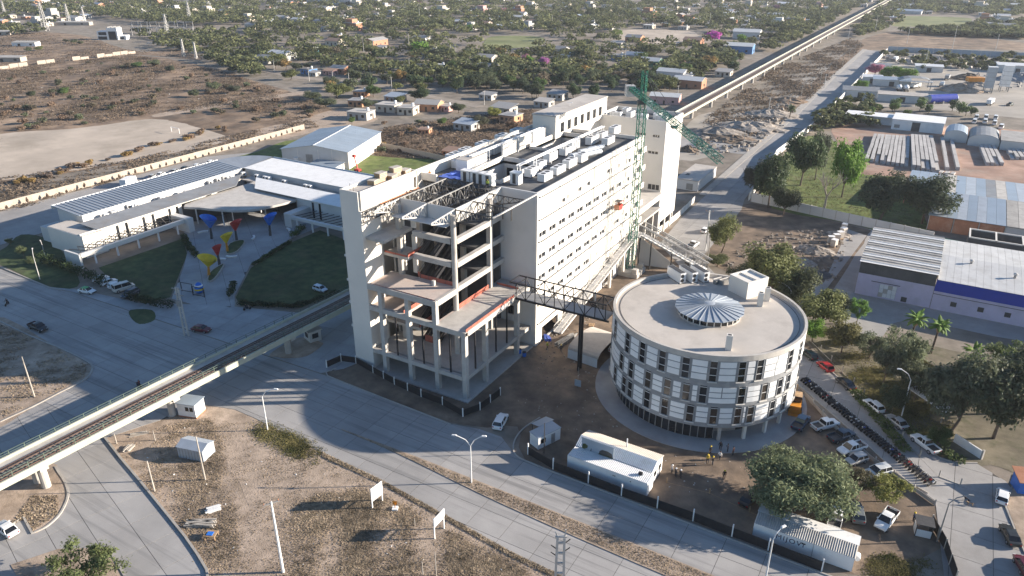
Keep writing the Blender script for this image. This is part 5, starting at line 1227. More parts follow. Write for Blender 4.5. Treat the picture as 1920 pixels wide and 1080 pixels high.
# vaulted site shed
QS = thing('vaulted_shed', 'white vaulted site shed open at one end beside the round building', 'shed', (12.9, 4.6, 0), R(-6))
n = 12; mb = MB(); r_ = 5.8; hh = 4.0
pro = [(-r_*math.cos(math.pi*k/n), 2.2+(hh-2.2)*math.sin(math.pi*k/n)) for k in range(n+1)]
for k in range(n):
    (y0,z0),(y1,z1) = pro[k], pro[k+1]
    MB().add([(-3.8,y0,z0),(3.8,y0,z0),(3.8,y1,z1),(-3.8,y1,z1),(-3.8,y0,z0-0.08),(3.8,y0,z0-0.08),(3.8,y1,z1-0.08),(-3.8,y1,z1-0.08)], [(0,1,2,3),(7,6,5,4),(0,4,5,1),(1,5,6,2),(2,6,7,3),(3,7,4,0)]).build('roof_sheet', 'roof_pale', QS)
MB().box(-3.8,3.6,-r_,-r_+0.1,0,2.2).build('side_wall', 'white_metal', QS); MB().box(-3.8,3.6,r_-0.1,r_,0,2.2).build('side_wall', 'white_metal', QS)
MB().add([(-3.7,y,z) for y, z in pro]+[(-3.7,r_,0),(-3.7,-r_,0)], [tuple(range(n+3))]).build('end_wall', 'plaster_grey', QS); MB().box(-1.5,-1.4,-5,5,0,2.8).build('dark_panel', 'dark_or_shaded_concrete', QS)  # dark panel across the inside of the vault
# site offices
SO = thing('site_office', 'white corrugated site office along the fence with a printed panel on its roof', 'site office', (25.4,-34.85,0), R(-0.8))
MB().box(0,14.6,0,2.8,0.1,2.75).build('office_wall', 'white', SO)
for k in range(48):
    x = 0.05+k*0.304; MB().add([(x,0.0,2.76),(x+0.15,0.0,2.86),(x+0.3,0.0,2.76),(x,2.8,2.86),(x+0.15,2.8,2.96),(x+0.3,2.8,2.86)], [(0,1,4,3),(1,2,5,4)]).build('roof_rib', 'white_metal', SO)
MB().box(1.3,7.3,2.75,2.85,2.9,5.3).build('printed_panel', 'zinc_roof', SO)
for pts, m in (([(4.6,3.0),(4.7,3.7),(5.2,4.1),(6.2,4.15),(7.0,3.9),(7.2,3.0)],'dark_steel'),([(1.4,3.1),(1.5,4.0),(2.0,4.2),(2.5,3.9),(2.4,3.4),(1.8,3.0)],'far_leaf'),([(4.4,2.95),(4.8,3.3),(5.6,3.1),(6.3,3.4),(7.2,3.2),(7.2,2.95)],'far_leaf'),([(3.0,3.0),(3.1,3.6),(3.2,3.6),(3.2,3.0)],'dark_steel')):
    MB().add([(x,2.74,z) for x,z in pts], [tuple(range(len(pts)-1,-1,-1))]).build('print', m, SO)
for x in (8.5,8.8,11.6): MB().box(x,x+0.16,-0.03,-0.002,1.9,2.1).build('vent', 'black_metal', SO)
MB().box(12.5,13.1,1.2,1.7,2.95,3.35).build('roof_vent', 'black_metal', SO)
S2 = thing('site_office', 'site office with cream corrugated roof behind the printed panel', 'site office', (25.4,-32.0,0), R(-0.8))
MB().box(0.3,14.3,0.05,5.0,0.1,2.9).build('office_wall', 'white', S2)
for k in range(46):
    x = 0.1+k*0.312
    MB().add([(x,0.0,2.95),(x+0.15,0.0,3.05),(x+0.31,0.0,2.95),(x,2.2,3.9),(x+0.15,2.2,4.0),(x+0.31,2.2,3.9)], [(0,1,4,3),(1,2,5,4)]).build('roof_rib', 'white_metal', S2)
    MB().add([(x,2.2,3.9),(x+0.15,2.2,4.0),(x+0.31,2.2,3.9),(x,5.3,3.0),(x+0.15,5.3,3.1),(x+0.31,5.3,3.0)], [(0,1,4,3),(1,2,5,4)]).build('roof_rib', 'roof_pale', S2)
MB().tube((8.2,3.6,3.3),(8.2,3.6,5.2),0.12,n=8).build('flue_pipe', 'white', S2)
for y in (1.0, 3.2): MB().box(14.3,14.34,y,y+1.2,1.2,2.2).build('window', 'glass_dark', S2)
S3 = thing('site_office', 'white corrugated site office with dark painted lettering on its wall', 'site office', (57.2,-35.2,0), R(0))
MB().box(0,14.2,0,4.6,0.1,2.7).build('office_wall', 'white', S3)
for k in range(45):
    x = 0.0+k*0.318; MB().add([(x,-0.15,2.72),(x+0.16,-0.15,2.82),(x+0.318,-0.15,2.72),(x,2.3,3.15),(x+0.16,2.3,3.25),(x+0.318,2.3,3.15)], [(0,1,4,3),(1,2,5,4)]).build('roof_rib', 'asbestos', S3)
MB().add([(-0.1,2.35,3.2),(14.4,2.35,3.2),(14.4,4.9,2.9),(-0.1,4.9,2.9),(-0.1,2.35,3.1),(14.4,2.35,3.1),(14.4,4.9,2.8),(-0.1,4.9,2.8)], [(0,1,2,3),(7,6,5,4),(0,4,5,1),(1,5,6,2),(2,6,7,3),(3,7,4,0)]).build('rear_roof', 'white_metal', S3)
for k in range(2): MB().box(7.0+0.35*k,7.2+0.35*k,-0.03,-0.002,1.9,2.15).build('vent', 'black_metal', S3)
MB().box(8.6,8.66,-0.05,-0.002,0.1,2.7).build('joint_strip', 'grey_steel', S3); MB().tube((14.4,0.9,2.0),(14.4,1.8,2.0),0.5,n=12).build('wall_tank', 'white', S3)
fc_ = bpy.data.curves.new('lettering', 'FONT'); fc_.body = 'MIJOVI'; fc_.size = 1.15; fc_.extrude = 0.01; fc_.space_character = 1.25
fo = bpy.data.objects.new('lettering', fc_); COL.objects.link(fo)
dg = bpy.context.evaluated_depsgraph_get(); me = bpy.data.meshes.new_from_object(fo.evaluated_get(dg)); bpy.data.objects.remove(fo)
me.materials.clear(); me.materials.append(M('print_dark')); lt = obj('lettering', me, S3, (3.3,-0.012,1.35)); lt.rotation_euler = (math.pi/2,0,0)
BC = thing('site_container', 'small blue white container with a sloping awning by the site entrance', 'container', tuple(G(1022,828)), R(68))
MB().box(-2.6,2.6,-1.2,1.2,0.1,2.6).build('container_wall', 'white_metal', BC); MB().box(-2.7,2.7,-1.3,1.3,2.6,2.7).build('container_roof', 'zinc_roof', BC)
MB().add([(-0.4,1.3,2.75),(3.2,1.3,2.75),(3.2,3.6,2.2),(-0.4,3.6,2.2),(-0.4,1.3,2.7),(3.2,1.3,2.7),(3.2,3.6,2.15),(-0.4,3.6,2.15)], [(0,1,2,3),(7,6,5,4),(0,4,5,1),(1,5,6,2),(2,6,7,3),(3,7,4,0)]).build('awning', 'zinc_roof', BC)
for x in (-0.2,3.0): MB().box(x-0.05,x+0.05,3.4,3.5,0,2.2).build('awning_post', 'dark_steel', BC)
MB().box(-2.0,-0.9,-1.24,-1.202,1.1,2.0).build('window', 'glass_dark', BC); MB().box(0.4,1.3,-1.24,-1.202,0.2,2.1).build('door', 'grey_steel', BC)
pole(1020,850,6.5,'dark lamp post in front of the site container','dark_steel',0,0.09)
PB = thing('site_placard', 'small pale blue placard hanging under the footbridge on a cable', 'placard', tuple(G(1083,728)))
MB().box(-0.7,0.7,-0.04,0.04,0.5,2.0).build('placard_panel', 'zinc_roof', PB); MB().beam((0,0,2.0),(0,0,5.0),0.05).build('cable', 'timber_grey', PB); MB().box(-0.05,0.05,-0.05,0.05,0,0.5).build('stand', 'dark_steel', PB)
GB = thing('gate_shelter', 'small dark framed guard shelter with glass sides at the site gate', 'shelter', tuple(G(1728,1000)), R(10))
for sx in (-1.1,1.1):
    for sy in (-1.0,1.0): MB().box(sx-0.06,sx+0.06,sy-0.06,sy+0.06,0,2.4).build('shelter_post', 'dark_steel', GB)
MB().box(-1.3,1.3,-1.2,1.2,2.4,2.5).build('shelter_roof', 'dark_steel', GB); MB().box(-1.05,1.05,-1.0,-0.95,0.1,1.4).build('shelter_panel', 'white_metal', GB); MB().box(1.06,1.1,-0.95,0.95,0.1,2.3).build('shelter_pane', 'glass_dark', GB); MB().box(-1.1,-1.06,-0.95,0.95,0.1,1.6).build('shelter_panel', 'white_metal', GB)
# yellow loader
LD = thing('backhoe_loader', 'rusty yellow loader parked against the round building', 'loader', tuple(G(1490,765)), R(100))
MB().box(-2.2,2.0,-1.0,1.0,0.7,1.7).build('body', 'orange_paint', LD); MB().box(-0.6,1.2,-0.9,0.9,1.7,3.0).build('cab', 'glass_dark', LD); MB().box(-0.7,1.3,-1.0,1.0,3.0,3.12).build('cab_roof', 'wood', LD)
for x, r_ in ((-1.5,0.65),(1.3,0.8)):
    for s_ in (-1.0,1.0): MB().tube((x,s_-0.2,r_),(x,s_+0.2,r_),r_,n=14).build('wheel', 'tyre', LD)
MB().add([(-3.4,-1.2,0.2),(-3.4,1.2,0.2),(-2.6,1.2,0.3),(-2.6,-1.2,0.3),(-2.7,-1.2,1.3),(-2.7,1.2,1.3)], [(0,1,2,3),(3,2,5,4)]).build('bucket', 'orange_paint', LD)
for s_ in (-0.7,0.7): MB().beam((-2.7,s_,0.8),(0.2,s_,1.9),0.22).build('loader_arm', 'orange_paint', LD)
MB().beam((2.0,0,1.4),(3.6,0,3.2),0.3).build('boom', 'wood', LD); MB().beam((3.6,0,3.2),(4.2,0,1.0),0.25).build('dipper', 'wood', LD)
# ================================================================== sheds, walls and yards beside the side street
def roofslab(n, pts, m, parent, t=0.12):
    return MB().add(list(pts)+[(x,y,z-t) for x,y,z in pts], [(0,1,2,3),(7,6,5,4),(0,4,5,1),(1,5,6,2),(2,6,7,3),(3,7,4,0)]).build(n, m, parent)
SA = thing('lilac_shed', 'lilac shed with a roof of dark and light concrete troughs', 'shed')
wall_holes(MB(), 'y', 67.2, 0.3, 58.2, 75.6, 0, 5.9, [(63.6,67.6,0.3,3.9)]).build('front_wall', 'lilac', SA)
MB().box(58.2,75.6,67.25,67.5,5.9,8.8).build('upper_wall', 'dark_or_shaded_concrete', SA); MB().box(58.2,58.5,67.5,97,0,8.8).build('side_wall', 'lilac', SA); MB().box(75.3,75.6,67.5,97,0,8.8).build('side_wall', 'plaster', SA); MB().box(58.5,75.3,96.7,97,0,8.8).build('rear_wall', 'plaster', SA)
for i in range(4):
    for j in range(3): MB().box(63.65+0.99*i,64.6+0.99*i,67.30,67.36,0.35+1.18*j,1.48+1.18*j).build('door_panel', 'white' if (i*3+j)%4 else 'roof_pale', SA)
MB().beam((61.5,67.1,4.3),(68.2,67.1,4.3),0.12).build('door_track', 'black_metal', SA); MB().box(69.0,70.3,67.1,67.18,0.3,1.6).build('hatch', 'dark_steel', SA)
for k in range(17):
    y0 = 66.6+1.8*k; w_ = 1.8
    o = MB().add([(57.9,y0,9.25),(75.9,y0,9.25),(75.9,y0+w_*0.42,9.25),(57.9,y0+w_*0.42,9.25),(75.9,y0+w_*0.6,8.8),(57.9,y0+w_*0.6,8.8),(75.9,y0+w_*0.85,8.8),(57.9,y0+w_*0.85,8.8),(75.9,y0+w_,9.25),(57.9,y0+w_,9.25)],
        [(0,1,2,3),(3,2,4,5),(5,4,6,7),(7,6,8,9)]).build('roof_trough', 'asbestos' if k % 3 else 'white_metal', SA)
    MB().box(57.95,75.85,y0+w_*0.6,y0+w_*0.85,8.81,8.83).build('trough_strip', 'dark_steel', o)  # dark strip along the bottom of each trough
SB = thing('blue_band_shed', 'long lilac shed with a royal blue band and white roof', 'shed')
MB().box(75.7,140,67.0,67.3,0,4.9).build('front_wall', 'lilac', SB); MB().box(75.7,140,66.98,67.3,4.9,8.0).build('blue_band', 'royal_blue', SB); MB().box(75.7,140,66.9,66.98,4.1,4.22).build('pipe_rail', 'dark_steel', SB)
for x in (79.8,85.6,91.2,97,103): 
    o = MB().box(x,x+1.3,66.93,66.998,1.7,2.9).build('window', 'dark_steel', SB)
for k in range(40):
    x = 75.9+1.6*k; roofslab('roof_sheet', [(x,66.6,8.1),(x+1.56,66.6,8.1),(x+1.56,83.5,8.9),(x,83.5,8.9)], 'sheet_white', SB, 0.08); roofslab('roof_sheet', [(x,83.5,8.9),(x+1.56,83.5,8.9),(x+1.56,99,8.1),(x,99,8.1)], 'sheet_white', SB, 0.08)
for x, y in ((82.6,80.5),(92.0,76.0)):
    o = MB().tube((x,y,8.5),(x,y,9.4),0.3,n=10).build('roof_vent', 'grey_steel', SB); MB().lathe([(0.5,9.4),(0.5,9.7),(0.05,9.9)], x, y, 10).build('vent_cap', 'pale_steel', o)
SCh = thing('open_hall', 'dark roofless concrete hall with white ring beams behind the white roofed shed', 'hall')
for a in ((81.8,82.2,103.8,112.0),(82.2,110,103.8,104.2),(82.2,110,111.6,112.0)): MB().box(*a,0,8.0).build('hall_wall', 'dark_or_shaded_concrete', SCh)
for x in (81.8,88.2,94.6,101,107): MB().box(x,x+0.4,103.75,112.05,8.0,8.35).build('ring_beam', 'plaster', SCh)
MB().box(82.2,110,103.75,104.1,8.0,8.34).build('ring_beam', 'plaster', SCh); MB().box(82.2,110,111.7,112.05,8.0,8.34).build('ring_beam', 'plaster', SCh); MB().box(82.2,110,104.2,111.6,0.1,4.0).build('black_fill', 'black_metal', SCh)  # black block filling the lower half of the hall
SD = thing('brick_hall', 'broad brick sided hall with grey sheet roofs behind the tarpaulined truck', 'hall')
for k in range(3): MB().box(71.2+6.9*k,77.9+6.9*k,130.9,131.2,0,4.6).build('brick_bay', 'brick', SD)
for k in range(4): MB().box(77.9+6.9*k-6.75,78.1+6.9*k-6.75,130.7,131.2,0,4.7).build('pier', 'raw_concrete', SD)
MB().box(92.0,125,130.9,131.2,0,4.6).build('side_wall', 'plaster_grey', SD); MB().box(71.2,71.5,131.2,188,0,4.8).build('side_wall', 'brick', SD)
for k in range(8): roofslab('roof_sheet', [(70.8+2.65*k,130.4,5.0),(73.4+2.65*k,130.4,5.0),(73.4+2.65*k,156,6.3),(70.8+2.65*k,156,6.3)], 'zinc_roof' if k not in (1,3,5) else 'galvanised', SD)
for k in range(10): roofslab('roof_sheet', [(92.1+3.2*k,130.4,5.0),(95.2+3.2*k,130.4,5.0),(95.2+3.2*k,156,6.3),(92.1+3.2*k,156,6.3)], 'asbestos', SD)
for k in range(20): roofslab('roof_sheet', [(62.0+3.05*k,156.1,6.2),(64.98+3.05*k,156.1,6.2),(64.98+3.05*k,186,4.9),(62.0+3.05*k,186,4.9)], ('zinc_roof','galvanised','zinc_roof','tin_grey','asbestos')[k%5] if k > 2 else 'zinc_roof', SD)
MB().box(62.2,62.5,156.3,186,0,4.8).build('side_wall', 'brick', SD)
GW = thing('garden_wall', 'grey block wall between the tree garden and the rubble lot', 'wall')
a, b_ = Vector((15.5,131.3,0)), Vector((73.5,119.2,0)); n = 14; rz = math.atan2(b_.y-a.y, b_.x-a.x); L_ = (b_-a).length/n
for k in range(n):
    p = a.lerp(b_, k/n); MB().box(0.05,L_-0.05,-0.12,0.12,0,3.2).build('wall_panel', 'plaster_grey', GW, loc=tuple(p), rz=rz); MB().box(-0.15,0.15,-0.18,0.18,0,3.35).build('wall_post', 'raw_concrete', GW, loc=tuple(p), rz=rz)
GW2 = thing('garden_wall', 'block wall running beside the side street under the garden trees', 'wall')
pts = [(14.5,131.6),(12.0,170),(9.0,200),(12.3,262),(13.0,348),(12.0,612)]
for a, b_ in zip(pts[:-1], pts[1:]):
    n = max(1, int(math.dist(a,b_)/8)); rz = math.atan2(b_[1]-a[1], b_[0]-a[0]); L_ = math.dist(a,b_)/n
    for k in range(n): MB().box(0.03,L_-0.03,-0.12,0.12,0,3.0).build('wall_panel', 'plaster_grey', GW2, loc=(a[0]+(b_[0]-a[0])*k/n, a[1]+(b_[1]-a[1])*k/n, 0), rz=rz)
GW3 = thing('depot_wall', 'dark blue grey wall closing the far side of the machinery depot', 'wall')
for k in range(18): MB().box(12.3+7*k,19.2+7*k,616+0.6*k,616.3+0.6*k,0,4.2).build('wall_panel', 'zinc_roof', GW3)
LB = thing('gatehouse', 'low flat roofed concrete gatehouse beside the side street', 'building')
MB().box(-13.0,-4.6,133.0,156.0,0,3.7).build('wall', 'plaster_grey', LB); MB().box(-13.2,-4.4,132.8,156.2,3.7,4.0).build('roof', 'roof_pale', LB); MB().box(-11.5,-10.2,139,141,4.0,4.1).build('roof_hatch', 'dark_steel', LB); MB().box(-9.0,-6.5,132.95,132.998,0.2,2.6).build('door', 'grey_steel', LB)
# white sheds and vaults
F1 = thing('white_shed', 'tall white walled shed with flat bright roof in front of the palms nursery', 'shed')
MB().box(46.3,68.9,283.0,300,0,5.0).build('wall', 'white', F1); MB().box(46.0,69.2,282.7,300.3,5.0,5.25).build('roof', 'white', F1); MB().box(55.2,58.8,282.9,282.99,0,4.4).build('doorway', 'dark_or_shaded_concrete', F1); MB().box(47.5,50,282.94,282.998,1,2.6).build('window', 'grey_steel', F1)
F2 = thing('white_shed', 'lower white shed with projecting flat roof beside the tall white shed', 'shed')
MB().box(33,46.0,291.5,300,0,4.0).build('wall', 'white', F2); MB().box(23.5,46.0,289.8,301,4.0,4.25).build('roof', 'white', F2); MB().box(24.2,24.5,290.2,290.5,0,4.0).build('post', 'grey_steel', F2); MB().box(36,39,291.4,291.49,0,2.8).build('door', 'grey_steel', F2)
def vault(x0, x1, y0, y1, h, m, lb, wallh=3.0):
    t = thing('vaulted_shed', lb, 'shed'); n = 10; cx = (x0+x1)/2; r_ = (x1-x0)/2
    pro = [(cx-r_*math.cos(math.pi*k/n), wallh+(h-wallh)*math.sin(math.pi*k/n)) for k in range(n+1)]
    for k in range(n):
        (a,z),(b_,y) = pro[k], pro[k+1]; roofslab('roof_sheet', [(a,y0,z),(a,y1,z),(b_,y1,y),(b_,y0,y)][::-1], m, t, 0.08)
    for yy in (y0+0.2,y1-0.2): MB().add([(a,yy,z-0.05) for a,z in pro]+[(x1,yy,0),(x0,yy,0)], [tuple(range(n+3))]).build('end_wall', 'plaster_grey', t)
    MB().box(x0,x0+0.15,y0+0.3,y1-0.3,0,wallh).build('side_wall', 'plaster_grey', t); MB().box(x1-0.15,x1,y0+0.3,y1-0.3,0,wallh).build('side_wall', 'plaster_grey', t)
vault(70,79.4,268,284,5.6,'zinc_roof','smaller grey vaulted shed beside the tall white shed'); vault(79.8,92,264,285,5.6,'tin_grey','wider grey vaulted shed in the middle of the depot row')
t = thing('grey_shed', 'grey pitched shed at the end of the vaulted shed row', 'shed'); MB().box(92.4,118,262,280,0,4.4).build('wall', 'plaster_grey', t); roofslab('roof', [(92.1,261.6,4.45),(118.4,261.6,4.45),(118.4,280.4,5.4),(92.1,280.4,5.4)], 'asbestos', t)
# concrete beams stacked in rows
r3 = random.Random(5)
def beamrow(px0, py0, px1, py1, lb, layers=2, w=1.35, seg=5):
    a, b_ = G(px0,py0), G(px1,py1); L_ = (b_-a).length; rz = math.atan2(b_.y-a.y, b_.x-a.x)
    t = thing('beam_stack', lb, 'beam stack', tuple(a), rz, group='rows of stacked concrete beams')
    me = MB().box(0.06,L_/seg-0.06,-w/2,w/2,0,0.72).mesh('concrete_beam','block_concrete')
    for i in range(seg):
        for k in range(layers):
            if layers > 1 and k == layers-1 and i == 0 and r3.random() < 0.3: continue
            obj('concrete_beam', me, t, (i*L_/seg, r3.uniform(-0.08,0.08), k*0.75))
for k in range(4): beamrow(1624+9.5*k,303+1.2*k,1641+7.0*k,256+0.5*k,'pale concrete beam row in the block nearest the garden trees',2)
for k in range(6): beamrow(1656+8.6*k,308+1.2*k,1668+6.8*k,258+0.4*k,'pale concrete beam row in the broad middle block of the yard',2)
for k in range(6): beamrow(1712+9.0*k,319+1.3*k,1709+7.0*k,260+0.5*k,'tall concrete beam row in the block beside the sheet roofs',3)
for k in range(2): beamrow(1775+20*k,320,1765+17*k,262,'separate concrete beam row beyond the tall block',2)
for k in range(4): beamrow(1851+9*k,311,1838+7.5*k,277,'pale concrete beam row standing alone on the reddish yard',2,seg=3)
for k in range(5): beamrow(1740+11*k,324+1.3*k,1744+11*k,320+1.3*k,'short loose concrete block in front of the tall beam rows',1,seg=1)
for k in range(4): beamrow(1898+9*k,300,1890+8*k,285,'concrete beam row at the far edge of the yard',2,seg=2)
# depot: tower silos, tank, heaps
for x, y, w_, h, lb in ((87.3,424,4.6,15.5,'grey panelled batching silo in the depot'),(96.0,436,5.0,15.5,'white batching silo in the depot')):
    t = thing('silo', lb, 'silo', (x,y,0), R(10))
    for sx in (-1,1):
        for sy in (-1,1): MB().box(sx*w_*0.42-0.2,sx*w_*0.42+0.2,sy*w_*0.42-0.2,sy*w_*0.42+0.2,0,3.2).build('leg', 'grey_steel', t)
    MB().box(-w_/2,w_/2,-w_/2,w_/2,3.2,h).build('silo_body', 'galvanised' if 'grey' in lb else 'white', t); MB().box(-w_/2-0.2,w_/2+0.2,-w_/2-0.2,w_/2+0.2,h,h+0.3).build('silo_top', 'white_metal', t)
    for k in range(4): MB().box(-w_/2-0.04,w_/2+0.04,-w_/2-0.04,w_/2+0.04,4.5+2.6*k,4.65+2.6*k).build('silo_band', 'grey_steel', t)
    MB().beam((w_/2+0.3,0,0),(w_/2+0.3,0,h),0.25).build('ladder', 'dark_steel', t)
t = thing('storage_tank', 'large dark blue horizontal cylindrical tank in the depot', 'tank', (64.5,371.5,0), R(40))
MB().tube((-8.5,0,2.9),(8.5,0,2.9),2.3,n=20).build('tank_shell', 'royal_blue', t, smooth=False)
for s_ in (-1,1): MB().tube((s_*8.5,0,2.9),(s_*9.6,0,2.9),2.3,1.3,n=20).build('tank_end', 'zinc_roof', t)
for x in (-6,0,6): MB().box(x-0.4,x+0.4,-2.0,2.0,0,1.6).build('saddle', 'raw_concrete', t)
def heap(px, py, r_, h, m, lb, seed):
    p = G(px, py); t = random.Random(seed); n = 22; mb = MB(); vs = [(0,0,h)]
    rings = 6
    for k in range(1, rings+1):
        for i in range(n):
            a = TAU*i/n; rr = r_*k/rings*(1+0.18*t.uniform(-1,1)); z = max(0.0, h*(1-k/rings)**0.9*(1+0.25*t.uniform(-1,1))) if k < rings else -0.1
            vs.append((rr*math.cos(a), rr*math.sin(a)*0.75, z))
    fs = [(0,1+i,1+(i+1)%n) for i in range(n)]
    for k in range(rings-1):
        for i in range(n): fs.append((1+k*n+i, 1+(k+1)*n+i, 1+(k+1)*n+(i+1)%n, 1+k*n+(i+1)%n))
    return mb.add(vs, fs).build('spoil_heap', m, None, loc=tuple(p), label=lb, category='heap')
heap(1815,148,13,4,'site_soil','brown gravel heap beside the orange hopper',1); heap(1830,160,11,3.5,'yard_pale','pale sand heap in front of the batching silos',2); heap(1800,170,14,4.5,'dry_lot','wide brown heap behind the blue tank',3); heap(1910,150,14,5,'tin_grey','dark grey gravel heap beyond the white silo',4)
heap(1290,283,5,2.6,'site_soil','brown soil heap by the gatehouse end of the tower',5); heap(1345,250,15,3.2,'debris','long grey rubble heap on the dump ground beside the viaduct',6); heap(1410,240,18,3.5,'debris','high pale rubble heap on the dump ground',7); heap(1445,215,15,3.0,'debris','rubble heap against the scrub bank',8); heap(1480,190,12,2.5,'scrub_soil','brown earth heap beside the pavement',9); heap(1375,262,12,2.2,'site_soil','low dark earth heap by the link street',10)
heap(1528,470,6,1.6,'debris','rubble heap with pale blocks on the rubble lot',11); heap(1500,492,5,1.2,'debris','low rubble heap beside the yard lane',12); heap(1530,515,5,1.0,'dark_or_shaded_concrete','dark rubble heap at the lane edge',13); heap(1575,440,4,1.2,'debris','small rubble heap under the garden wall',14)
bp = Proto('brick_pallet', 'pallet'); bp.part('bricks', MB().box(-0.6,0.6,-0.5,0.5,0.15,1.5), 'roof_pale'); bp.part('pallet_base', MB().box(-0.65,0.65,-0.55,0.55,0,0.15), 'wood'); bp.part('wrap', MB().box(-0.62,0.62,-0.52,0.52,1.5,1.53), 'white')
for k, (x, y) in enumerate(((1557,456),(1567,452),(1574,447),(1580,440),(1563,462),(1582,432))):
    p = G(x, y); bp.place((p.x,p.y,0.03), R(20+13*k), 'pallet of pale bricks on the rubble lot', 'pallets of bricks', scale=1.5)
# loose rubble as small pieces: nobody could count it
def scatter(name, px_poly, n, s0, s1, m, seed, lb, cat):
    r = np.random.default_rng(seed); P_ = np.array(GP(px_poly)); mn, mx = P_.min(0), P_.max(0)
    def inside(x, y):
        c = False; m_ = len(P_)
        for i in range(m_):
            x0,y0 = P_[i]; x1,y1 = P_[i-1]
            if (y0 > y) != (y1 > y) and x < (x1-x0)*(y-y0)/(y1-y0)+x0: c = not c
        return c
    mb = MB(); k = 0; tries = 0
    while k < n and tries < n*20:
        tries += 1; x, y = r.uniform(mn[0],mx[0]), r.uniform(mn[1],mx[1])
        if not inside(x, y): continue
        s_ = r.uniform(s0,s1); mb.cbox(x, y, s_*r.uniform(0.5,1.6), s_*r.uniform(0.4,1.0), 0, s_*r.uniform(0.2,0.7), r.uniform(0,3), r.uniform(0.4,0.9)); k += 1
    return mb.build(name, m, None, kind='stuff', label=lb, category=cat)
scatter('rubble', [(1345,500),(1420,440),(1540,430),(1600,440),(1560,530),(1470,540)], 420, 0.3, 1.2, 'debris', 1, 'broken rubble strewn over the rubble lot', 'rubble')
scatter('rubble', [(1300,290),(1330,235),(1440,205),(1480,190),(1470,240),(1400,285)], 500, 0.5, 2.2, 'debris', 2, 'rubble strewn over the dump ground', 'rubble')
scatter('rubble', [(1000,650),(1060,590),(1100,560),(1130,600),(1085,690),(1020,720)], 150, 0.15, 0.5, 'debris', 3, 'building rubble strewn between the facade and the vaulted shed', 'rubble')
scatter('litter', [(220,830),(390,770),(590,880),(820,990),(1000,1080),(540,1080),(390,1040),(290,930)], 70, 0.06, 0.22, 'white_metal', 4, 'pale litter scattered over the dry lot', 'litter')
scatter('litter', [(1190,840),(1400,860),(1420,930),(1250,920)], 24, 0.08, 0.22, 'white_metal', 5, 'pale litter on the site ground by the workers', 'litter')
scatter('litter', [(0,230),(150,225),(330,205),(560,200),(450,160),(0,150)], 45, 0.3, 0.6, 'white_metal', 6, 'pale litter scattered over the scrubland', 'litter')
scatter('scrap', [(1645,106),(1780,108),(1925,116),(1925,135),(1760,128),(1690,122)], 170, 1.2, 4.0, 'scrap', 7, 'rusty machinery scrap heaped along the depot wall', 'scrap')
scatter('scrap', [(1800,140),(1925,130),(1925,160),(1840,182)], 45, 1.0, 2.6, 'scrap', 8, 'loose plant parts around the batching silos', 'scrap')
scatter('litter', [(1000,690),(1130,700),(1190,800),(1060,815),(960,760)], 60, 0.1, 0.35, 'timber_grey', 9, 'offcuts scattered over the shaded site ground', 'litter')
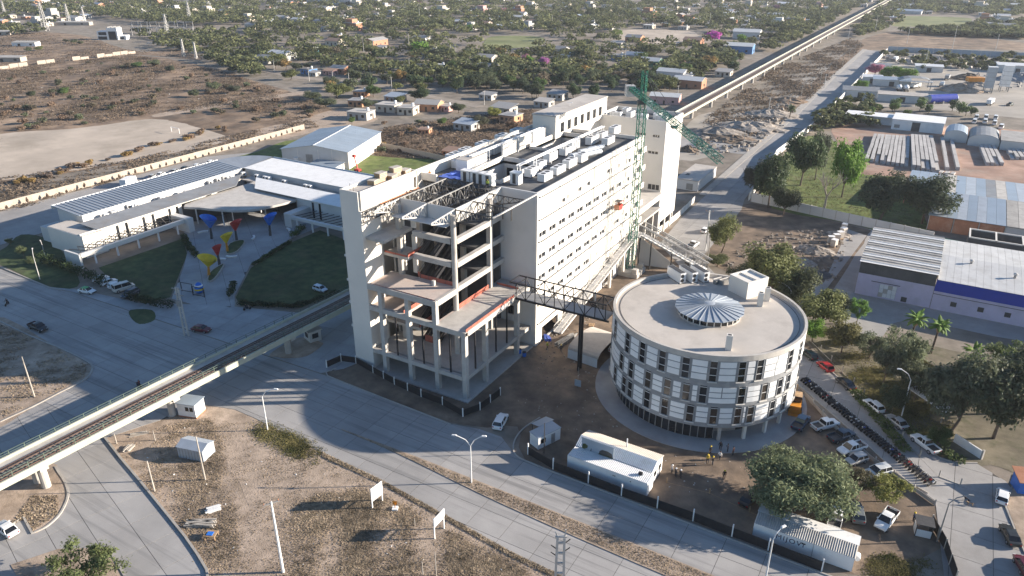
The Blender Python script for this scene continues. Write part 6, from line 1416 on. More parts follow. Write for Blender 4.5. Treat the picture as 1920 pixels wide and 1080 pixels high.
# ================================================================== vehicles
def ring_loft(mb, secs):
    """secs: (x, [(y,z)...]) closed rings of equal count"""
    n = len(secs[0][1]); vs = []
    for x, rg in secs: vs += [(x, y, z) for y, z in rg]
    fs = [(i*n+k, i*n+(k+1)%n, (i+1)*n+(k+1)%n, (i+1)*n+k) for i in range(len(secs)-1) for k in range(n)]
    fs += [tuple(range(n-1,-1,-1)), tuple(range((len(secs)-1)*n, len(secs)*n))]
    return mb.add(vs, fs)
def body_ring(w, z0, zb, zt): return [(-w*0.86,z0),(w*0.86,z0),(w,z0+0.22),(w,zb-0.12),(w*0.9,zt),(-w*0.9,zt),(-w,zb-0.12),(-w,z0+0.22)]
def cab_ring(wb, wt, zb, zt): return [(-wb,zb),(wb,zb),(wt,zt),(-wt,zt)]
def make_car(kind):
    P_ = Proto({'sedan':'parked_car','hatch':'parked_car','wagon':'parked_car','suv':'parked_car','pickup':'pickup_truck','van':'parked_van'}[kind],
               {'pickup':'pickup','van':'van'}.get(kind,'car'))
    D = {'sedan':(4.4,0.86,0.92,1.45,[-1.75,-1.15,0.25,1.0]), 'hatch':(3.9,0.83,0.95,1.5,[-1.85,-1.5,0.3,1.0]), 'wagon':(4.3,0.85,0.93,1.5,[-2.0,-1.65,0.3,1.05]),
         'suv':(4.6,0.92,1.08,1.72,[-2.15,-1.8,0.3,1.05]), 'pickup':(5.3,0.92,1.08,1.78,[-0.75,-0.55,0.65,1.35]), 'van':(5.0,0.95,1.2,2.15,[-2.42,-2.3,1.2,1.9])}[kind]
    L, w, zb, zt, g = D; h = L/2; z0 = 0.28
    secs = [(-h,body_ring(w*0.9,z0+0.15,zb-0.1,zb-0.06)),(-h+0.12,body_ring(w*0.98,z0,zb-0.02,zb)),(-h*0.5,body_ring(w,z0-0.05,zb,zb+0.03)),(0,body_ring(w,z0-0.05,zb,zb+0.03)),(h*0.45,body_ring(w,z0-0.05,zb,zb)),(h-0.5,body_ring(w*0.97,z0,zb-0.08,zb-0.10)),(h-0.1,body_ring(w*0.9,z0+0.05,zb-0.2,zb-0.22)),(h,body_ring(w*0.8,z0+0.18,zb-0.28,zb-0.3))]
    if kind == 'pickup':
        secs = [(-h,body_ring(w*0.95,z0+0.2,zb-0.32,zb-0.3)),(-h+0.05,body_ring(w*0.98,z0+0.15,zb-0.32,zb-0.3)),(-0.8,body_ring(w,z0,zb-0.32,zb-0.3)),(-0.78,body_ring(w,z0,zb,zb+0.02))]+secs[3:]
    P_.part('body', ring_loft(MB(), secs), 'car_paint', True)
    if kind == 'pickup':
        for s_ in (-1,1): P_.part('bed_side', MB().box(-h+0.03,-0.8,s_*w-0.05 if s_ > 0 else -w,w if s_ > 0 else -w+0.05,zb-0.34,zb+0.06), 'car_paint', True)
        P_.part('tailgate', MB().box(-h,-h+0.06,-w+0.06,w-0.06,zb-0.5,zb+0.05), 'car_paint', True)
        P_.part('bed_floor', MB().box(-h+0.07,-0.82,-w+0.06,w-0.06,zb-0.3,zb-0.26), 'dark_steel')
    wt = w*0.74; wb = w*0.92
    P_.part('windows', ring_loft(MB(), [(g[0],cab_ring(wb*0.94,wb*0.90,zb,zb+0.03)),(g[1],cab_ring(wb,wt,zb,zt-0.05)),(g[2],cab_ring(wb,wt,zb,zt-0.04)),(g[3],cab_ring(wb*0.96,wb*0.92,zb,zb+0.02))]), 'glass_dark')
    P_.part('roof', ring_loft(MB(), [(g[1]-0.05,cab_ring(wt+0.03,wt-0.06,zt-0.07,zt-0.03)),(0.5*(g[1]+g[2]),cab_ring(wt+0.05,wt-0.05,zt-0.06,zt+0.01)),(g[2]+0.05,cab_ring(wt+0.03,wt-0.06,zt-0.07,zt-0.03))]), 'car_paint', True)
    for s_ in (-1,1):
        for xa, xb in ((g[0]+0.1,g[1]+0.03),(0.5*(g[1]+g[2])-0.05,0.5*(g[1]+g[2])-0.05),(g[3]-0.06,g[2])):
            P_.part('pillar', MB().beam((xa,s_*(wb+0.005),zb+0.02),(xb,s_*(wt+0.015),zt-0.05),0.09,0.05), 'car_paint', True)
        P_.part('mirror', MB().box(g[3]-0.28,g[3]-0.12,s_*(w+0.02)-0.09,s_*(w+0.02)+0.09,zb,zb+0.14), 'car_paint', True)
        P_.part('headlight', MB().box(h-0.16,h-0.02,s_*w*0.62-0.16,s_*w*0.62+0.16,zb-0.36,zb-0.22), 'lamp_clear')
        P_.part('tail_light', MB().box(-h-0.015,-h+0.08,s_*w*0.74-0.12,s_*w*0.74+0.12,zb-0.32,zb-0.1), 'lamp_red')
    P_.part('bumper', MB().box(h-0.06,h+0.04,-w*0.75,w*0.75,z0+0.1,z0+0.3), 'dark_steel')
    r_ = 0.33 if kind in ('sedan','hatch','wagon') else 0.39
    tm = MB().tube((0,-0.11,0),(0,0.11,0),r_,n=14).mesh('wheel','tyre'); rm = MB().tube((0,-0.122,0),(0,0.122,0),r_*0.62,n=10).mesh('rim','rim')
    P_.wheels = [(x,s_*(w-0.1),r_) for x in (-h+0.85,h-0.9) for s_ in (-1,1)]; P_.wm = (tm, rm)
    return P_
CARS = {k: make_car(k) for k in ('sedan','hatch','wagon','suv','pickup','van')}
def car(kind, rear, front, color, label, group=None, z=0.075, scale=1.07, at=None):
    P_ = CARS[kind]; a, b_ = G(*rear), G(*front); c = (a+b_)/2 if at is None else Vector(at); rz = math.atan2(b_.y-a.y, b_.x-a.x)
    t = P_.place((c.x,c.y,z), rz, label, group, color, scale)
    for x, y, r_ in P_.wheels:
        o = obj('wheel', P_.wm[0], t, (x,y,r_)); obj('rim', P_.wm[1], o)
    return t
WH_, BK_, SV_, RD_ = (0.78,0.78,0.77), (0.02,0.021,0.024), (0.42,0.42,0.41), (0.42,0.03,0.03)
car('suv',(930,812),(947,780),WH_,'white car with a sunroof at the site entrance',z=0.03)
car('pickup',(52,610),(94,627),BK_,'black pickup driving on the avenue beside the corner lot')
tx = car('sedan',(149,547),(180,552),WH_,'white taxi with a green roof pulling out beside the parked cars')
[setattr(c,'color',(0.05,0.35,0.06,1)) for c in tx.children if c.name.startswith('roof')]
pr_g = 'white cars parked along the hedge'
for x, y in ((190,527),(205,533),(219,539)): car('hatch',(x-15,y+5),(x+15,y-5),WH_,'white car parked in the row along the hedge',pr_g)
car('van',(218,549),(248,540),(0.55,0.52,0.46),'beige van parked at the end of the white car row')
car('suv',(258,549),(233,562),(0.05,0.055,0.075),'dark blue car parked last beside the hedge corner')
car('sedan',(361,619),(396,624),(0.12,0.015,0.02),'dark red car parked by the lattice power pole')
car('hatch',(588,542),(614,550),(0.6,0.66,0.72),'pale blue car parked behind the viaduct beside the wide lawn')
car('sedan',(33,1012),(-4,984),WH_,'white sedan on the branch street beside the kerbed island')
for k, (x, y) in enumerate(((287,334),(303,330),(329,324),(370,314),(396,307))): car('hatch',(x-7,y+4),(x+7,y-4),[SV_,WH_,SV_,WH_,WH_][k],'pale car parked in the row along the boundary wall','cars along the boundary wall')
car('hatch',(340,323),(354,315),BK_,'black car parked between pale cars along the boundary wall')
dirs = ((1516,665),(1734,834))
def street_car(kind, x, y, col, lb, flip=False):
    a, b_ = G(*dirs[0]), G(*dirs[1]); d = (b_-a).normalized(); c = G(x, y); rz = math.atan2(d.y, d.x)+(math.pi if flip else 0)
    P_ = CARS[kind]; t = P_.place((c.x,c.y,0.06), rz, lb, None, col, 1.07)
    for xx, yy, r_ in P_.wheels: o = obj('wheel', P_.wm[0], t, (xx,yy,r_)); obj('rim', P_.wm[1], o)
street_car('hatch',1516,670,(0.02,0.035,0.03),'dark green car half hidden behind the round building',True)
street_car('hatch',1546,692,RD_,'red hatchback parked on the street by the verge',True)
street_car('sedan',1584,724,BK_,'black car parked between the red and the white car',True)
street_car('wagon',1637,766,WH_,'white station wagon parked by the verge',True)
street_car('sedan',1680,796,(0.35,0.36,0.37),'silver sedan parked by the tall street lamp',True)
street_car('pickup',1733,838,WH_,'white double cab pickup parked behind the silver sedan',True)
car('pickup',(1490,811),(1511,785),(0.06,0.10,0.16),'black pickup with blue sky reflection in its colour beside the round building',z=0.03)  # sky reflection put into the black body colour as blue
car('pickup',(1524,808),(1568,796),WH_,'white pickup with a dark load bed parked beside the motorcycles',z=0.03)
car('pickup',(1553,831),(1600,815),(0.05,0.07,0.10),'dark blue pickup parked between two white pickups',z=0.03)
car('pickup',(1622,838),(1569,855),WH_,'white pickup facing the large tree',z=0.03)
car('hatch',(1627,860),(1582,874),SV_,'silver car nosed under the branches of the large tree',z=0.03)
car('suv',(1670,884),(1618,897),(0.55,0.56,0.55),'pale silver car partly hidden by the yellowish tree',z=0.03)
car('pickup',(1560,1000),(1572,955),WH_,'white pickup parked under the edge of the large tree',z=0.03)
car('suv',(1610,990),(1600,945),(0.16,0.17,0.17),'dark grey car parked between white pickups under the large tree',z=0.03)
car('pickup',(1678,958),(1642,1004),WH_,'white single cab pickup standing clear of the trees by the gate',z=0.03)
car('sedan',(1395,950),(1412,930),BK_,'black car in the deep shade of the large tree',z=0.03)
car('hatch',(1874,956),(1880,918),WH_,'white hatchback parked by the far kerb near the gate')
car('sedan',(1905,1035),(1878,985),(0.03,0.032,0.03),'black sedan parked below the white hatchback')
car('hatch',(1930,1090),(1905,1045),(0.10,0.012,0.02),'dark red car parked below the black sedan')
car('pickup',(1291,469),(1307,458),WH_,'white pickup parked on the side street near the power pole'); car('hatch',(1314,441),(1330,430),WH_,'white car parked under the olive tree'); car('hatch',(1287,497),(1303,488),BK_,'black car parked behind the round building roof edge')
car('pickup',(1146,668),(1162,640),WH_,'white truck cab beside the vaulted shed',z=0.03)
# depot fleet
for k, (x, y) in enumerate(((1830,223),(1848,223),(1866,224),(1826,231),(1846,231),(1864,234))): car('van',(x-2,y+4),(x+2,y-4),WH_,'white van in the double row beside the vaulted sheds','white vans parked in the depot',z=0.04)
car('van',(1873,245),(1880,237),WH_,'white van standing apart from the double row of vans',z=0.04); car('pickup',(1885,200),(1902,196),(0.06,0.08,0.08),'dark pickup crossing the depot yard',z=0.04)
def truck(rear, front, lb, body, cabc=WH_, drum_=False, L_=8.0):
    a, b_ = G(*rear), G(*front); c = (a+b_)/2; t = thing('lorry', lb, 'truck', (c.x,c.y,0.04), math.atan2(b_.y-a.y,b_.x-a.x)); h = L_/2
    MB().box(-h,h-0.2,-1.0,1.0,0.7,1.0).build('chassis', 'dark_steel', t)
    o = MB().add([(h-1.9,-1.2,0.8),(h,-1.2,0.8),(h,1.2,0.8),(h-1.9,1.2,0.8),(h-1.9,-1.15,2.9),(h-0.35,-1.15,2.9),(h-0.35,1.15,2.9),(h-1.9,1.15,2.9)], [(0,3,2,1),(4,5,6,7),(0,1,5,4),(1,2,6,5),(2,3,7,6),(3,0,4,7)]).build('cab', 'white', t)
    MB().box(h-0.25,h-0.1,-1.0,1.0,1.9,2.6).build('windscreen', 'glass_dark', o)
    if drum_:
        MB().lathe([(0.3,-2.6),(1.0,-2.2),(1.35,-0.6),(1.3,0.8),(0.6,2.4)], n=14).build('mixer_drum', body, t, loc=(-0.9,0,2.5)).rotation_euler = (0, R(78), 0)
    else: MB().box(-h,h-2.1,-1.25,1.25,1.0,3.2 if L_ > 7 else 2.4).build('cargo_box', body, t)
    for x in (-h+0.9,-h+2.1,h-1.2):
        for s_ in (-1.0,1.0): MB().tube((x,s_-0.2,0.5),(x,s_+0.2,0.5),0.5,n=12).build('wheel', 'tyre', t)
truck((233,353),(252,343),'white box lorry parked on the road behind the long metal roof','white',L_=7.5)
truck((1850,200),(1862,191),'long white bus like lorry at the edge of the depot','white',L_=11); truck((1770,155),(1781,143),'white lorry beside the brown heap','tin_grey',L_=10); truck((1762,166),(1768,158),'blue white truck cab below the lorry','zinc_roof',L_=6)
truck((1688,174),(1682,166),'white concrete mixer truck in front of the depot canopy','white',drum_=True); truck((1701,175),(1696,166),'second white concrete mixer truck by the canopy','white',drum_=True); truck((1705,167),(1727,163),'white tanker under the depot canopy','white',L_=9); truck((1672,118),(1685,110),'white bus in the upper corner of the depot','white',L_=10)
TT = thing('tarpaulined_truck', 'old white cattle truck with green tarpaulins behind the lilac shed', 'truck', tuple(G(1790,470)), R(-8))
MB().box(-3.6,3.4,-1.2,1.2,0.8,2.6).build('cargo_box', 'white_metal', TT); MB().box(-3.6,0.5,-1.25,1.25,2.6,2.75).build('tarpaulin', 'crane_green', TT); MB().box(0.7,3.4,-1.22,1.22,2.6,2.72).build('tarpaulin', 'white', TT)
for x in (-2.6,1.4,2.6):
    for s_ in (-1,1): MB().tube((x,s_-0.2,0.5),(x,s_+0.2,0.5),0.5,n=12).build('wheel', 'tyre', TT)
for k in range(3): MB().box(-3.0+2.2*k,-2.9+2.2*k,-1.24,-1.205,0.9,2.5).build('stake', 'dark_steel', TT)
CN = thing('depot_canopy', 'open vaulted canopy with white fascia sheltering the tanker', 'canopy', tuple(G(1712,166)), R(12))
for sx in (-9,9):
    for sy in (-4,5): MB().box(sx-0.2,sx+0.2,sy-0.2,sy+0.2,0,5).build('post', 'grey_steel', CN)
MB().box(-9.5,9.5,-6,-4,5,5.4).build('fascia', 'white', CN)
for k in range(8):
    a0, a1 = math.pi*k/8, math.pi*(k+1)/8; roofslab('roof_sheet', [(-9.5*math.cos(a0),-4,5+2.2*math.sin(a0)),(-9.5*math.cos(a1),-4,5+2.2*math.sin(a1)),(-9.5*math.cos(a1),6,5+2.2*math.sin(a1)),(-9.5*math.cos(a0),6,5+2.2*math.sin(a0))][::-1], 'tin_grey', CN)
HP = thing('hopper', 'orange loading hopper on the gravel heap', 'hopper', tuple(G(1826,160)), R(20))
MB().box(-5,5,-2.5,2.5,2.6,5.2).build('bin', 'orange_paint', HP)
for sx in (-4.5,4.5):
    for sy in (-2,2): MB().box(sx-0.2,sx+0.2,sy-0.2,sy+0.2,0,2.6).build('leg', 'grey_steel', HP)
for k, (x, y, w_, h, d_, m, lb) in enumerate(((1634,155,12,4,6,'white_metal','white flat shed beside the bright green trees'),(1670,160,22,4,9,'zinc_roof','long blue grey shed behind the bright trees'),(1612,180,20,4,11,'tin_grey','grey pitched shed beside the far side street'),(1690,190,26,4,7,'roof_pale','long beige shed before the palm row'),(1650,132,14,4,8,'tin_grey','grey shed near the pink tree'),(1740,134,18,4,7,'white_metal','white roofed shed behind the gravel heap'),(1905,135,26,5,9,'white_metal','white roofed shed at the far edge of the depot'))):
    p = G(x, y); t = thing('depot_shed', lb, 'shed', tuple(p), R(8)); MB().box(-w_/2,w_/2,-d_/2,d_/2,0,h).build('wall', 'plaster_grey', t); roofslab('roof', [(-w_/2-0.4,-d_/2-0.4,h+0.1),(w_/2+0.4,-d_/2-0.4,h+0.1),(w_/2+0.4,d_/2+0.4,h+0.9),(-w_/2-0.4,d_/2+0.4,h+0.9)], m, t); MB().box(-1.5,1.5,-d_/2-0.05,-d_/2-0.002,0,3).build('door', 'dark_steel', t)
# motorcycles
MC = Proto('motorcycle', 'motorcycle')
MC.part('fuel_tank', ring_loft(MB(), [(-0.1,cab_ring(0.14,0.1,0.72,0.86)),(0.2,cab_ring(0.17,0.12,0.70,0.95)),(0.42,cab_ring(0.10,0.07,0.74,0.90))]), 'car_paint', True)
MC.part('seat', MB().box(-0.75,-0.08,-0.13,0.13,0.78,0.86), 'black_metal'); MC.part('engine', MB().box(-0.25,0.3,-0.16,0.16,0.32,0.66), 'dark_steel')
MC.part('fork', MB().beam((0.72,0,0.32),(0.45,0,1.0),0.12,0.08), 'grey_steel'); MC.part('handlebar', MB().beam((0.42,-0.36,1.04),(0.42,0.36,1.04),0.05), 'black_metal')
MC.part('rear_frame', MB().beam((-0.65,0,0.32),(-0.15,0,0.75),0.14,0.08), 'dark_steel'); MC.part('headlamp', MB().box(0.5,0.6,-0.1,0.1,0.86,1.02), 'lamp_clear'); MC.part('mudguard', MB().box(-0.95,-0.55,-0.08,0.08,0.66,0.72), 'car_paint', True)
for x in (-0.66,0.72): MC.part('wheel', MB().tube((x,-0.06,0.31),(x,0.06,0.31),0.31,n=14), 'tyre')
mcols = [(0.03,0.03,0.035)]*7+[(0.35,0.02,0.02),(0.03,0.08,0.35),(0.5,0.5,0.5),(0.05,0.05,0.06)]
r4 = random.Random(9)
A_ = Vector((54.3,14.9,0)); B_ = Vector((79.6,-9.2,0)); d = (B_-A_).normalized(); nn = Vector((-d.y,d.x,0)); nmc = 50
for k in range(nmc):
    p = A_.lerp(B_, (k+0.5)/nmc)+nn*(1.15+r4.uniform(-0.12,0.12)); c = r4.choice(mcols) if k < 38 else r4.choice(mcols[6:])
    lb = {True:'dark motorcycle in the long row along the kerb'}.get(max(c) < 0.1) or ('red motorcycle in the long row along the kerb' if c[0] > 0.3 and c[1] < 0.1 else ('blue motorcycle in the long row along the kerb' if c[2] > 0.3 and c[0] < 0.1 else 'silver motorcycle in the long row along the kerb'))
    MC.place((p.x,p.y,0.06), math.atan2(nn.y,nn.x)+R(r4.uniform(-8,8))+(math.pi if r4.random() < 0.15 else 0), lb, lb.split()[0]+' motorcycles in the kerb row', c, tilt=(R(7),0))
def rider_bike(rear, front, lb, c):
    a, b_ = G(*rear), G(*front); m_ = (a+b_)/2; return MC.place((m_.x,m_.y,0.07), math.atan2(b_.y-a.y,b_.x-a.x), lb, None, c), m_, math.atan2(b_.y-a.y,b_.x-a.x)
# ================================================================== people and dogs
def skin_mesh(name, V, E_, rad, mats, pick, root=0, sub=1):
    me = bpy.data.meshes.new(name); me.from_pydata(V, E_, []); o = bpy.data.objects.new(name, me); COL.objects.link(o)
    o.modifiers.new('s','SKIN'); o.modifiers.new('b','SUBSURF').levels = sub
    for i, v in enumerate(me.skin_vertices[0].data): v.radius = (rad[i], rad[i]); v.use_root = (i == root)
    dg = bpy.context.evaluated_depsgraph_get(); out = bpy.data.meshes.new_from_object(o.evaluated_get(dg)); bpy.data.objects.remove(o); bpy.data.meshes.remove(me)
    out.materials.clear()
    for m in mats: out.materials.append(M(m))
    for p in out.polygons: p.material_index = pick(p.center); p.use_smooth = True
    return out
def human(pose):
    V = []; E_ = []; rad = []
    def v(p, r, par=None):
        V.append(p); rad.append(r); i = len(V)-1
        if par is not None: E_.append((par, i))
        return i
    sit = pose == 'sit'
    pel = v((0,0,0.95),0.15); sp = v((0.02,0,1.15),0.145,pel); ch = v((0.02,0,1.36),0.165,sp); nk = v((0.02,0,1.50),0.06,ch); hd = v((0.04,0,1.62),0.095,nk); v((0.03,0,1.74),0.085,hd); v((0.13,0,1.62),0.018,hd)
    for s_ in (-1,1):
        hip = v((0,s_*0.10,0.90),0.10,pel)
        if sit: kn = v((0.42,s_*0.17,0.82),0.075,hip); an = v((0.32,s_*0.20,0.42),0.05,kn); v((0.5,s_*0.20,0.38),0.045,an)
        elif pose == 'walk': kn = v((0.12*s_,s_*0.11,0.50),0.07,hip); an = v((0.20*s_-0.08,s_*0.11,0.09),0.05,kn); v((0.20*s_+0.09,s_*0.11,0.045),0.042,an)
        else: kn = v((0.03,s_*0.12,0.49),0.07,hip); an = v((0,s_*0.13,0.08),0.05,kn); v((0.17,s_*0.14,0.04),0.042,an)
        sh = v((0.0,s_*0.20,1.40),0.065,ch)
        if sit: el = v((0.22,s_*0.30,1.18),0.045,sh); wr = v((0.48,s_*0.30,1.12),0.034,el); dv = Vector((0.9,0,-0.2))
        elif pose == 'reach' and s_ > 0: el = v((0.24,0.24,1.28),0.045,sh); wr = v((0.48,0.22,1.30),0.034,el); dv = Vector((1,0,0.0))
        elif pose == 'fold': el = v((0.10,s_*0.28,1.13),0.045,sh); wr = v((0.27,s_*0.05,1.17),0.034,el); dv = Vector((0.2,-s_*0.9,0.1))
        else: el = v((-0.02+0.08*(pose=='walk')*-s_,s_*0.26,1.13),0.045,sh); wr = v((0.06+0.12*(pose=='walk')*-s_,s_*0.27,0.88),0.034,el); dv = Vector((0.15,0,-1))
        dv.normalize(); W_ = Vector(V[wr]); pl = v(tuple(W_+dv*0.08),0.036,wr); side = dv.cross(Vector((0,1,0)) if abs(dv.y) < 0.5 else Vector((0,0,1))).normalized()
        for k, ln in enumerate((0.075,0.09,0.085,0.065)):
            off = side*(0.026*(k-1.5)); a = v(tuple(W_+dv*0.11+off),0.010,pl); v(tuple(W_+dv*(0.11+ln)+off+side.cross(dv)*0.02),0.008,a)
        a = v(tuple(W_+dv*0.05+side*0.05),0.011,wr); v(tuple(W_+dv*0.10+side*0.065),0.009,a)
    def pick(c):
        if c.z > 1.49: return 0
        if abs(c.y) > 0.235 and c.z < 0.90 and not sit: return 0
        if sit and c.x > 0.46 and c.z > 0.95: return 0
        if c.z < 0.10 or (sit and c.z < 0.44): return 3
        return 2 if (c.z < 0.93 and abs(c.y) < 0.24) or (sit and c.z < 0.95) else 1
    return skin_mesh('body', V, E_, rad, ('skin','tint','trousers','black_metal'), pick)

BODY = {k: human(k) for k in ('stand','walk','reach','fold','sit')}
eye = MB().box(0.118,0.128,-0.045,-0.025,1.625,1.64).mesh('eye','black_metal'); eye2 = MB().box(0.118,0.128,0.025,0.045,1.625,1.64).mesh('eye','black_metal'); mouth = MB().box(0.112,0.122,-0.025,0.025,1.56,1.57).mesh('mouth','red_paint')
def cap(r0, z0, z1, m, n, brim=0.0): return MB().lathe([(r0+brim,z0),(r0,z0+0.005),(r0*0.95,(z0+z1)/2),(r0*0.55,z1-0.01),(0.005,z1)], 0.035, 0, 14).mesh(n, m, True)
HAIR = cap(0.108,1.63,1.765,'hair','hair'); HELY = cap(0.125,1.66,1.80,'helmet_yellow','helmet',0.03); HELW = cap(0.125,1.66,1.80,'helmet_white','helmet',0.03)
def person(px, py, face, pose, shirt, lb, head='hair', z=0.03, at=None, s=1.0):
    p = G(px, py) if at is None else Vector(at); t = thing('person', lb, 'person', (p.x,p.y,z), R(face)); t.scale = (s*1.2,s*1.2,s*1.06)
    obj('body', BODY[pose], t, color=shirt)
    for me in (eye, eye2, mouth): obj(me.name.split('.')[0], me, t)
    obj('hair' if head == 'hair' else 'helmet', {'hair':HAIR,'yellow':HELY,'white':HELW}[head], t); return t
DK = (0.03,0.03,0.035)
person(1331,852,-20,'stand',DK,'person in dark clothes and yellow helmet standing behind the helmeted pair','yellow')
person(1326,868,-60,'fold',(0.45,0.33,0.05),'person with yellow helmet and ochre vest with folded arms','yellow'); person(1336,872,200,'reach',DK,'person with yellow helmet and dark clothes reaching out','yellow')
person(1350,844,-90,'stand',DK,'bareheaded person in black standing by the porch of the round building'); person(1364,848,180,'fold',(0.1,0.1,0.12),'person in dark top with folded arms beside the porch group'); person(1374,854,170,'stand',(0.12,0.05,0.05),'person in dark reddish top at the edge of the large tree')
person(1349,862,-120,'walk',(0.75,0.73,0.7),'person in a white shirt walking between the two groups')
for x, y, sh_, lb in ((1259,888,(0.35,0.35,0.37),'person in grey with white helmet at the corner of the site office'),(1266,894,DK,'person in black with white helmet in the middle of the helmet group'),(1275,897,DK,'person in black with white helmet facing the site ground')): person(x, y, 30+x%50, 'stand', sh_, lb, 'white')
person(1357,898,-60,'stand',DK,'person in black with yellow helmet alone in the shade','yellow')
person(1712,978,200,'stand',(0.03,0.05,0.12),'person with yellow green helmet beside the gate shelter','yellow')
person(1026,655,60,'walk',(0.4,0.4,0.05),'person with yellow helmet walking beside the steel stack','yellow'); person(1052,660,120,'stand',DK,'person with yellow helmet standing at the end of the steel stack','yellow')
t_ = person(0,0,-60,'fold',(0.65,0.22,0.03),'person in an orange vest working on the hospital roof edge','yellow',z=34.76,at=(-28.3,1.2,0)); 
t_ = person(0,0,100,'stand',(0.55,0.65,0.08),'person in a lime vest between the roof cabinets','yellow',z=34.76,at=(-13.2,1.6,0))
for rear, front, lb, c, sh_ in (((18,569),(10,576),'motorcycle ridden along the avenue towards the verge',(0.03,0.03,0.03),DK),((457,583),(470,580),'motorcycle ridden past the wide lawn hedge',(0.03,0.03,0.03),DK),((266,729),(257,723),'dark motorcycle ridden beyond the viaduct railing',(0.03,0.03,0.03),(0.1,0.03,0.04))):
    t, p, rz = rider_bike(rear, front, lb, c)
    person(0, 0, math.degrees(rz), 'sit', sh_, 'rider in dark clothes on the '+lb.split(' ridden ')[0]+' '+lb.split(' ridden ')[1], z=-0.02, at=(p.x-0.25*math.cos(rz),p.y-0.25*math.sin(rz),0))
def dog(px, py, face, lb, m):
    V = [(-0.35,0,0.48),(0.0,0,0.47),(0.32,0,0.50),(0.48,0,0.62),(0.60,0,0.66),(0.74,0,0.62),(-0.5,0,0.52),(-0.68,0,0.62)]; E_ = [(0,1),(1,2),(2,3),(3,4),(4,5),(0,6),(6,7)]; rad = [0.10,0.105,0.13,0.075,0.08,0.04,0.03,0.02]
    for s_ in (-1,1):
        V += [(0.30,s_*0.09,0.36),(0.28,s_*0.09,0.18),(0.31,s_*0.09,0.03),(-0.33,s_*0.09,0.38),(-0.24,s_*0.09,0.28),(-0.42,s_*0.09,0.17),(-0.38,s_*0.09,0.03),(0.56,s_*0.06,0.76)]; b_ = len(V)-8
        E_ += [(2,b_),(b_,b_+1),(b_+1,b_+2),(0,b_+3),(b_+3,b_+4),(b_+4,b_+5),(b_+5,b_+6),(4,b_+7)]; rad += [0.06,0.035,0.032,0.07,0.05,0.03,0.03,0.018]
    me = skin_mesh('body', V, E_, rad, (m,'black_metal'), lambda c: 1 if c.z > 0.55 and c.x < 0.2 else 0, root=1)
    p = G(px, py); t = thing('dog', lb, 'dog', (p.x,p.y,0.06), R(face)); obj('body', me, t)
    for s_ in (-1,1): MB().box(0.655,0.665,s_*0.04-0.01,s_*0.04+0.01,0.68,0.70).build('eye', 'black_metal', t)
    MB().box(0.77,0.785,-0.015,0.015,0.61,0.635).build('nose', 'black_metal', t)
dog(1812,940,150,'black dog standing on the street by the site gate','black_metal'); dog(1818,948,190,'brown and black dog on the street beside the black dog','wood')
# ================================================================== vegetation
def npmesh(name, V, F, m, smooth=False):
    me = bpy.data.meshes.new(name); V = np.asarray(V, np.float32); F = np.asarray(F, np.int32)
    me.vertices.add(len(V)); me.vertices.foreach_set('co', V.ravel())
    k = F.shape[1]; me.loops.add(F.size); me.loops.foreach_set('vertex_index', F.ravel())
    me.polygons.add(len(F)); me.polygons.foreach_set('loop_start', np.arange(0, F.size, k, dtype=np.int32)); me.polygons.foreach_set('loop_total', np.full(len(F), k, np.int32))
    me.update(calc_edges=True); me.materials.append(M(m)); return me
def leaf_quads(C, r, s0, s1, aspect=1.7, up=0.35, out=None):
    """random leaf faces at centres C"""
    n = len(C); nrm = r.normal(size=(n,3)); nrm[:,2] = np.abs(nrm[:,2])+up
    if out is not None: nrm += out*0.9
    nrm /= np.linalg.norm(nrm, axis=1, keepdims=True)
    a = np.cross(nrm, r.normal(size=(n,3))); a /= np.linalg.norm(a, axis=1, keepdims=True)+1e-9
    b = np.cross(nrm, a); s = r.uniform(s0, s1, (n,1))
    V = np.stack([C-a*s*aspect/2, C-b*s/2, C+a*s*aspect/2, C+b*s/2], 1).reshape(-1,3)
    return V, np.arange(n*4, dtype=np.int32).reshape(-1,4)
def crown_pts(r, n, rx, rz, cz, lobes, lobe_r=0.45, flat=1.0, hollow=0.55):
    d = r.normal(size=(lobes,3)); d /= np.linalg.norm(d, axis=1, keepdims=True); d[:,2] = d[:,2]*0.8+0.1
    q = r.uniform(0.35, 0.95, (lobes,1)); LC = d*q*np.array([rx,rx,rz])*(1-lobe_r*0.75); LR = r.uniform(0.6,1.15,lobes)*lobe_r
    k = r.integers(0, lobes, n); e = r.normal(size=(n,3)); e /= np.linalg.norm(e, axis=1, keepdims=True)
    rad = (r.uniform(hollow**3,1,(n,1)))**(1/3)
    P_ = LC[k]+e*rad*LR[k][:,None]*np.array([rx,rx,rz*flat])+r.normal(size=(n,3))*0.04*rx
    P_[:,2] += cz
    return P_, e, LC+np.array([0,0,cz])
def trunk_mb(LC, h0, r0, r, nb=5):
    mb = MB(); top = Vector((r.normal()*0.2, r.normal()*0.2, h0)); mb.tube((0,0,-0.1), top, r0, r0*0.7, 8)
    for c in LC[:nb]:
        m_ = top.lerp(Vector(c), 0.5)+Vector((0,0,0.1)); mb.tube(top, m_, r0*0.5, r0*0.3, 6); mb.tube(m_, Vector(c), r0*0.3, r0*0.08, 5)
    return mb
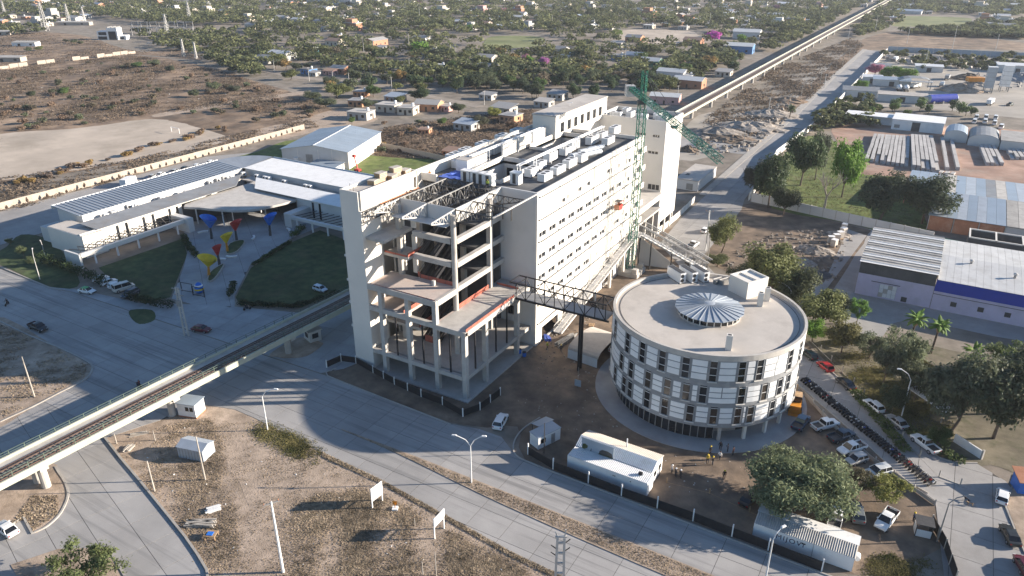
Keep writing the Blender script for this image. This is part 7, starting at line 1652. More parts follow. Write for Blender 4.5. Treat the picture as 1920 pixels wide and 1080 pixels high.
def make_tree(seed, n, rx, rz, cz, lobes, leaf, h0, r0=0.18, lobe_r=0.45, aspect=1.7, nb=5, name='tree', cat='tree', hollow=0.55, barkm='bark', leafm='leaf'):
    r = np.random.default_rng(seed); P_, e, LC = crown_pts(r, n, rx, rz, cz, lobes, lobe_r, hollow=hollow)
    P_ = P_[P_[:,2] > 0.25]; e = e[:len(P_)]
    V, F = leaf_quads(P_, r, leaf*0.65, leaf*1.3, aspect, 0.35, e)
    T = Proto(name, cat); T.part('trunk', trunk_mb(LC, h0, r0, r, nb), barkm); T.parts.append(('crown', npmesh('crown', V, F, leafm), True, None)); return T
FAR = [make_tree(10+k, 900, 4.2, 3.1+0.3*(k%3), 4.0, 12+k%4, 0.52, 1.8, 0.2, 0.38) for k in range(6)]
MID = [make_tree(30+k, 7500, 4.2, 3.3+0.3*(k%2), 3.9, 22+3*k, 0.20, 1.5, 0.17, 0.31, 1.9, 9, hollow=0.4) for k in range(4)]
AIRY = [make_tree(40+k, 4200, 4.2, 3.2, 4.0, 30, 0.17, 1.6, 0.13, 0.22, 2.6, 10, hollow=0.3) for k in range(3)]
SHRUB = [make_tree(50+k, 420, 1.5, 0.85, 0.85, 8, 0.27, 0.4, 0.06, 0.45, 1.7, 4, 'shrub', 'shrub') for k in range(4)]
HERO = make_tree(60, 34000, 9.2, 4.6, 4.9, 60, 0.20, 2.6, 0.42, 0.235, 3.2, 12, hollow=0.35)
SPARSE = make_tree(61, 4200, 6.0, 2.6, 4.0, 30, 0.20, 1.6, 0.16, 0.17, 2.2, 16, hollow=0.2)
CONE = make_tree(62, 1500, 2.2, 3.6, 4.2, 12, 0.3, 1.0, 0.15, 0.45)
GREY, DARK, MIDG, BRIGHT, OLIVE, YEL, MAG, PINK, DRY, AUT = (0.098,0.112,0.066),(0.052,0.074,0.036),(0.075,0.115,0.038),(0.115,0.20,0.035),(0.115,0.125,0.05),(0.18,0.185,0.055),(0.42,0.08,0.34),(0.32,0.14,0.20),(0.17,0.12,0.085),(0.22,0.15,0.06)
r5 = random.Random(21)
def tree(px, py, h, w, col, lb, P_, group=None, z=0.0, at=None):
    p = G(px, py) if at is None else Vector(at); kx = w/8.4; kz = h/7.4
    if P_ is HERO: kx, kz = w/18.4, h/9.8
    if P_ is SPARSE: kx, kz = w/12.0, h/6.6
    if P_ is CONE: kx, kz = w/4.4, h/7.8
    return P_.place((p.x,p.y,z), r5.uniform(0,6.28), lb, group, col, (kx,kx*r5.uniform(0.9,1.1),kz))
# --- named trees near the site
tree(1482,952,10.2,19.5,(0.12,0.14,0.075),'large feathery grey green tree shading the parked pickups',HERO)
tree(1655,940,6.0,9.0,YEL,'yellowish airy tree beside the motorcycles',AIRY[0]); tree(1610,925,5.6,6.5,(0.10,0.09,0.055),'brownish sparse tree behind the yellowish tree',AIRY[1])
tree(165,1098,6.4,13.5,(0.10,0.12,0.05),'sparse young green tree in the branch street island',SPARSE)
def treepx(px, py, wp, hp_, col, lb, P_):
    p = G(px, py); d = (p-Vector(CAM)).length; k = d/FPX; tree(px, py, hp_*k/(math.hypot(p.x-CAM[0],p.y-CAM[1])/d), wp*k, col, lb, P_)
for a in ((1440,565,135,108,OLIVE,'olive tree rising behind the round building stair house',MID[0]),(1490,582,95,82,(0.075,0.085,0.045),'dark olive tree beside the yard lane',MID[1]),(1538,618,105,75,OLIVE,'broad olive bush tree behind the round building',MID[2]),(1522,642,50,45,BRIGHT,'bright green low tree at the foot of the round building',MID[3]),(1395,548,85,60,(0.08,0.085,0.05),'brownish olive tree behind the round roof condensers',MID[2]),(1562,598,62,52,GREY,'grey tree beside the pale green one in the shed yard',AIRY[0]),
 (1577,662,70,62,(0.15,0.14,0.06),'yellow olive tree on the verge',MID[0]),(1606,606,46,46,(0.11,0.19,0.045),'small pale green tree in the shed yard',AIRY[2]),(1628,672,74,52,GREY,'grey green tree on the verge next to the yellow olive one',AIRY[0]),(1352,474,64,76,OLIVE,'olive tree beside the parked cars on the side street',MID[1]),(1345,500,50,25,(0.10,0.11,0.05),'low bush by the timber pole',MID[2]),
 (1690,715,90,98,GREY,'grey feathery tree between the palms and the verge',AIRY[1]),(1655,722,74,72,(0.08,0.09,0.06),'thin grey tree at the middle of the verge',AIRY[2]),(1712,752,80,72,(0.075,0.085,0.05),'low dark tree below the grey feathery tree',AIRY[0]),(1672,777,64,56,(0.06,0.075,0.04),'shaded tree by the tall street lamp',AIRY[1]),(1778,815,125,150,(0.085,0.095,0.06),'leaning grey green tree beside the bleached canopy',MID[1]),(1862,822,160,135,(0.07,0.082,0.048),'broad dark tree at the edge of the gate yard',MID[3]),(1920,775,150,125,(0.08,0.09,0.055),'broad grey green tree behind the dark yard tree',MID[0]),(1832,728,62,56,BRIGHT,'light green bush behind the leaning tree',MID[2]),(1882,702,84,56,(0.11,0.14,0.05),'light green tree before the lilac wall',AIRY[2]),
 (1440,390,90,105,DARK,'dark tree at the garden corner by the side street',MID[0]),(1414,368,60,72,(0.06,0.065,0.05),'brownish dark tree leaning over the side street',MID[1]),(1500,348,76,105,DARK,'tall dark tree in the upper garden',MID[2]),(1528,338,54,90,(0.05,0.06,0.04),'dark tree behind the bare tree',MID[3]),(1578,370,72,106,BRIGHT,'bright green tree behind the bare tree',MID[0]),(1468,404,60,58,(0.05,0.06,0.035),'low dark tree under the corner tree',MID[2]),(1648,414,100,90,(0.05,0.062,0.04),'dark broad tree beside the garden wall',MID[1]),(1728,420,95,88,(0.055,0.068,0.042),'leaning dark tree next to the sheet roofed hall',MID[3]),(1757,842,44,40,(0.06,0.09,0.03),'dark shrub tree by the broken white wall',MID[2])): treepx(*a)
# bare tree
def bare(px, py, h, lb):
    r = random.Random(4); mb = MB()
    def grow(p, d, L_, rad, lev):
        q = p+d*L_; mb.tube(p, q, rad, rad*0.62, 6 if lev < 2 else 4)
        if lev >= 5: return
        for k in range(3 if lev < 3 else 2):
            nd = (d+Vector((r.uniform(-1,1),r.uniform(-1,1),r.uniform(-0.1,0.7)))*0.62).normalized(); grow(q, nd, L_*r.uniform(0.62,0.85), rad*0.58, lev+1)
    grow(Vector((0,0,0)), Vector((0.03,0,1)), h*0.26, h*0.03, 0)
    p = G(px, py); t = thing('bare_tree', lb, 'tree', tuple(p)); mb.build('branches', 'bare_bark', t)
bare(1545,392,17,'tall leafless pale tree standing in the garden')
# palms
def palm(px, py, h, w, lb, seed, col=(0.10,0.16,0.04)):
    r = random.Random(seed); p = G(px, py); t = thing('palm_tree', lb, 'palm', tuple(p))
    mb = MB(); n = 6
    for k in range(n): mb.tube((0.05*k,0,h*k/n),(0.05*(k+1),0,h*(k+1)/n+0.02),0.28-0.02*k,0.26-0.02*k,8)
    mb.build('trunk', 'bark', t); T_ = Vector((0.3,0,h))
    MB().lathe([(0.25,h-1.6),(0.55,h-0.9),(0.35,h)], 0.3, 0, 10).build('dead_skirt', 'wood', t)
    for k in range(26):
        az = TAU*k/26*2.4+r.uniform(-0.2,0.2); el = r.uniform(-0.35,1.15); L_ = w/2*r.uniform(0.8,1.1); mb = MB(); pts = []; q = Vector(T_)
        d = Vector((math.cos(az)*math.cos(el), math.sin(az)*math.cos(el), math.sin(el)))
        for i in range(6): pts.append(Vector(q)); q = q+d*(L_/5); d = (d+Vector((0,0,-0.30))).normalized()
        for i in range(5):
            a, b_ = pts[i], pts[i+1]; sd = (b_-a).cross(Vector((0,0,1))).normalized(); w0 = 0.5*math.sin(math.pi*(i+0.4)/5.6); w1 = 0.5*math.sin(math.pi*(i+1.4)/5.6)
            mb.add([a,b_,b_+sd*w1-Vector((0,0,w1*0.5)),a+sd*w0-Vector((0,0,w0*0.5)),b_-sd*w1-Vector((0,0,w1*0.5)),a-sd*w0-Vector((0,0,w0*0.5))], [(0,1,2,3),(0,5,4,1)])
        mb.build('frond', 'leaf', t, color=col)
palm(1705,642,6.0,6.5,'palm with a brown skirt of dead fronds before the lilac shed',1); palm(1745,663,7.0,5.6,'slender palm with a visible grey trunk before the blue banded shed',2); palm(1815,695,4.6,6.0,'short bright palm on the verge',3,(0.13,0.19,0.04)); palm(1480,222,5.5,7,'dark palm on the dump ground beside the pavement',4,(0.05,0.07,0.03))
# hedges and ground shrubs
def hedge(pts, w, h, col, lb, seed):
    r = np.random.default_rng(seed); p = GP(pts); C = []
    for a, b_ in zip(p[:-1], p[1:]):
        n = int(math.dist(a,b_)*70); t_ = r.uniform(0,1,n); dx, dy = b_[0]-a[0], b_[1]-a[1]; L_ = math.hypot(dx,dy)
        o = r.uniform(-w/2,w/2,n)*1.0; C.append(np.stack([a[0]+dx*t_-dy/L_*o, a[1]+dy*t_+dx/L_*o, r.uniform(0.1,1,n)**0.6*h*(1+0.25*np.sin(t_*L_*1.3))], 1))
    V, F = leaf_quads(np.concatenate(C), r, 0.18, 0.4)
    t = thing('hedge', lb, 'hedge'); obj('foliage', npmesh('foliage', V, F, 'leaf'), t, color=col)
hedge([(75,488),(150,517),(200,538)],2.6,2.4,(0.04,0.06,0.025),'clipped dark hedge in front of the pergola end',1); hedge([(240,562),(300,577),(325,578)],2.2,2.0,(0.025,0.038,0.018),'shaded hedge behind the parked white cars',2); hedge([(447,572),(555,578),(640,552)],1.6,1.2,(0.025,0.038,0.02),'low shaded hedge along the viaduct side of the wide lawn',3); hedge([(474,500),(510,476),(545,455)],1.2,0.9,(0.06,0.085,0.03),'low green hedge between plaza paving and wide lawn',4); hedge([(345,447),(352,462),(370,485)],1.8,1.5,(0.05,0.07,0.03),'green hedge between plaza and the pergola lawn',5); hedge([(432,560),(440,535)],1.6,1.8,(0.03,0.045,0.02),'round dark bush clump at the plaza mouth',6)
hedge([(548,448),(570,428)],2.0,1.6,(0.07,0.10,0.035),'green shrubs at the foot of the shaded pergola',7); hedge([(1600,735),(1650,790),(1700,850)],2.4,0.8,(0.08,0.10,0.035),'weedy green strip along the verge kerb',8); hedge([(1690,800),(1760,850),(1810,868)],2.4,0.8,(0.06,0.08,0.03),'weedy strip below the white pickup',9)
tree(45,482,4.2,4.0,(0.10,0.12,0.06),'pale young street tree by the avenue verge',AIRY[0]); tree(62,500,3.8,3.6,(0.10,0.12,0.06),'young street tree next to the beige lamp',AIRY[1]); tree(20,462,3.2,3.2,(0.10,0.12,0.06),'small street tree by the centre lawn',AIRY[2])
for k in range(20):
    y = -8+7.0*k; p = Vector((-202.6, y, 0)); CONE.place(tuple(p), r5.uniform(0,6), 'thin bare creeper growing against the boundary wall', 'creepers on the boundary wall', DRY, (0.28,0.28,0.34*r5.uniform(0.7,1.2)))
# --- scrubland shrubs
def inpoly(x, y, P_):
    c = False
    for i in range(len(P_)):
        x0,y0 = P_[i]; x1,y1 = P_[i-1]
        if (y0 > y) != (y1 > y) and x < (x1-x0)*(y-y0)/(y1-y0)+x0: c = not c
    return c
scrub_px = [(0,250),(0,150),(120,118),(250,108),(400,132),(470,152),(640,215),(540,232),(400,225),(330,212),(270,218),(150,236)]
k = 0
while k < 120:
    x, y = r5.uniform(0,650), r5.uniform(105,245)
    if not inpoly(x, y, scrub_px): continue
    c = r5.choice([DRY,DRY,(0.10,0.085,0.06),GREY,(0.075,0.08,0.05)]); s_ = r5.uniform(0.9,2.0)
    kd = 'greyish green' if c[1] >= c[0] else 'brown leafless'
    p = G(x, y); SHRUB[k%4].place((p.x,p.y,0), r5.uniform(0,6), kd+' shrub growing on the scrubland', kd+' shrubs on the scrubland', c, (s_*1.2,s_*1.2,s_)); k += 1
for x, y, w_, c, lb in ((258,128,11,MIDG,'green clump of trees in the middle of the scrubland'),(290,125,12,GREY,'grey tree clump beside the green scrubland clump'),(320,135,10,(0.07,0.08,0.05),'dark green round bush on the scrubland'),(120,178,10,MIDG,'green bush alone on the burnt scrub'),(60,182,8,(0.06,0.07,0.04),'dark bush at the near edge of the scrub'),(400,170,12,GREY,'grey bush by the long footpath'),(365,182,10,GREY,'grey bush standing beside the footpath'),(440,175,11,(0.075,0.08,0.055),'dark grey tree where the footpath meets the scrub'),(140,82,9,GREY,'round bush before the white substation building'),(152,84,8,GREY,'second round bush before the substation'),(125,80,8,(0.08,0.085,0.06),'bush beside the shaded substation wall'),(75,95,9,OLIVE,'bush beside the white roofed house'),(55,97,9,GREY,'grey bush at the corner of the white roofed house')):
    tree(x, y, w_*0.5, w_, c, lb, MID[x%4])
for k in range(46):
    x, y = r5.uniform(700,1000), r5.uniform(225,300)
    if y > 300-(x-700)*0.30: continue
    s_ = r5.uniform(0.9,1.8); c = r5.choice([DRY,AUT,GREY,DRY]); p = G(x, y); SHRUB[k%4].place((p.x,p.y,0), 0, ('rusty' if c == AUT else 'brown' if c == DRY else 'grey')+' shrub in the waste strip behind the hospital', ('rusty' if c == AUT else 'brown' if c == DRY else 'grey')+' shrubs behind the hospital', c, (s_,s_,s_))
for k in range(36):
    x = r5.uniform(30,430); p = G(x, 372-x*0.262+r5.uniform(-16,-6)-8); s_ = r5.uniform(0.8,1.5); c = r5.choice([DRY,AUT,(0.13,0.10,0.08)]); SHRUB[k%4].place((p.x,p.y,0), 0, ('rusty' if c == AUT else 'brown')+' bush between the dirt field and the boundary wall', ('rusty' if c == AUT else 'brown')+' bushes along the boundary wall', c, (s_*1.3,s_*1.3,s_))
# scrub cover and dry grass: nobody could count it
def cover(name, poly, n, s0, s1, h, m, seed, lb, cat, px=True, clump=0.0, jit=0.0):
    r = np.random.default_rng(seed); P_ = GP(poly) if px else poly; A = np.array(P_); mn, mx = A.min(0), A.max(0)
    X = r.uniform(mn[0],mx[0],n*3); Y = r.uniform(mn[1],mx[1],n*3); ok = np.zeros(len(X), bool)
    for i in range(len(P_)):
        x0,y0 = P_[i]; x1,y1 = P_[i-1]
        cr = ((y0 > Y) != (y1 > Y)) & (X < (x1-x0)*(Y-y0)/((y1-y0) if y1 != y0 else 1e-9)+x0); ok ^= cr
    if clump:
        f = np.sin(X*0.11*clump+1.3)*np.sin(Y*0.13*clump+0.4)+0.6*np.sin(X*0.31*clump+Y*0.23*clump)+0.5*np.sin(X*0.71*clump-Y*0.57*clump); ok &= f+r.normal(0,0.5,len(X)) > 0.0
    X, Y = X[ok][:n]+r.normal(0,jit,min(n,ok.sum())), Y[ok][:n]+r.normal(0,jit,min(n,ok.sum())); C = np.stack([X, Y, r.uniform(0.15,1,len(X))*h], 1)
    V, F = leaf_quads(C, r, s0, s1, 1.6, 1.6); V[:,2] = np.maximum(V[:,2], 0.02)
    obj(name, npmesh(name, V, F, m), kind='stuff', label=lb, category=cat)
cover('scrub_cover', [(-40,335),(-60,130),(0,126),(250,104),(400,130),(470,152),(645,216),(560,240),(430,200),(300,212),(270,216),(150,236),(0,250)], 85000, 0.25, 0.75, 0.7, 'scrub_leaf', 1, 'brown scrub covering the wasteland', 'scrub', clump=0.5, jit=1.5)
cover('dry_weeds', [(-40,130),(-40,66),(60,62),(150,70),(250,96),(330,94),(380,112),(250,102),(120,116)], 9000, 0.4, 1.1, 0.7, 'scrub_leaf', 17, 'dry weeds around the ruined houses', 'weeds', clump=0.4, jit=1.5)
cover('dry_weeds', [(700,292),(720,240),(850,222),(1000,205),(1005,235),(830,302)], 12000, 0.3, 0.8, 0.8, 'scrub_leaf', 2, 'dry weeds behind the hospital', 'weeds')
cover('dry_weeds', [(30,395),(430,275),(600,238),(580,225),(430,255),(250,300),(0,335),(0,395)], 9000, 0.3, 0.8, 0.7, 'scrub_leaf', 3, 'dry weeds between the field and the boundary wall', 'weeds', clump=1)
cover('dry_grass', [(545,1120),(520,1010),(560,935),(640,918),(720,930),(830,990),(960,1058),(1030,1094),(1000,1120)], 80000, 0.06, 0.16, 0.13, 'dry_blade', 4, 'short dry grass below the two boards on the vacant lot', 'grass', clump=2.2, jit=0.8)
cover('dry_grass', [(345,1003),(264,904),(222,846),(300,800),(395,785),(425,850),(415,900),(445,960),(450,1060),(400,1080)], 30000, 0.06, 0.16, 0.13, 'dry_blade', 14, 'short dry grass around the metal hut', 'grass', clump=2.0, jit=0.5)
cover('dry_grass', [(455,785),(520,798),(602,846),(592,872),(540,850),(470,812)], 9000, 0.07, 0.2, 0.2, 'verge_leaf', 15, 'greenish dry grass at the lot corner by the street lamp', 'grass', clump=2.6, jit=0.7)
cover('dry_grass', [(280,830),(395,785),(470,795),(600,862),(715,910),(700,1000),(560,1100),(430,1080)], 14000, 0.06, 0.15, 0.10, 'dry_blade', 16, 'thin dry tufts over the bare soil of the vacant lot', 'grass', clump=3.1)
cover('dry_grass', [(-16,-46.1),(20,-45.9),(54,-46.2),(100,-46.6),(100,-49.6),(54,-49.4),(22,-48.4),(0,-46.8)], 36000, 0.07, 0.18, 0.22, 'dry_blade', 5, 'dry grass on the median strip', 'grass', px=False)
cover('dry_grass', [(605,858),(715,908),(830,972),(960,1046),(1060,1094),(1075,1090),(960,1036),(830,963),(715,900),(600,846)], 16000, 0.07, 0.18, 0.22, 'dry_blade', 6, 'taller dry grass along the avenue edge', 'grass')
cover('dry_grass', [(-20,600),(107,654),(165,684),(158,708),(60,758),(-20,798)], 9000, 0.12, 0.32, 0.25, 'dry_blade', 7, 'dry grass on the corner lot', 'grass', clump=1.5)
cover('verge_grass', [(1520,640),(1600,640),(1700,655),(1800,720),(1780,850),(1700,800),(1600,725)], 34000, 0.10, 0.28, 0.3, 'verge_leaf', 8, 'mixed dry and green grass on the verge', 'grass', clump=1)
cover('verge_grass', [(1620,1080),(1632,1052),(1668,1040),(1700,1052),(1735,1046),(1752,1070),(1765,1092)], 5000, 0.08, 0.22, 0.2, 'verge_leaf', 9, 'green grass beside the lettered site office', 'grass', clump=2.0, jit=0.5)
cover('lawn_grass', [(1430,372),(1500,268),(1558,266),(1600,320),(1690,337),(1735,445),(1600,415)], 9000, 0.2, 0.4, 0.15, 'verge_leaf', 10, 'long grass in the tree garden', 'grass')
cover('dry_grass', [(110,966),(60,998),(48,975),(20,985),(60,930),(110,930)], 2500, 0.1, 0.28, 0.25, 'dry_blade', 11, 'dry grass on the viaduct island', 'grass')
cover('dump_weeds', [(1300,285),(1320,225),(1450,130),(1600,70),(1620,85),(1500,205),(1430,250)], 14000, 0.5, 1.3, 0.8, 'scrub_leaf', 12, 'dry weeds between viaduct and side street', 'weeds', clump=0.4)
# ================================================================== the town behind
# house kinds: wall and roof of each are tinted per house
def make_house(kind):
    P_ = Proto('house', 'house'); w_, d_, h = {0:(9,7,3.0),1:(11,8,3.2),2:(7,7,2.9),3:(12,7,5.6),4:(8,6,2.8),5:(16,9,4.2)}[kind]
    x, y = w_/2, d_/2; P_.part('wall', MB().box(-x,x,-y,y,0,h), 'tint', 'w')
    if kind in (0,2,3):
        P_.part('roof', MB().box(-x-0.25,x+0.25,-y-0.25,y+0.25,h,h+0.22), 'tint', 'r')
        if kind == 3: P_.part('upper_room', MB().box(-x+1,x-4,-y+0.5,y-0.5,h+0.22,h+2.8), 'tint', 'w')
        P_.part('water_tank', MB().lathe([(0.01,h+0.22),(0.6,h+0.22),(0.6,h+1.4),(0.2,h+1.6),(0.01,h+1.6)], x-1.6, 0.5, 10), 'white')
    elif kind in (1,5):
        for s_ in (-1,1):
            P_.part('roof', MB().add([(-x-0.3,s_*(y+0.4),h),(x+0.3,s_*(y+0.4),h),(x+0.3,0,h+1.5),(-x-0.3,0,h+1.5),(-x-0.3,s_*(y+0.4),h-0.1),(x+0.3,s_*(y+0.4),h-0.1),(x+0.3,0,h+1.4),(-x-0.3,0,h+1.4)], [(0,1,2,3),(7,6,5,4),(0,4,5,1),(1,5,6,2),(2,6,7,3),(3,7,4,0)]), 'tint', 'r')
        P_.part('gable', MB().add([(-x,-y,h),(-x,y,h),(-x,0,h+1.4),(x,-y,h),(x,y,h),(x,0,h+1.4)], [(0,2,1),(3,4,5)]), 'tint', 'w')
    else:
        P_.part('roof', MB().add([(-x-0.3,-y-0.4,h),(x+0.3,-y-0.4,h),(x+0.3,y+0.4,h+0.9),(-x-0.3,y+0.4,h+0.9),(-x-0.3,-y-0.4,h-0.1),(x+0.3,-y-0.4,h-0.1),(x+0.3,y+0.4,h+0.8),(-x-0.3,y+0.4,h+0.8)], [(0,1,2,3),(7,6,5,4),(0,4,5,1),(1,5,6,2),(2,6,7,3),(3,7,4,0)]), 'tint', 'r')
    P_.part('door', MB().box(-0.5,0.5,-y-0.04,-y-0.002,0,2.1), 'bark')
    for xx in (-x*0.6,x*0.6):
        P_.part('window', MB().box(xx-0.6,xx+0.6,-y-0.04,-y-0.003,1.1,2.2), 'glass_dark')
    P_.part('window', MB().box(x+0.003,x+0.04,-0.6,0.6,1.1,2.2), 'glass_dark'); P_.part('door', MB().box(x+0.003,x+0.04,1.0,1.9,0,2.1), 'bark')
    return P_
HOUSE = [make_house(k) for k in range(6)]
WALLS = {'white':(0.68,0.66,0.62),'cream':(0.60,0.53,0.43),'grey':(0.40,0.39,0.37),'brick':(0.45,0.22,0.13),'orange':(0.55,0.28,0.16),'blue':(0.10,0.22,0.42),'turquoise':(0.14,0.36,0.38),'green':(0.15,0.33,0.22),'pink':(0.55,0.33,0.30),'red':(0.45,0.07,0.04),'beige':(0.50,0.44,0.36)}
ROOFS = {'grey':(0.34,0.33,0.32),'white':(0.66,0.65,0.62),'pale':(0.46,0.43,0.39),'rusty':(0.34,0.22,0.16),'blue grey':(0.32,0.37,0.43),'dark':(0.16,0.155,0.15)}
def house(px, py, kind, wall, roof, s=1.0, rz=None, label=None, group=None):
    p = G(px, py); P_ = HOUSE[kind]
    rz = r5.choice([0,R(90),R(180),R(4),R(-5)]) if rz is None else R(rz)
    lb = label or '%s walled house with a %s roof among the trees of the town' % (wall, roof)
    t = thing('house', lb, 'house', (p.x,p.y,0.02), rz, group or ('%s houses with %s roofs in the town' % (wall, roof) if not label else None)); t.scale = (s,s,s)
    for n, me, tint, sub in P_.parts: obj(n, me, t, color={'w':WALLS[wall],'r':ROOFS[roof]}.get(tint))
    return p
near = [(671,198,2,'orange','grey',1.2,20,'orange block house with a grey slab roof beside the round scrub tree'),(678,180,2,'orange','pale',1.1,20,'small orange upper house behind the orange block house'),(678,222,0,'grey','pale',1.3,10,'grey block house alone on the sandy clearing'),(730,208,0,'beige','pale',1.3,10,'beige house with a flat pale roof by the clearing'),(766,213,2,'cream','pale',1.3,15,'cream roofless looking house next to the orange long house'),(805,206,1,'orange','pale',1.25,15,'long orange house with a pale roof'),(837,207,2,'pink','pale',1.0,0,'small pinkish house beside the long orange house'),(742,191,4,'grey','blue grey',1.3,5,'blue grey roofed shed behind the beige house'),
 (580,138,2,'blue','dark',1.2,0,'blue painted house at the edge of the scrubland'),(590,142,4,'grey','grey',0.9,0,'small grey hut next to the blue painted house'),(584,98,2,'turquoise','white',1.3,0,'turquoise house among the trees'),(630,85,1,'cream','rusty',1.4,0,'cream house with a rusty roof by the earth street'),(636,73,2,'brick','pale',1.3,0,'brick house with a pale roof behind the cream house'),(640,137,1,'brick','grey',1.2,0,'brick house with a grey roof facing the scrubland'),(620,140,4,'pink','rusty',1.1,0,'low pinkish shed beside the brick house'),(705,86,5,'brick','grey',1.3,90,'long brick house on the earth street corner'),(715,95,4,'grey','grey',1.2,0,'grey shed below the long brick house'),(825,133,2,'blue','white',1.4,0,'blue fronted white house before the dark trees'),(827,149,0,'cream','pale',1.1,0,'cream house in front of the blue fronted house'),(914,116,1,'cream','pale',1.3,0,'cream house by the club pitch'),(917,137,1,'grey','grey',1.5,0,'grey roofed house before the dark trees'),(530,112,5,'grey','white',1.3,0,'long white roofed house before the scrubland'),(500,117,1,'grey','grey',1.3,0,'grey house at the scrubland corner'),(792,79,1,'white','grey',1.4,0,'white house with grey roof behind the bright green tree'),(810,101,0,'grey','grey',1.3,0,'grey slab house under the green tree'),
 (875,243,4,'grey','blue grey',1.3,0,'grey block shed in the waste strip behind the hospital'),(797,250,2,'orange','rusty',0.8,20,'small orange brick hut in the waste strip'),(848,292,4,'brick','rusty',0.9,0,'low rusty hut near the boundary wall'),(945,214,4,'grey','grey',1.5,0,'grey roofed house beside the trees behind the hospital'),(958,228,2,'orange','grey',1.3,0,'orange brick house behind the hospital'),(915,186,4,'grey','grey',1.1,0,'small grey house under the dark trees'),(1045,186,4,'grey','grey',1.3,0,'grey lean-to behind the plant room'),(1020,200,4,'grey','pale',1.2,0,'pale roofed hut behind the plant room'),
 (1025,145,2,'red','grey',1.2,0,'red painted house among purple trees'),(985,131,0,'white','white',1.3,0,'white house beside the purple trees'),(1047,101,1,'white','grey',1.4,0,'white house with a grey roof in the middle of the town'),(1060,112,0,'grey','white',1.3,0,'grey house with a white roof below the white house'),(1160,112,2,'blue','grey',1.3,0,'blue house in the tree belt'),(1192,113,1,'grey','blue grey',1.4,0,'blue grey roofed house beside the blue house'),(1220,124,1,'green','white',1.4,0,'green walled house with a white roof'),(1292,128,2,'red','rusty',1.5,0,'orange red house near the viaduct'),(1260,147,5,'white','white',1.2,0,'white house before the viaduct with a bright roof'),(1285,150,0,'white','white',1.2,0,'white flat house next to the bright roofed one'),(1292,163,5,'brick','white',1.2,0,'brick house with a wide white metal roof'),(1247,193,5,'pink','white',1.05,10,'pinkish house with a white roof behind the rear tower'),(1357,143,4,'cream','grey',1.3,0,'cream house beside the viaduct wall'),(1385,99,5,'blue','white',1.5,5,'white metal roofed house with blue sides near the viaduct'),(1400,72,5,'white','white',1.6,5,'long white house near the magenta tree'),(1300,84,1,'brick','rusty',1.5,0,'brick house at the corner of the dirt sports ground'),(1190,78,1,'brick','grey',1.4,0,'brick house at the near corner of the dirt sports ground'),(1157,88,4,'grey','grey',1.4,0,'grey shed below the dirt sports ground')]
taken = []
for a in near:
    house(*a[:5], s=a[5], rz=a[6], label=a[7]); taken.append((a[0],a[1]))
ex = [[(1160,85),(1165,54),(1320,56),(1335,84)], [(905,96),(915,66),(1020,66),(1020,90)], [(1240,215),(1260,195),(1665,-10),(1720,-10),(1480,215),(1320,330)], [(1470,230),(1600,95),(1640,62),(1930,75),(1930,300),(1560,300)], [(1665,56),(1680,26),(1830,28),(1830,56)], [(-10,300),(-10,95),(250,100),(420,125),(560,150),(660,190),(700,240),(640,260)], [(130,100),(150,35),(460,30),(460,110)]]
def free(x, y, dx, dy):
    return not any(inpoly(x, y, e) for e in ex) and not any(abs(x-a) < dx and abs(y-b_) < dy for a, b_ in taken)
wl = ['white']*6+['cream']*3+['grey']*4+['brick']*3+['beige']*3+['pink','brick']; rl = ['grey']*5+['white']*5+['pale']*5+['rusty']*2+['blue grey']*2
n = 0
for y0 in range(2, 150):
    for tr in range(7):
        x = r5.uniform(0,1920) if y0 < 55 else r5.uniform(470,1400); y = y0+r5.random()
        dx = 6+y*0.23; dy = 1.8+y*0.065
        if y > 100 and r5.random() < 0.5: continue
        if free(x, y, dx, dy) and n < 248:
            taken.append((x,y)); n += 1; house(x, y, r5.choice([0,0,1,1,2,4,4,5,3] if y < 60 else [0,1,2,4]), r5.choice(wl), r5.choice(rl), s=r5.uniform(1.0,1.45))
# larger far roofs
for x, y, w_, d_, h, m, lb in ((620,6,90,24,7,'white_metal','long pale industrial roof beyond the town'),(655,10,26,22,9,'zinc_roof','blue grey gabled hall at the end of the long roof'),(1330,-4,70,22,7,'white','white hall on the far side of the town'),(1700,3,60,20,7,'zinc_roof','blue grey hall beyond the football pitch'),(1840,-2,70,22,7,'white','white hall at the far edge of the town'),(1475,13,26,14,5,'white','wide white roofed house beside the viaduct end'),(760,-3,60,18,6,'white','white far hall behind the purple tree'),(1705,26,30,10,4,'white','white clubhouse at the corner of the football pitch')):
    p = G(x, max(y,2)) if y > 0 else G(x, 2)+Vector((r5.uniform(-30,30),60,0)); t = thing('far_hall', lb, 'hall', (p.x,p.y,0), R(r5.uniform(-6,6)))
    MB().box(-w_/2,w_/2,-d_/2,d_/2,0,h).build('wall', 'plaster_grey', t)
    for s_ in (-1,1): roofslab('roof', [(-w_/2-1,s_*(d_/2+0.6),h),(w_/2+1,s_*(d_/2+0.6),h),(w_/2+1,0,h+2.2),(-w_/2-1,0,h+2.2)], m, t)
# earth streets
for i, (pts, w_) in enumerate(((((690,60),(695,95),(700,130),(722,162)),9),(((480,128),(560,146),(640,152),(722,162),(760,172)),9),(((722,162),(800,180),(900,200)),7),(((740,101),(860,104),(960,112)),8),(((640,45),(800,62),(900,58)),9),(((1010,92),(1100,95),(1160,92)),8),(((0,40),(60,45),(150,38)),10))):
    struct('earth_street', ribbon(GP(pts), w_, 0.0, 0.06+0.004*i), 'street_dirt')
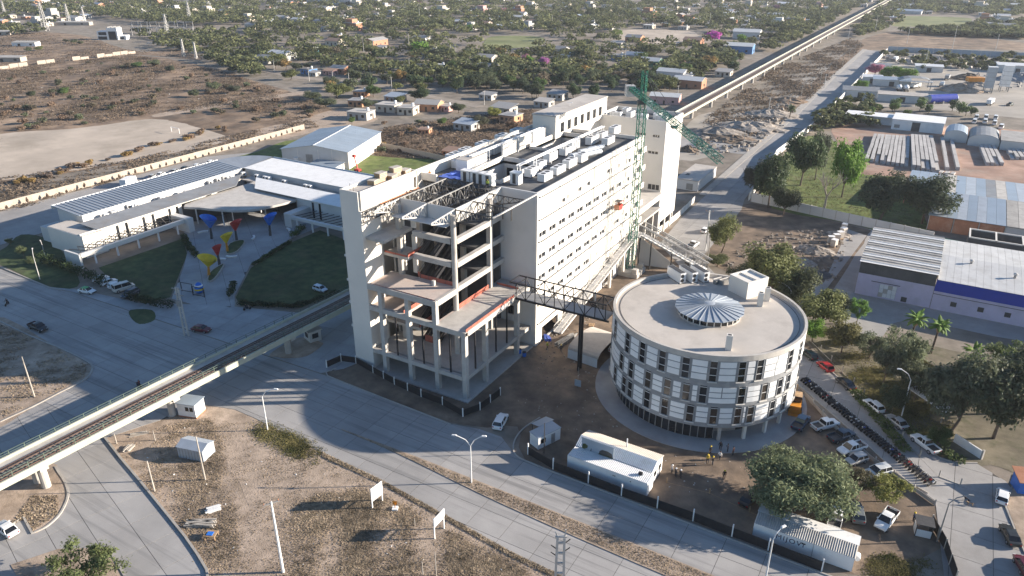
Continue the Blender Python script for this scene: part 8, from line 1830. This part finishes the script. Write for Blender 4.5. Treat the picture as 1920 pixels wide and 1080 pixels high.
# --- trees of the town: the 240 that show largest as individuals, the rest as one wood
kinds = [(DARK,'dark green'),(MIDG,'mid green'),(GREY,'grey green'),(GREY,'grey green'),(OLIVE,'olive'),(OLIVE,'olive'),((0.07,0.08,0.05),'dull green'),((0.12,0.10,0.07),'brownish bare'),(AUT,'yellow brown')]
special = [(1335,80,11,13,MAG,'large magenta blossoming tree beside the long white house'),(1020,128,8,8,(0.30,0.12,0.26),'purple blossoming tree by the red house'),(986,118,7,5,PINK,'pinkish blossoming tree next to a bright green crown'),(993,124,8,7,BRIGHT,'bright green tree between blossoming trees'),(945,28,9,9,PINK,'pink blossoming tree near the far white houses'),(787,10,9,8,(0.33,0.13,0.28),'purple tree at the top of the earth street'),(1180,128,7,6,PINK,'pinkish tree behind the green walled house'),(1640,142,8,11,PINK,'pink blossoming tree beside the depot trees'),(1455,20,8,9,(0.25,0.14,0.18),'dusky pink tree near the viaduct end'),
 (790,105,11,17,BRIGHT,'large bright green tree on the earth street corner'),(1665,150,9,12,(0.10,0.17,0.03),'bright green tree in the upper depot'),(1690,153,10,15,(0.10,0.18,0.03),'big bright green tree in the upper depot'),(1612,172,7,9,(0.11,0.19,0.035),'bright green tree by the far side street'),(1155,70,8,10,BRIGHT,'bright green tree at the dirt sports ground corner'),(1085,92,7,7,BRIGHT,'bright green round tree in the middle of the town'),(1390,82,8,9,BRIGHT,'green tree beside the long white house'),(752,155,8,10,AUT,'yellow brown tree beside the earth street'),(735,155,7,8,YEL,'yellow green tree next to the yellow brown one'),(632,183,8,14,OLIVE,'broad olive tree at the clearing edge'),(610,203,6,11,GREY,'grey bush tree at the clearing edge'),(665,155,9,10,GREY,'grey green tree before the brick house'),(690,205,6,9,GREY,'grey tree beside the grey block house'),(880,62,8,9,BRIGHT,'bright green tree beside the club pitch')]
for x, y, h, w_, c, lb in special: tree(x, y, h*1.15, w_*1.4, c, lb, FAR[x%6] if y < 120 else MID[x%4])
for x, y, h, w_, c, lb in ((585,190,7,15,GREY,'grey thorn tree at the sandy clearing corner'),(700,182,8,14,MIDG,'green tree between the orange house and the dark belt'),(790,190,9,16,DARK,'dark tree behind the long orange house'),(750,196,6,9,OLIVE,'olive tree behind the beige house'),(860,212,6,11,GREY,'grey tree beside the small pinkish house'),(900,240,7,13,(0.10,0.10,0.065),'dull tree over the grey block shed'),(925,222,7,11,YEL,'yellow green tree beside the orange brick house'),(960,245,6,11,DRY,'brown bare tree close to the plant room'),(660,232,4,5,MIDG,'small green tree beside the grey block house'),(830,236,5,7,MIDG,'small green tree in the waste strip'),(620,165,8,14,GREY,'grey green tree at the scrubland town edge'),(545,150,8,14,OLIVE,'olive tree at the scrubland town edge')): tree(x, y, h, w_, c, lb, MID[x%4])
# dark belt behind the hospital
for k in range(46):
    x = r5.uniform(830,1275); y = 192+r5.uniform(-46,0)-(abs(x-1040)/220)**2*18; c, nm = r5.choice([(DARK,'dark green'),(DARK,'dark green'),(MIDG,'mid green'),((0.055,0.07,0.04),'deep green'),(GREY,'grey green')])
    if any(abs(x-a) < 10 and -2 < b_-y < 12 for a, b_ in taken): continue
    tree(x, y, r5.uniform(7.5,12), r5.uniform(9,14), c, nm+' tree in the dense belt behind the hospital', MID[k%4], nm+' trees in the belt behind the hospital')
n = 0
for y0 in np.linspace(172, 58, 300):
    x, y = r5.uniform(470,1420), y0+r5.uniform(-3,3)
    if any(inpoly(x, y, e) for e in ex) or any(abs(x-a) < 4+y*0.05 and -(3+0.05*y) < b_-y < 1 for a, b_ in taken): continue
    c, nm = r5.choice(kinds); sc = r5.uniform(0.75,1.35); n += 1
    if n > 140: break
    tree(x, y, 7.6*sc, 11.0*sc*r5.uniform(0.85,1.2), c, nm+' tree among the houses of the town', FAR[n%6], nm+' trees among the houses')
for k, (x, y, h, c) in enumerate([(1590+r5.uniform(0,240),r5.uniform(196,222),r5.uniform(4.5,7),r5.choice([MIDG,DARK,(0.08,0.12,0.04)])) for _ in range(20)]):
    if not (x > 1760 and y < 205): tree(x, y, h, h*1.1, c, 'round nursery tree behind the white sheds', FAR[k%6], 'nursery trees behind the white sheds')
for k in range(12):
    x, y = r5.uniform(1640,1920), r5.uniform(104,135); tree(x, y, r5.uniform(4,7), r5.uniform(6,9), r5.choice([GREY,OLIVE,(0.07,0.08,0.05)]), 'grey green tree among the depot scrap', FAR[k%6], 'trees among the depot scrap')
# the far wood
def far_wood(name, regions, seed, lb, exs=None):
    r = np.random.default_rng(seed); Vs = []; base = []
    for poly, cnt, hm in regions:
        k = 0; tries = 0; xs = [p[0] for p in poly]; ys = [p[1] for p in poly]
        while k < cnt and tries < cnt*30:
            tries += 1; x, y = r.uniform(min(xs),max(xs)), r.uniform(min(ys),max(ys))
            if not inpoly(x, y, poly) or any(inpoly(x, y, e) for e in (ex[:5] if exs is None else exs)): continue
            if any(abs(x-a) < 3+0.06*y and -(1.6+0.05*y) < b_-y < 0.6 for a, b_ in taken): continue
            p = G(x, y); base.append((p.x, p.y, hm*r.uniform(0.7,1.35))); k += 1
    B = np.array(base); nl = 66; C = []
    for x, y, h in B:
        w_ = h*r.uniform(0.55,0.8); e = r.normal(size=(nl,3)); e /= np.linalg.norm(e,axis=1,keepdims=True); e[:,2] = np.abs(e[:,2])*0.9-0.1
        C.append(np.array([x,y,h*0.45])+e*np.array([w_,w_,h*0.55])*r.uniform(0.6,1.05,(nl,1)))
    C = np.concatenate(C); V, F = leaf_quads(C, r, 1.1, 2.4, 1.4, 0.7)
    obj(name, npmesh(name, V, F, 'far_leaf'), kind='stuff', label=lb, category='trees')
far_wood('far_trees', [([(460,0.5),(1640,0.5),(1500,60),(470,62)], 1500, 9.5), ([(-20,0.5),(470,0.5),(470,45),(330,52),(150,30),(-20,30)], 650, 9.5), ([(1680,0.5),(1925,0.5),(1925,34),(1820,30),(1690,24)], 380, 7.5), ([(1700,52),(1925,58),(1925,85),(1800,80)], 260, 6), ([(250,62),(470,52),(520,120),(470,150),(400,122),(300,88)], 190, 7), ([(1425,80),(1660,-5),(1600,-5),(1300,125),(1290,160)], 180, 7), ([(470,62),(1400,60),(1300,150),(830,170),(640,140),(480,110)], 430, 9.0), ([(-20,30),(150,30),(120,50),(60,66),(-20,70)], 60, 6), ([(1690,60),(1925,64),(1925,100),(1750,84)], 120, 5)], 5, 'far trees massed between the houses of the town')
far_wood('depot_thicket', [([(1570,195),(1640,190),(1640,240),(1500,255)], 40, 5), ([(1640,98),(1920,108),(1920,135),(1700,125)], 70, 4)], 8, 'low thicket along the depot walls', [])
far_wood('far_thicket', [([(1652,1),(1700,1),(1690,45),(1610,72),(1600,60)], 150, 6.5), ([(1570,2),(1632,2),(1520,66),(1440,100),(1425,90)], 150, 7), ([(1820,46),(1925,40),(1925,66),(1800,60)], 80, 6)], 9, 'dense low trees on both sides of the far viaduct', [])
# --- poles across the town
for k, (x, y, h) in enumerate(((767,92,13),(845,95,10),(700,98,10),(683,108,12),(515,135,8),(580,152,9),(625,158,8),(655,160,8),(560,92,10),(735,172,9),(768,136,10),(875,138,9),(908,197,8),(1134,128,11),(1172,115,10),(1035,58,16),(787,42,18),(855,107,9),(1270,186,8),(1088,140,8),(1330,50,15),(885,48,12))):
    pole(x, y, h, 'thin grey power pole among the houses of the town', 'pale_steel', 1, 0.16, r5.uniform(0,90))['group'] = 'power poles among the houses'
for k in range(13):
    y = 205+33*k; p = Vector((-6.4-0.006*(y-200), y, 0)); t = thing('utility_pole', 'slim grey pole in the row along the pavement of the side street', 'pole', tuple(p), 0, 'poles along the pavement')
    MB().tube((0,0,0),(0,0,9.5),0.16,0.10,n=6).build('pole_shaft', 'timber_grey', t); MB().box(-0.9,0.9,-0.06,0.06,8.9,9.05).build('cross_arm', 'grey_steel', t)
for x, y, h in ((1440,215,9),(1545,165,9),(1700,82,16),(1785,92,20),(1866,95,14),(1735,120,12),(1640,62,18),(1590,75,12)): pole(x, y, h, 'grey mast standing on the open ground beyond the depot', 'pale_steel', 1, 0.2, 30)['group'] = 'masts beyond the depot'
# --- cables of the pavement row
PC = thing('power_line', 'sagging power cables strung along the pavement poles', 'cable')
for dx in (-0.8, 0.0, 0.8):
    for k in range(12):
        y0, y1 = 205+33*k, 238+33*k; xa, xb = -6.4-0.006*(y0-200), -6.4-0.006*(y1-200); mb = MB()
        for i in range(6):
            f0, f1 = i/6, (i+1)/6; mb.tube((xa+(xb-xa)*f0+dx,y0+33*f0,9.1-3.2*f0*(1-f0)),(xa+(xb-xa)*f1+dx,y0+33*f1,9.1-3.2*f1*(1-f1)),0.04,n=4,caps=False)
        mb.build('cable_span', 'black_metal', PC)
# --- substation
SS = thing('substation_building', 'white ruined substation building with dark openings', 'building', tuple(G(212,74)), R(32))
MB().box(-12,-2,-5,5,0,8).build('side_wing', 'white', SS); MB().box(-2,8,-5.5,5,0,11).build('main_block', 'white', SS); MB().box(8,15,-4,4,0,4).build('annex', 'white', SS)
for a in ((-10.5,-3.0,-5.06,-5.002,4.5,7.4),(-11.5,-3.0,-5.06,-5.002,0.4,3.4),(-0.8,6.5,-5.56,-5.502,0.2,8.0),(9,13,-4.06,-4.002,0.6,2.6)): MB().box(*a).build('opening', 'black_metal', SS)
for x in (-1,3,7): MB().box(x-0.2,x+0.2,-5.2,4.8,11,12.2).build('roof_frame', 'grey_steel', SS)
for k, (x, y, w_, wl_, lb) in enumerate(((50,86,22,'white','white walled house with a broken roof left of the substation'),(10,65,16,'cream','cream flat house at the edge of the scrubland'),(20,115,22,'beige','long pale roofed ruin on the scrubland edge'),(140,47,40,'cream','long pale walled yard beside the substation'))):
    p = G(x, y); t = thing('ruined_house', lb, 'house', tuple(p), R(28)); MB().box(-w_/2,w_/2,-4,4,0,3.4).build('wall', 'white' if wl_ == 'white' else 'wall_compound', t); roofslab('roof', [(-w_/2-0.3,-4.3,3.5),(w_/2+0.3,-4.3,3.5),(w_/2+0.3,4.3,4.2),(-w_/2-0.3,4.3,4.2)], 'asbestos', t); MB().box(-w_/4,-w_/4+2.5,-4.06,-4.002,0.2,2.4).build('doorway', 'black_metal', t); MB().box(w_/4,w_/4+2.5,-4.06,-4.002,1.0,2.4).build('window', 'black_metal', t)
RW = thing('ruined_wall', 'broken beige wall along the upper edge of the scrubland', 'wall')
for k in range(16):
    a, b_ = G(0,130), G(255,100); p = a.lerp(b_, k/16)
    if k in (3,6,7,10): continue
    MB().box(0,(b_-a).length/16-0.4,-0.15,0.15,0,3.0 if k%3 else 2.0).build('wall_segment', 'wall_compound', RW, loc=tuple(p), rz=math.atan2(b_.y-a.y,b_.x-a.x))
def pylon(px, py, h, w0, lb):
    p = G(px, py); t = thing('lattice_pylon', lb, 'pylon', tuple(p), R(20)); mb = MB(); n = 7
    for k in range(n):
        z0, z1 = h*k/n, h*(k+1)/n; a, b_ = w0*(1-0.75*k/n)/2, w0*(1-0.75*(k+1)/n)/2
        c0 = [(-a,-a,z0),(a,-a,z0),(a,a,z0),(-a,a,z0)]; c1 = [(-b_,-b_,z1),(b_,-b_,z1),(b_,b_,z1),(-b_,b_,z1)]
        for i in range(4): mb.beam(c0[i],c1[i],0.35); mb.beam(c0[i],c1[(i+1)%4],0.2); mb.beam(c1[i],c1[(i+1)%4],0.2)
    mb.build('tower', 'pale_steel', t)
    for z in (h*0.98,h*0.86): MB().box(-w0*0.8,w0*0.8,-0.2,0.2,z,z+0.35).build('cross_arm', 'pale_steel', t)
pylon(86,58,30,5,'tall pale lattice pylon beside the long walled yard'); pylon(130,44,22,3.5,'slimmer lattice pylon behind the walled yard'); pylon(315,70,22,3.5,'lattice pylon in the switchyard'); pylon(357,44,24,4,'lattice pylon behind the switchyard'); pylon(10,30,18,3,'lattice pylon at the avenue side of the yard'); pylon(160,46,20,2.5,'thin lattice mast beside the substation'); pylon(345,106,14,2,'low lattice mast at the scrubland edge'); pylon(368,110,13,1.6,'second low lattice mast at the scrubland edge')
for k in range(14):
    x, y = 255+(k%7)*17, 56+(k//7)*11; p = G(x, y); t = thing('switchyard_frame', 'grey portal frame in the electrical switchyard', 'switchgear', tuple(p), R(30), 'portal frames in the switchyard')
    for sx in (-3.5,3.5): MB().box(sx-0.2,sx+0.2,-0.2,0.2,0,8).build('frame_leg', 'pale_steel', t)
    MB().box(-3.9,3.9,-0.25,0.25,8,8.5).build('frame_beam', 'pale_steel', t)
    for sx in (-2,0,2): MB().tube((sx,0,6.6),(sx,0,8),0.2,n=6).build('insulator', 'dark_steel', t)
for k in range(3):
    p = G(285+16*k, 82-2*k); t = thing('foundation_plinth', 'low concrete foundation rows in front of the switchyard', 'foundation', tuple(p), R(30), 'foundations by the switchyard'); MB().box(-5,5,-0.5,0.5,0,0.9).build('upstand', 'raw_concrete', t); MB().box(-5,5,2.5,3.3,0,0.9).build('upstand', 'raw_concrete', t)
# goal posts on the dirt field
for a, b_, lb in (((322,247),(337,251),'thin white goal frame on the dirt field'),):
    A_, B_ = G(*a), G(*b_); t = thing('goal_frame', lb, 'goal', tuple(A_), math.atan2(B_.y-A_.y,B_.x-A_.x)); L_ = (B_-A_).length
    for x in (0,L_): MB().box(x-0.08,x+0.08,-0.08,0.08,0,2.4).build('goal_post', 'white', t)
    MB().box(0,L_,-0.08,0.08,2.4,2.55).build('crossbar', 'white', t)
# moto shelter and broken wall by the verge
MS = thing('bike_shelter', 'bleached flat canopy over dark motorcycles behind the verge', 'shelter', tuple(G(1748,768)), R(-42))
for sx in (-4,4):
    for sy in (-2,2): MB().box(sx-0.06,sx+0.06,sy-0.06,sy+0.06,0,2.6).build('shelter_post', 'grey_steel', MS)
MB().box(-4.6,4.6,-2.4,2.4,2.6,2.75).build('shelter_roof', 'white', MS)
BWl = thing('broken_wall', 'stained white wall stub beside the white pickup on the verge', 'wall', tuple(G(1788,828)), R(-38)); MB().box(0,5.4,-0.12,0.12,0,1.7).build('wall_panel', 'white', BWl); MB().box(5.4,5.7,-0.2,0.2,0,2.0).build('wall_post', 'raw_concrete', BWl)
KI = thing('kiosk', 'small kiosk with a tiled roof and blue side by the far kerb', 'kiosk', tuple(G(1920,918)), R(20)); MB().box(-1.6,1.6,-1.4,1.4,0.05,2.6).build('kiosk_wall', 'blue_paint', KI); roofslab('kiosk_roof', [(-2,-1.8,2.6),(2,-1.8,2.6),(2,1.8,3.3),(-2,1.8,3.3)], 'brick', KI)

# ================================================================== haze
hz = MB().box(-2640,1540,-490,2740,-1.0,90.0).mesh('haze', None)
hm = bpy.data.materials.new('haze'); hm.use_nodes = True; hn = hm.node_tree
for n_ in list(hn.nodes):
    if n_.type != 'OUTPUT_MATERIAL': hn.nodes.remove(n_)
pv = hn.nodes.new('ShaderNodeVolumePrincipled'); pv.inputs['Color'].default_value = (0.86,0.91,1.0,1); pv.inputs['Density'].default_value = 0.00008; pv.inputs['Anisotropy'].default_value = 0.2
hn.links.new(pv.outputs[0], hn.nodes['Material Output'].inputs['Volume']); hz.materials.append(hm)
obj('haze', hz, kind='stuff', label='thin pale haze over the whole town', category='haze')
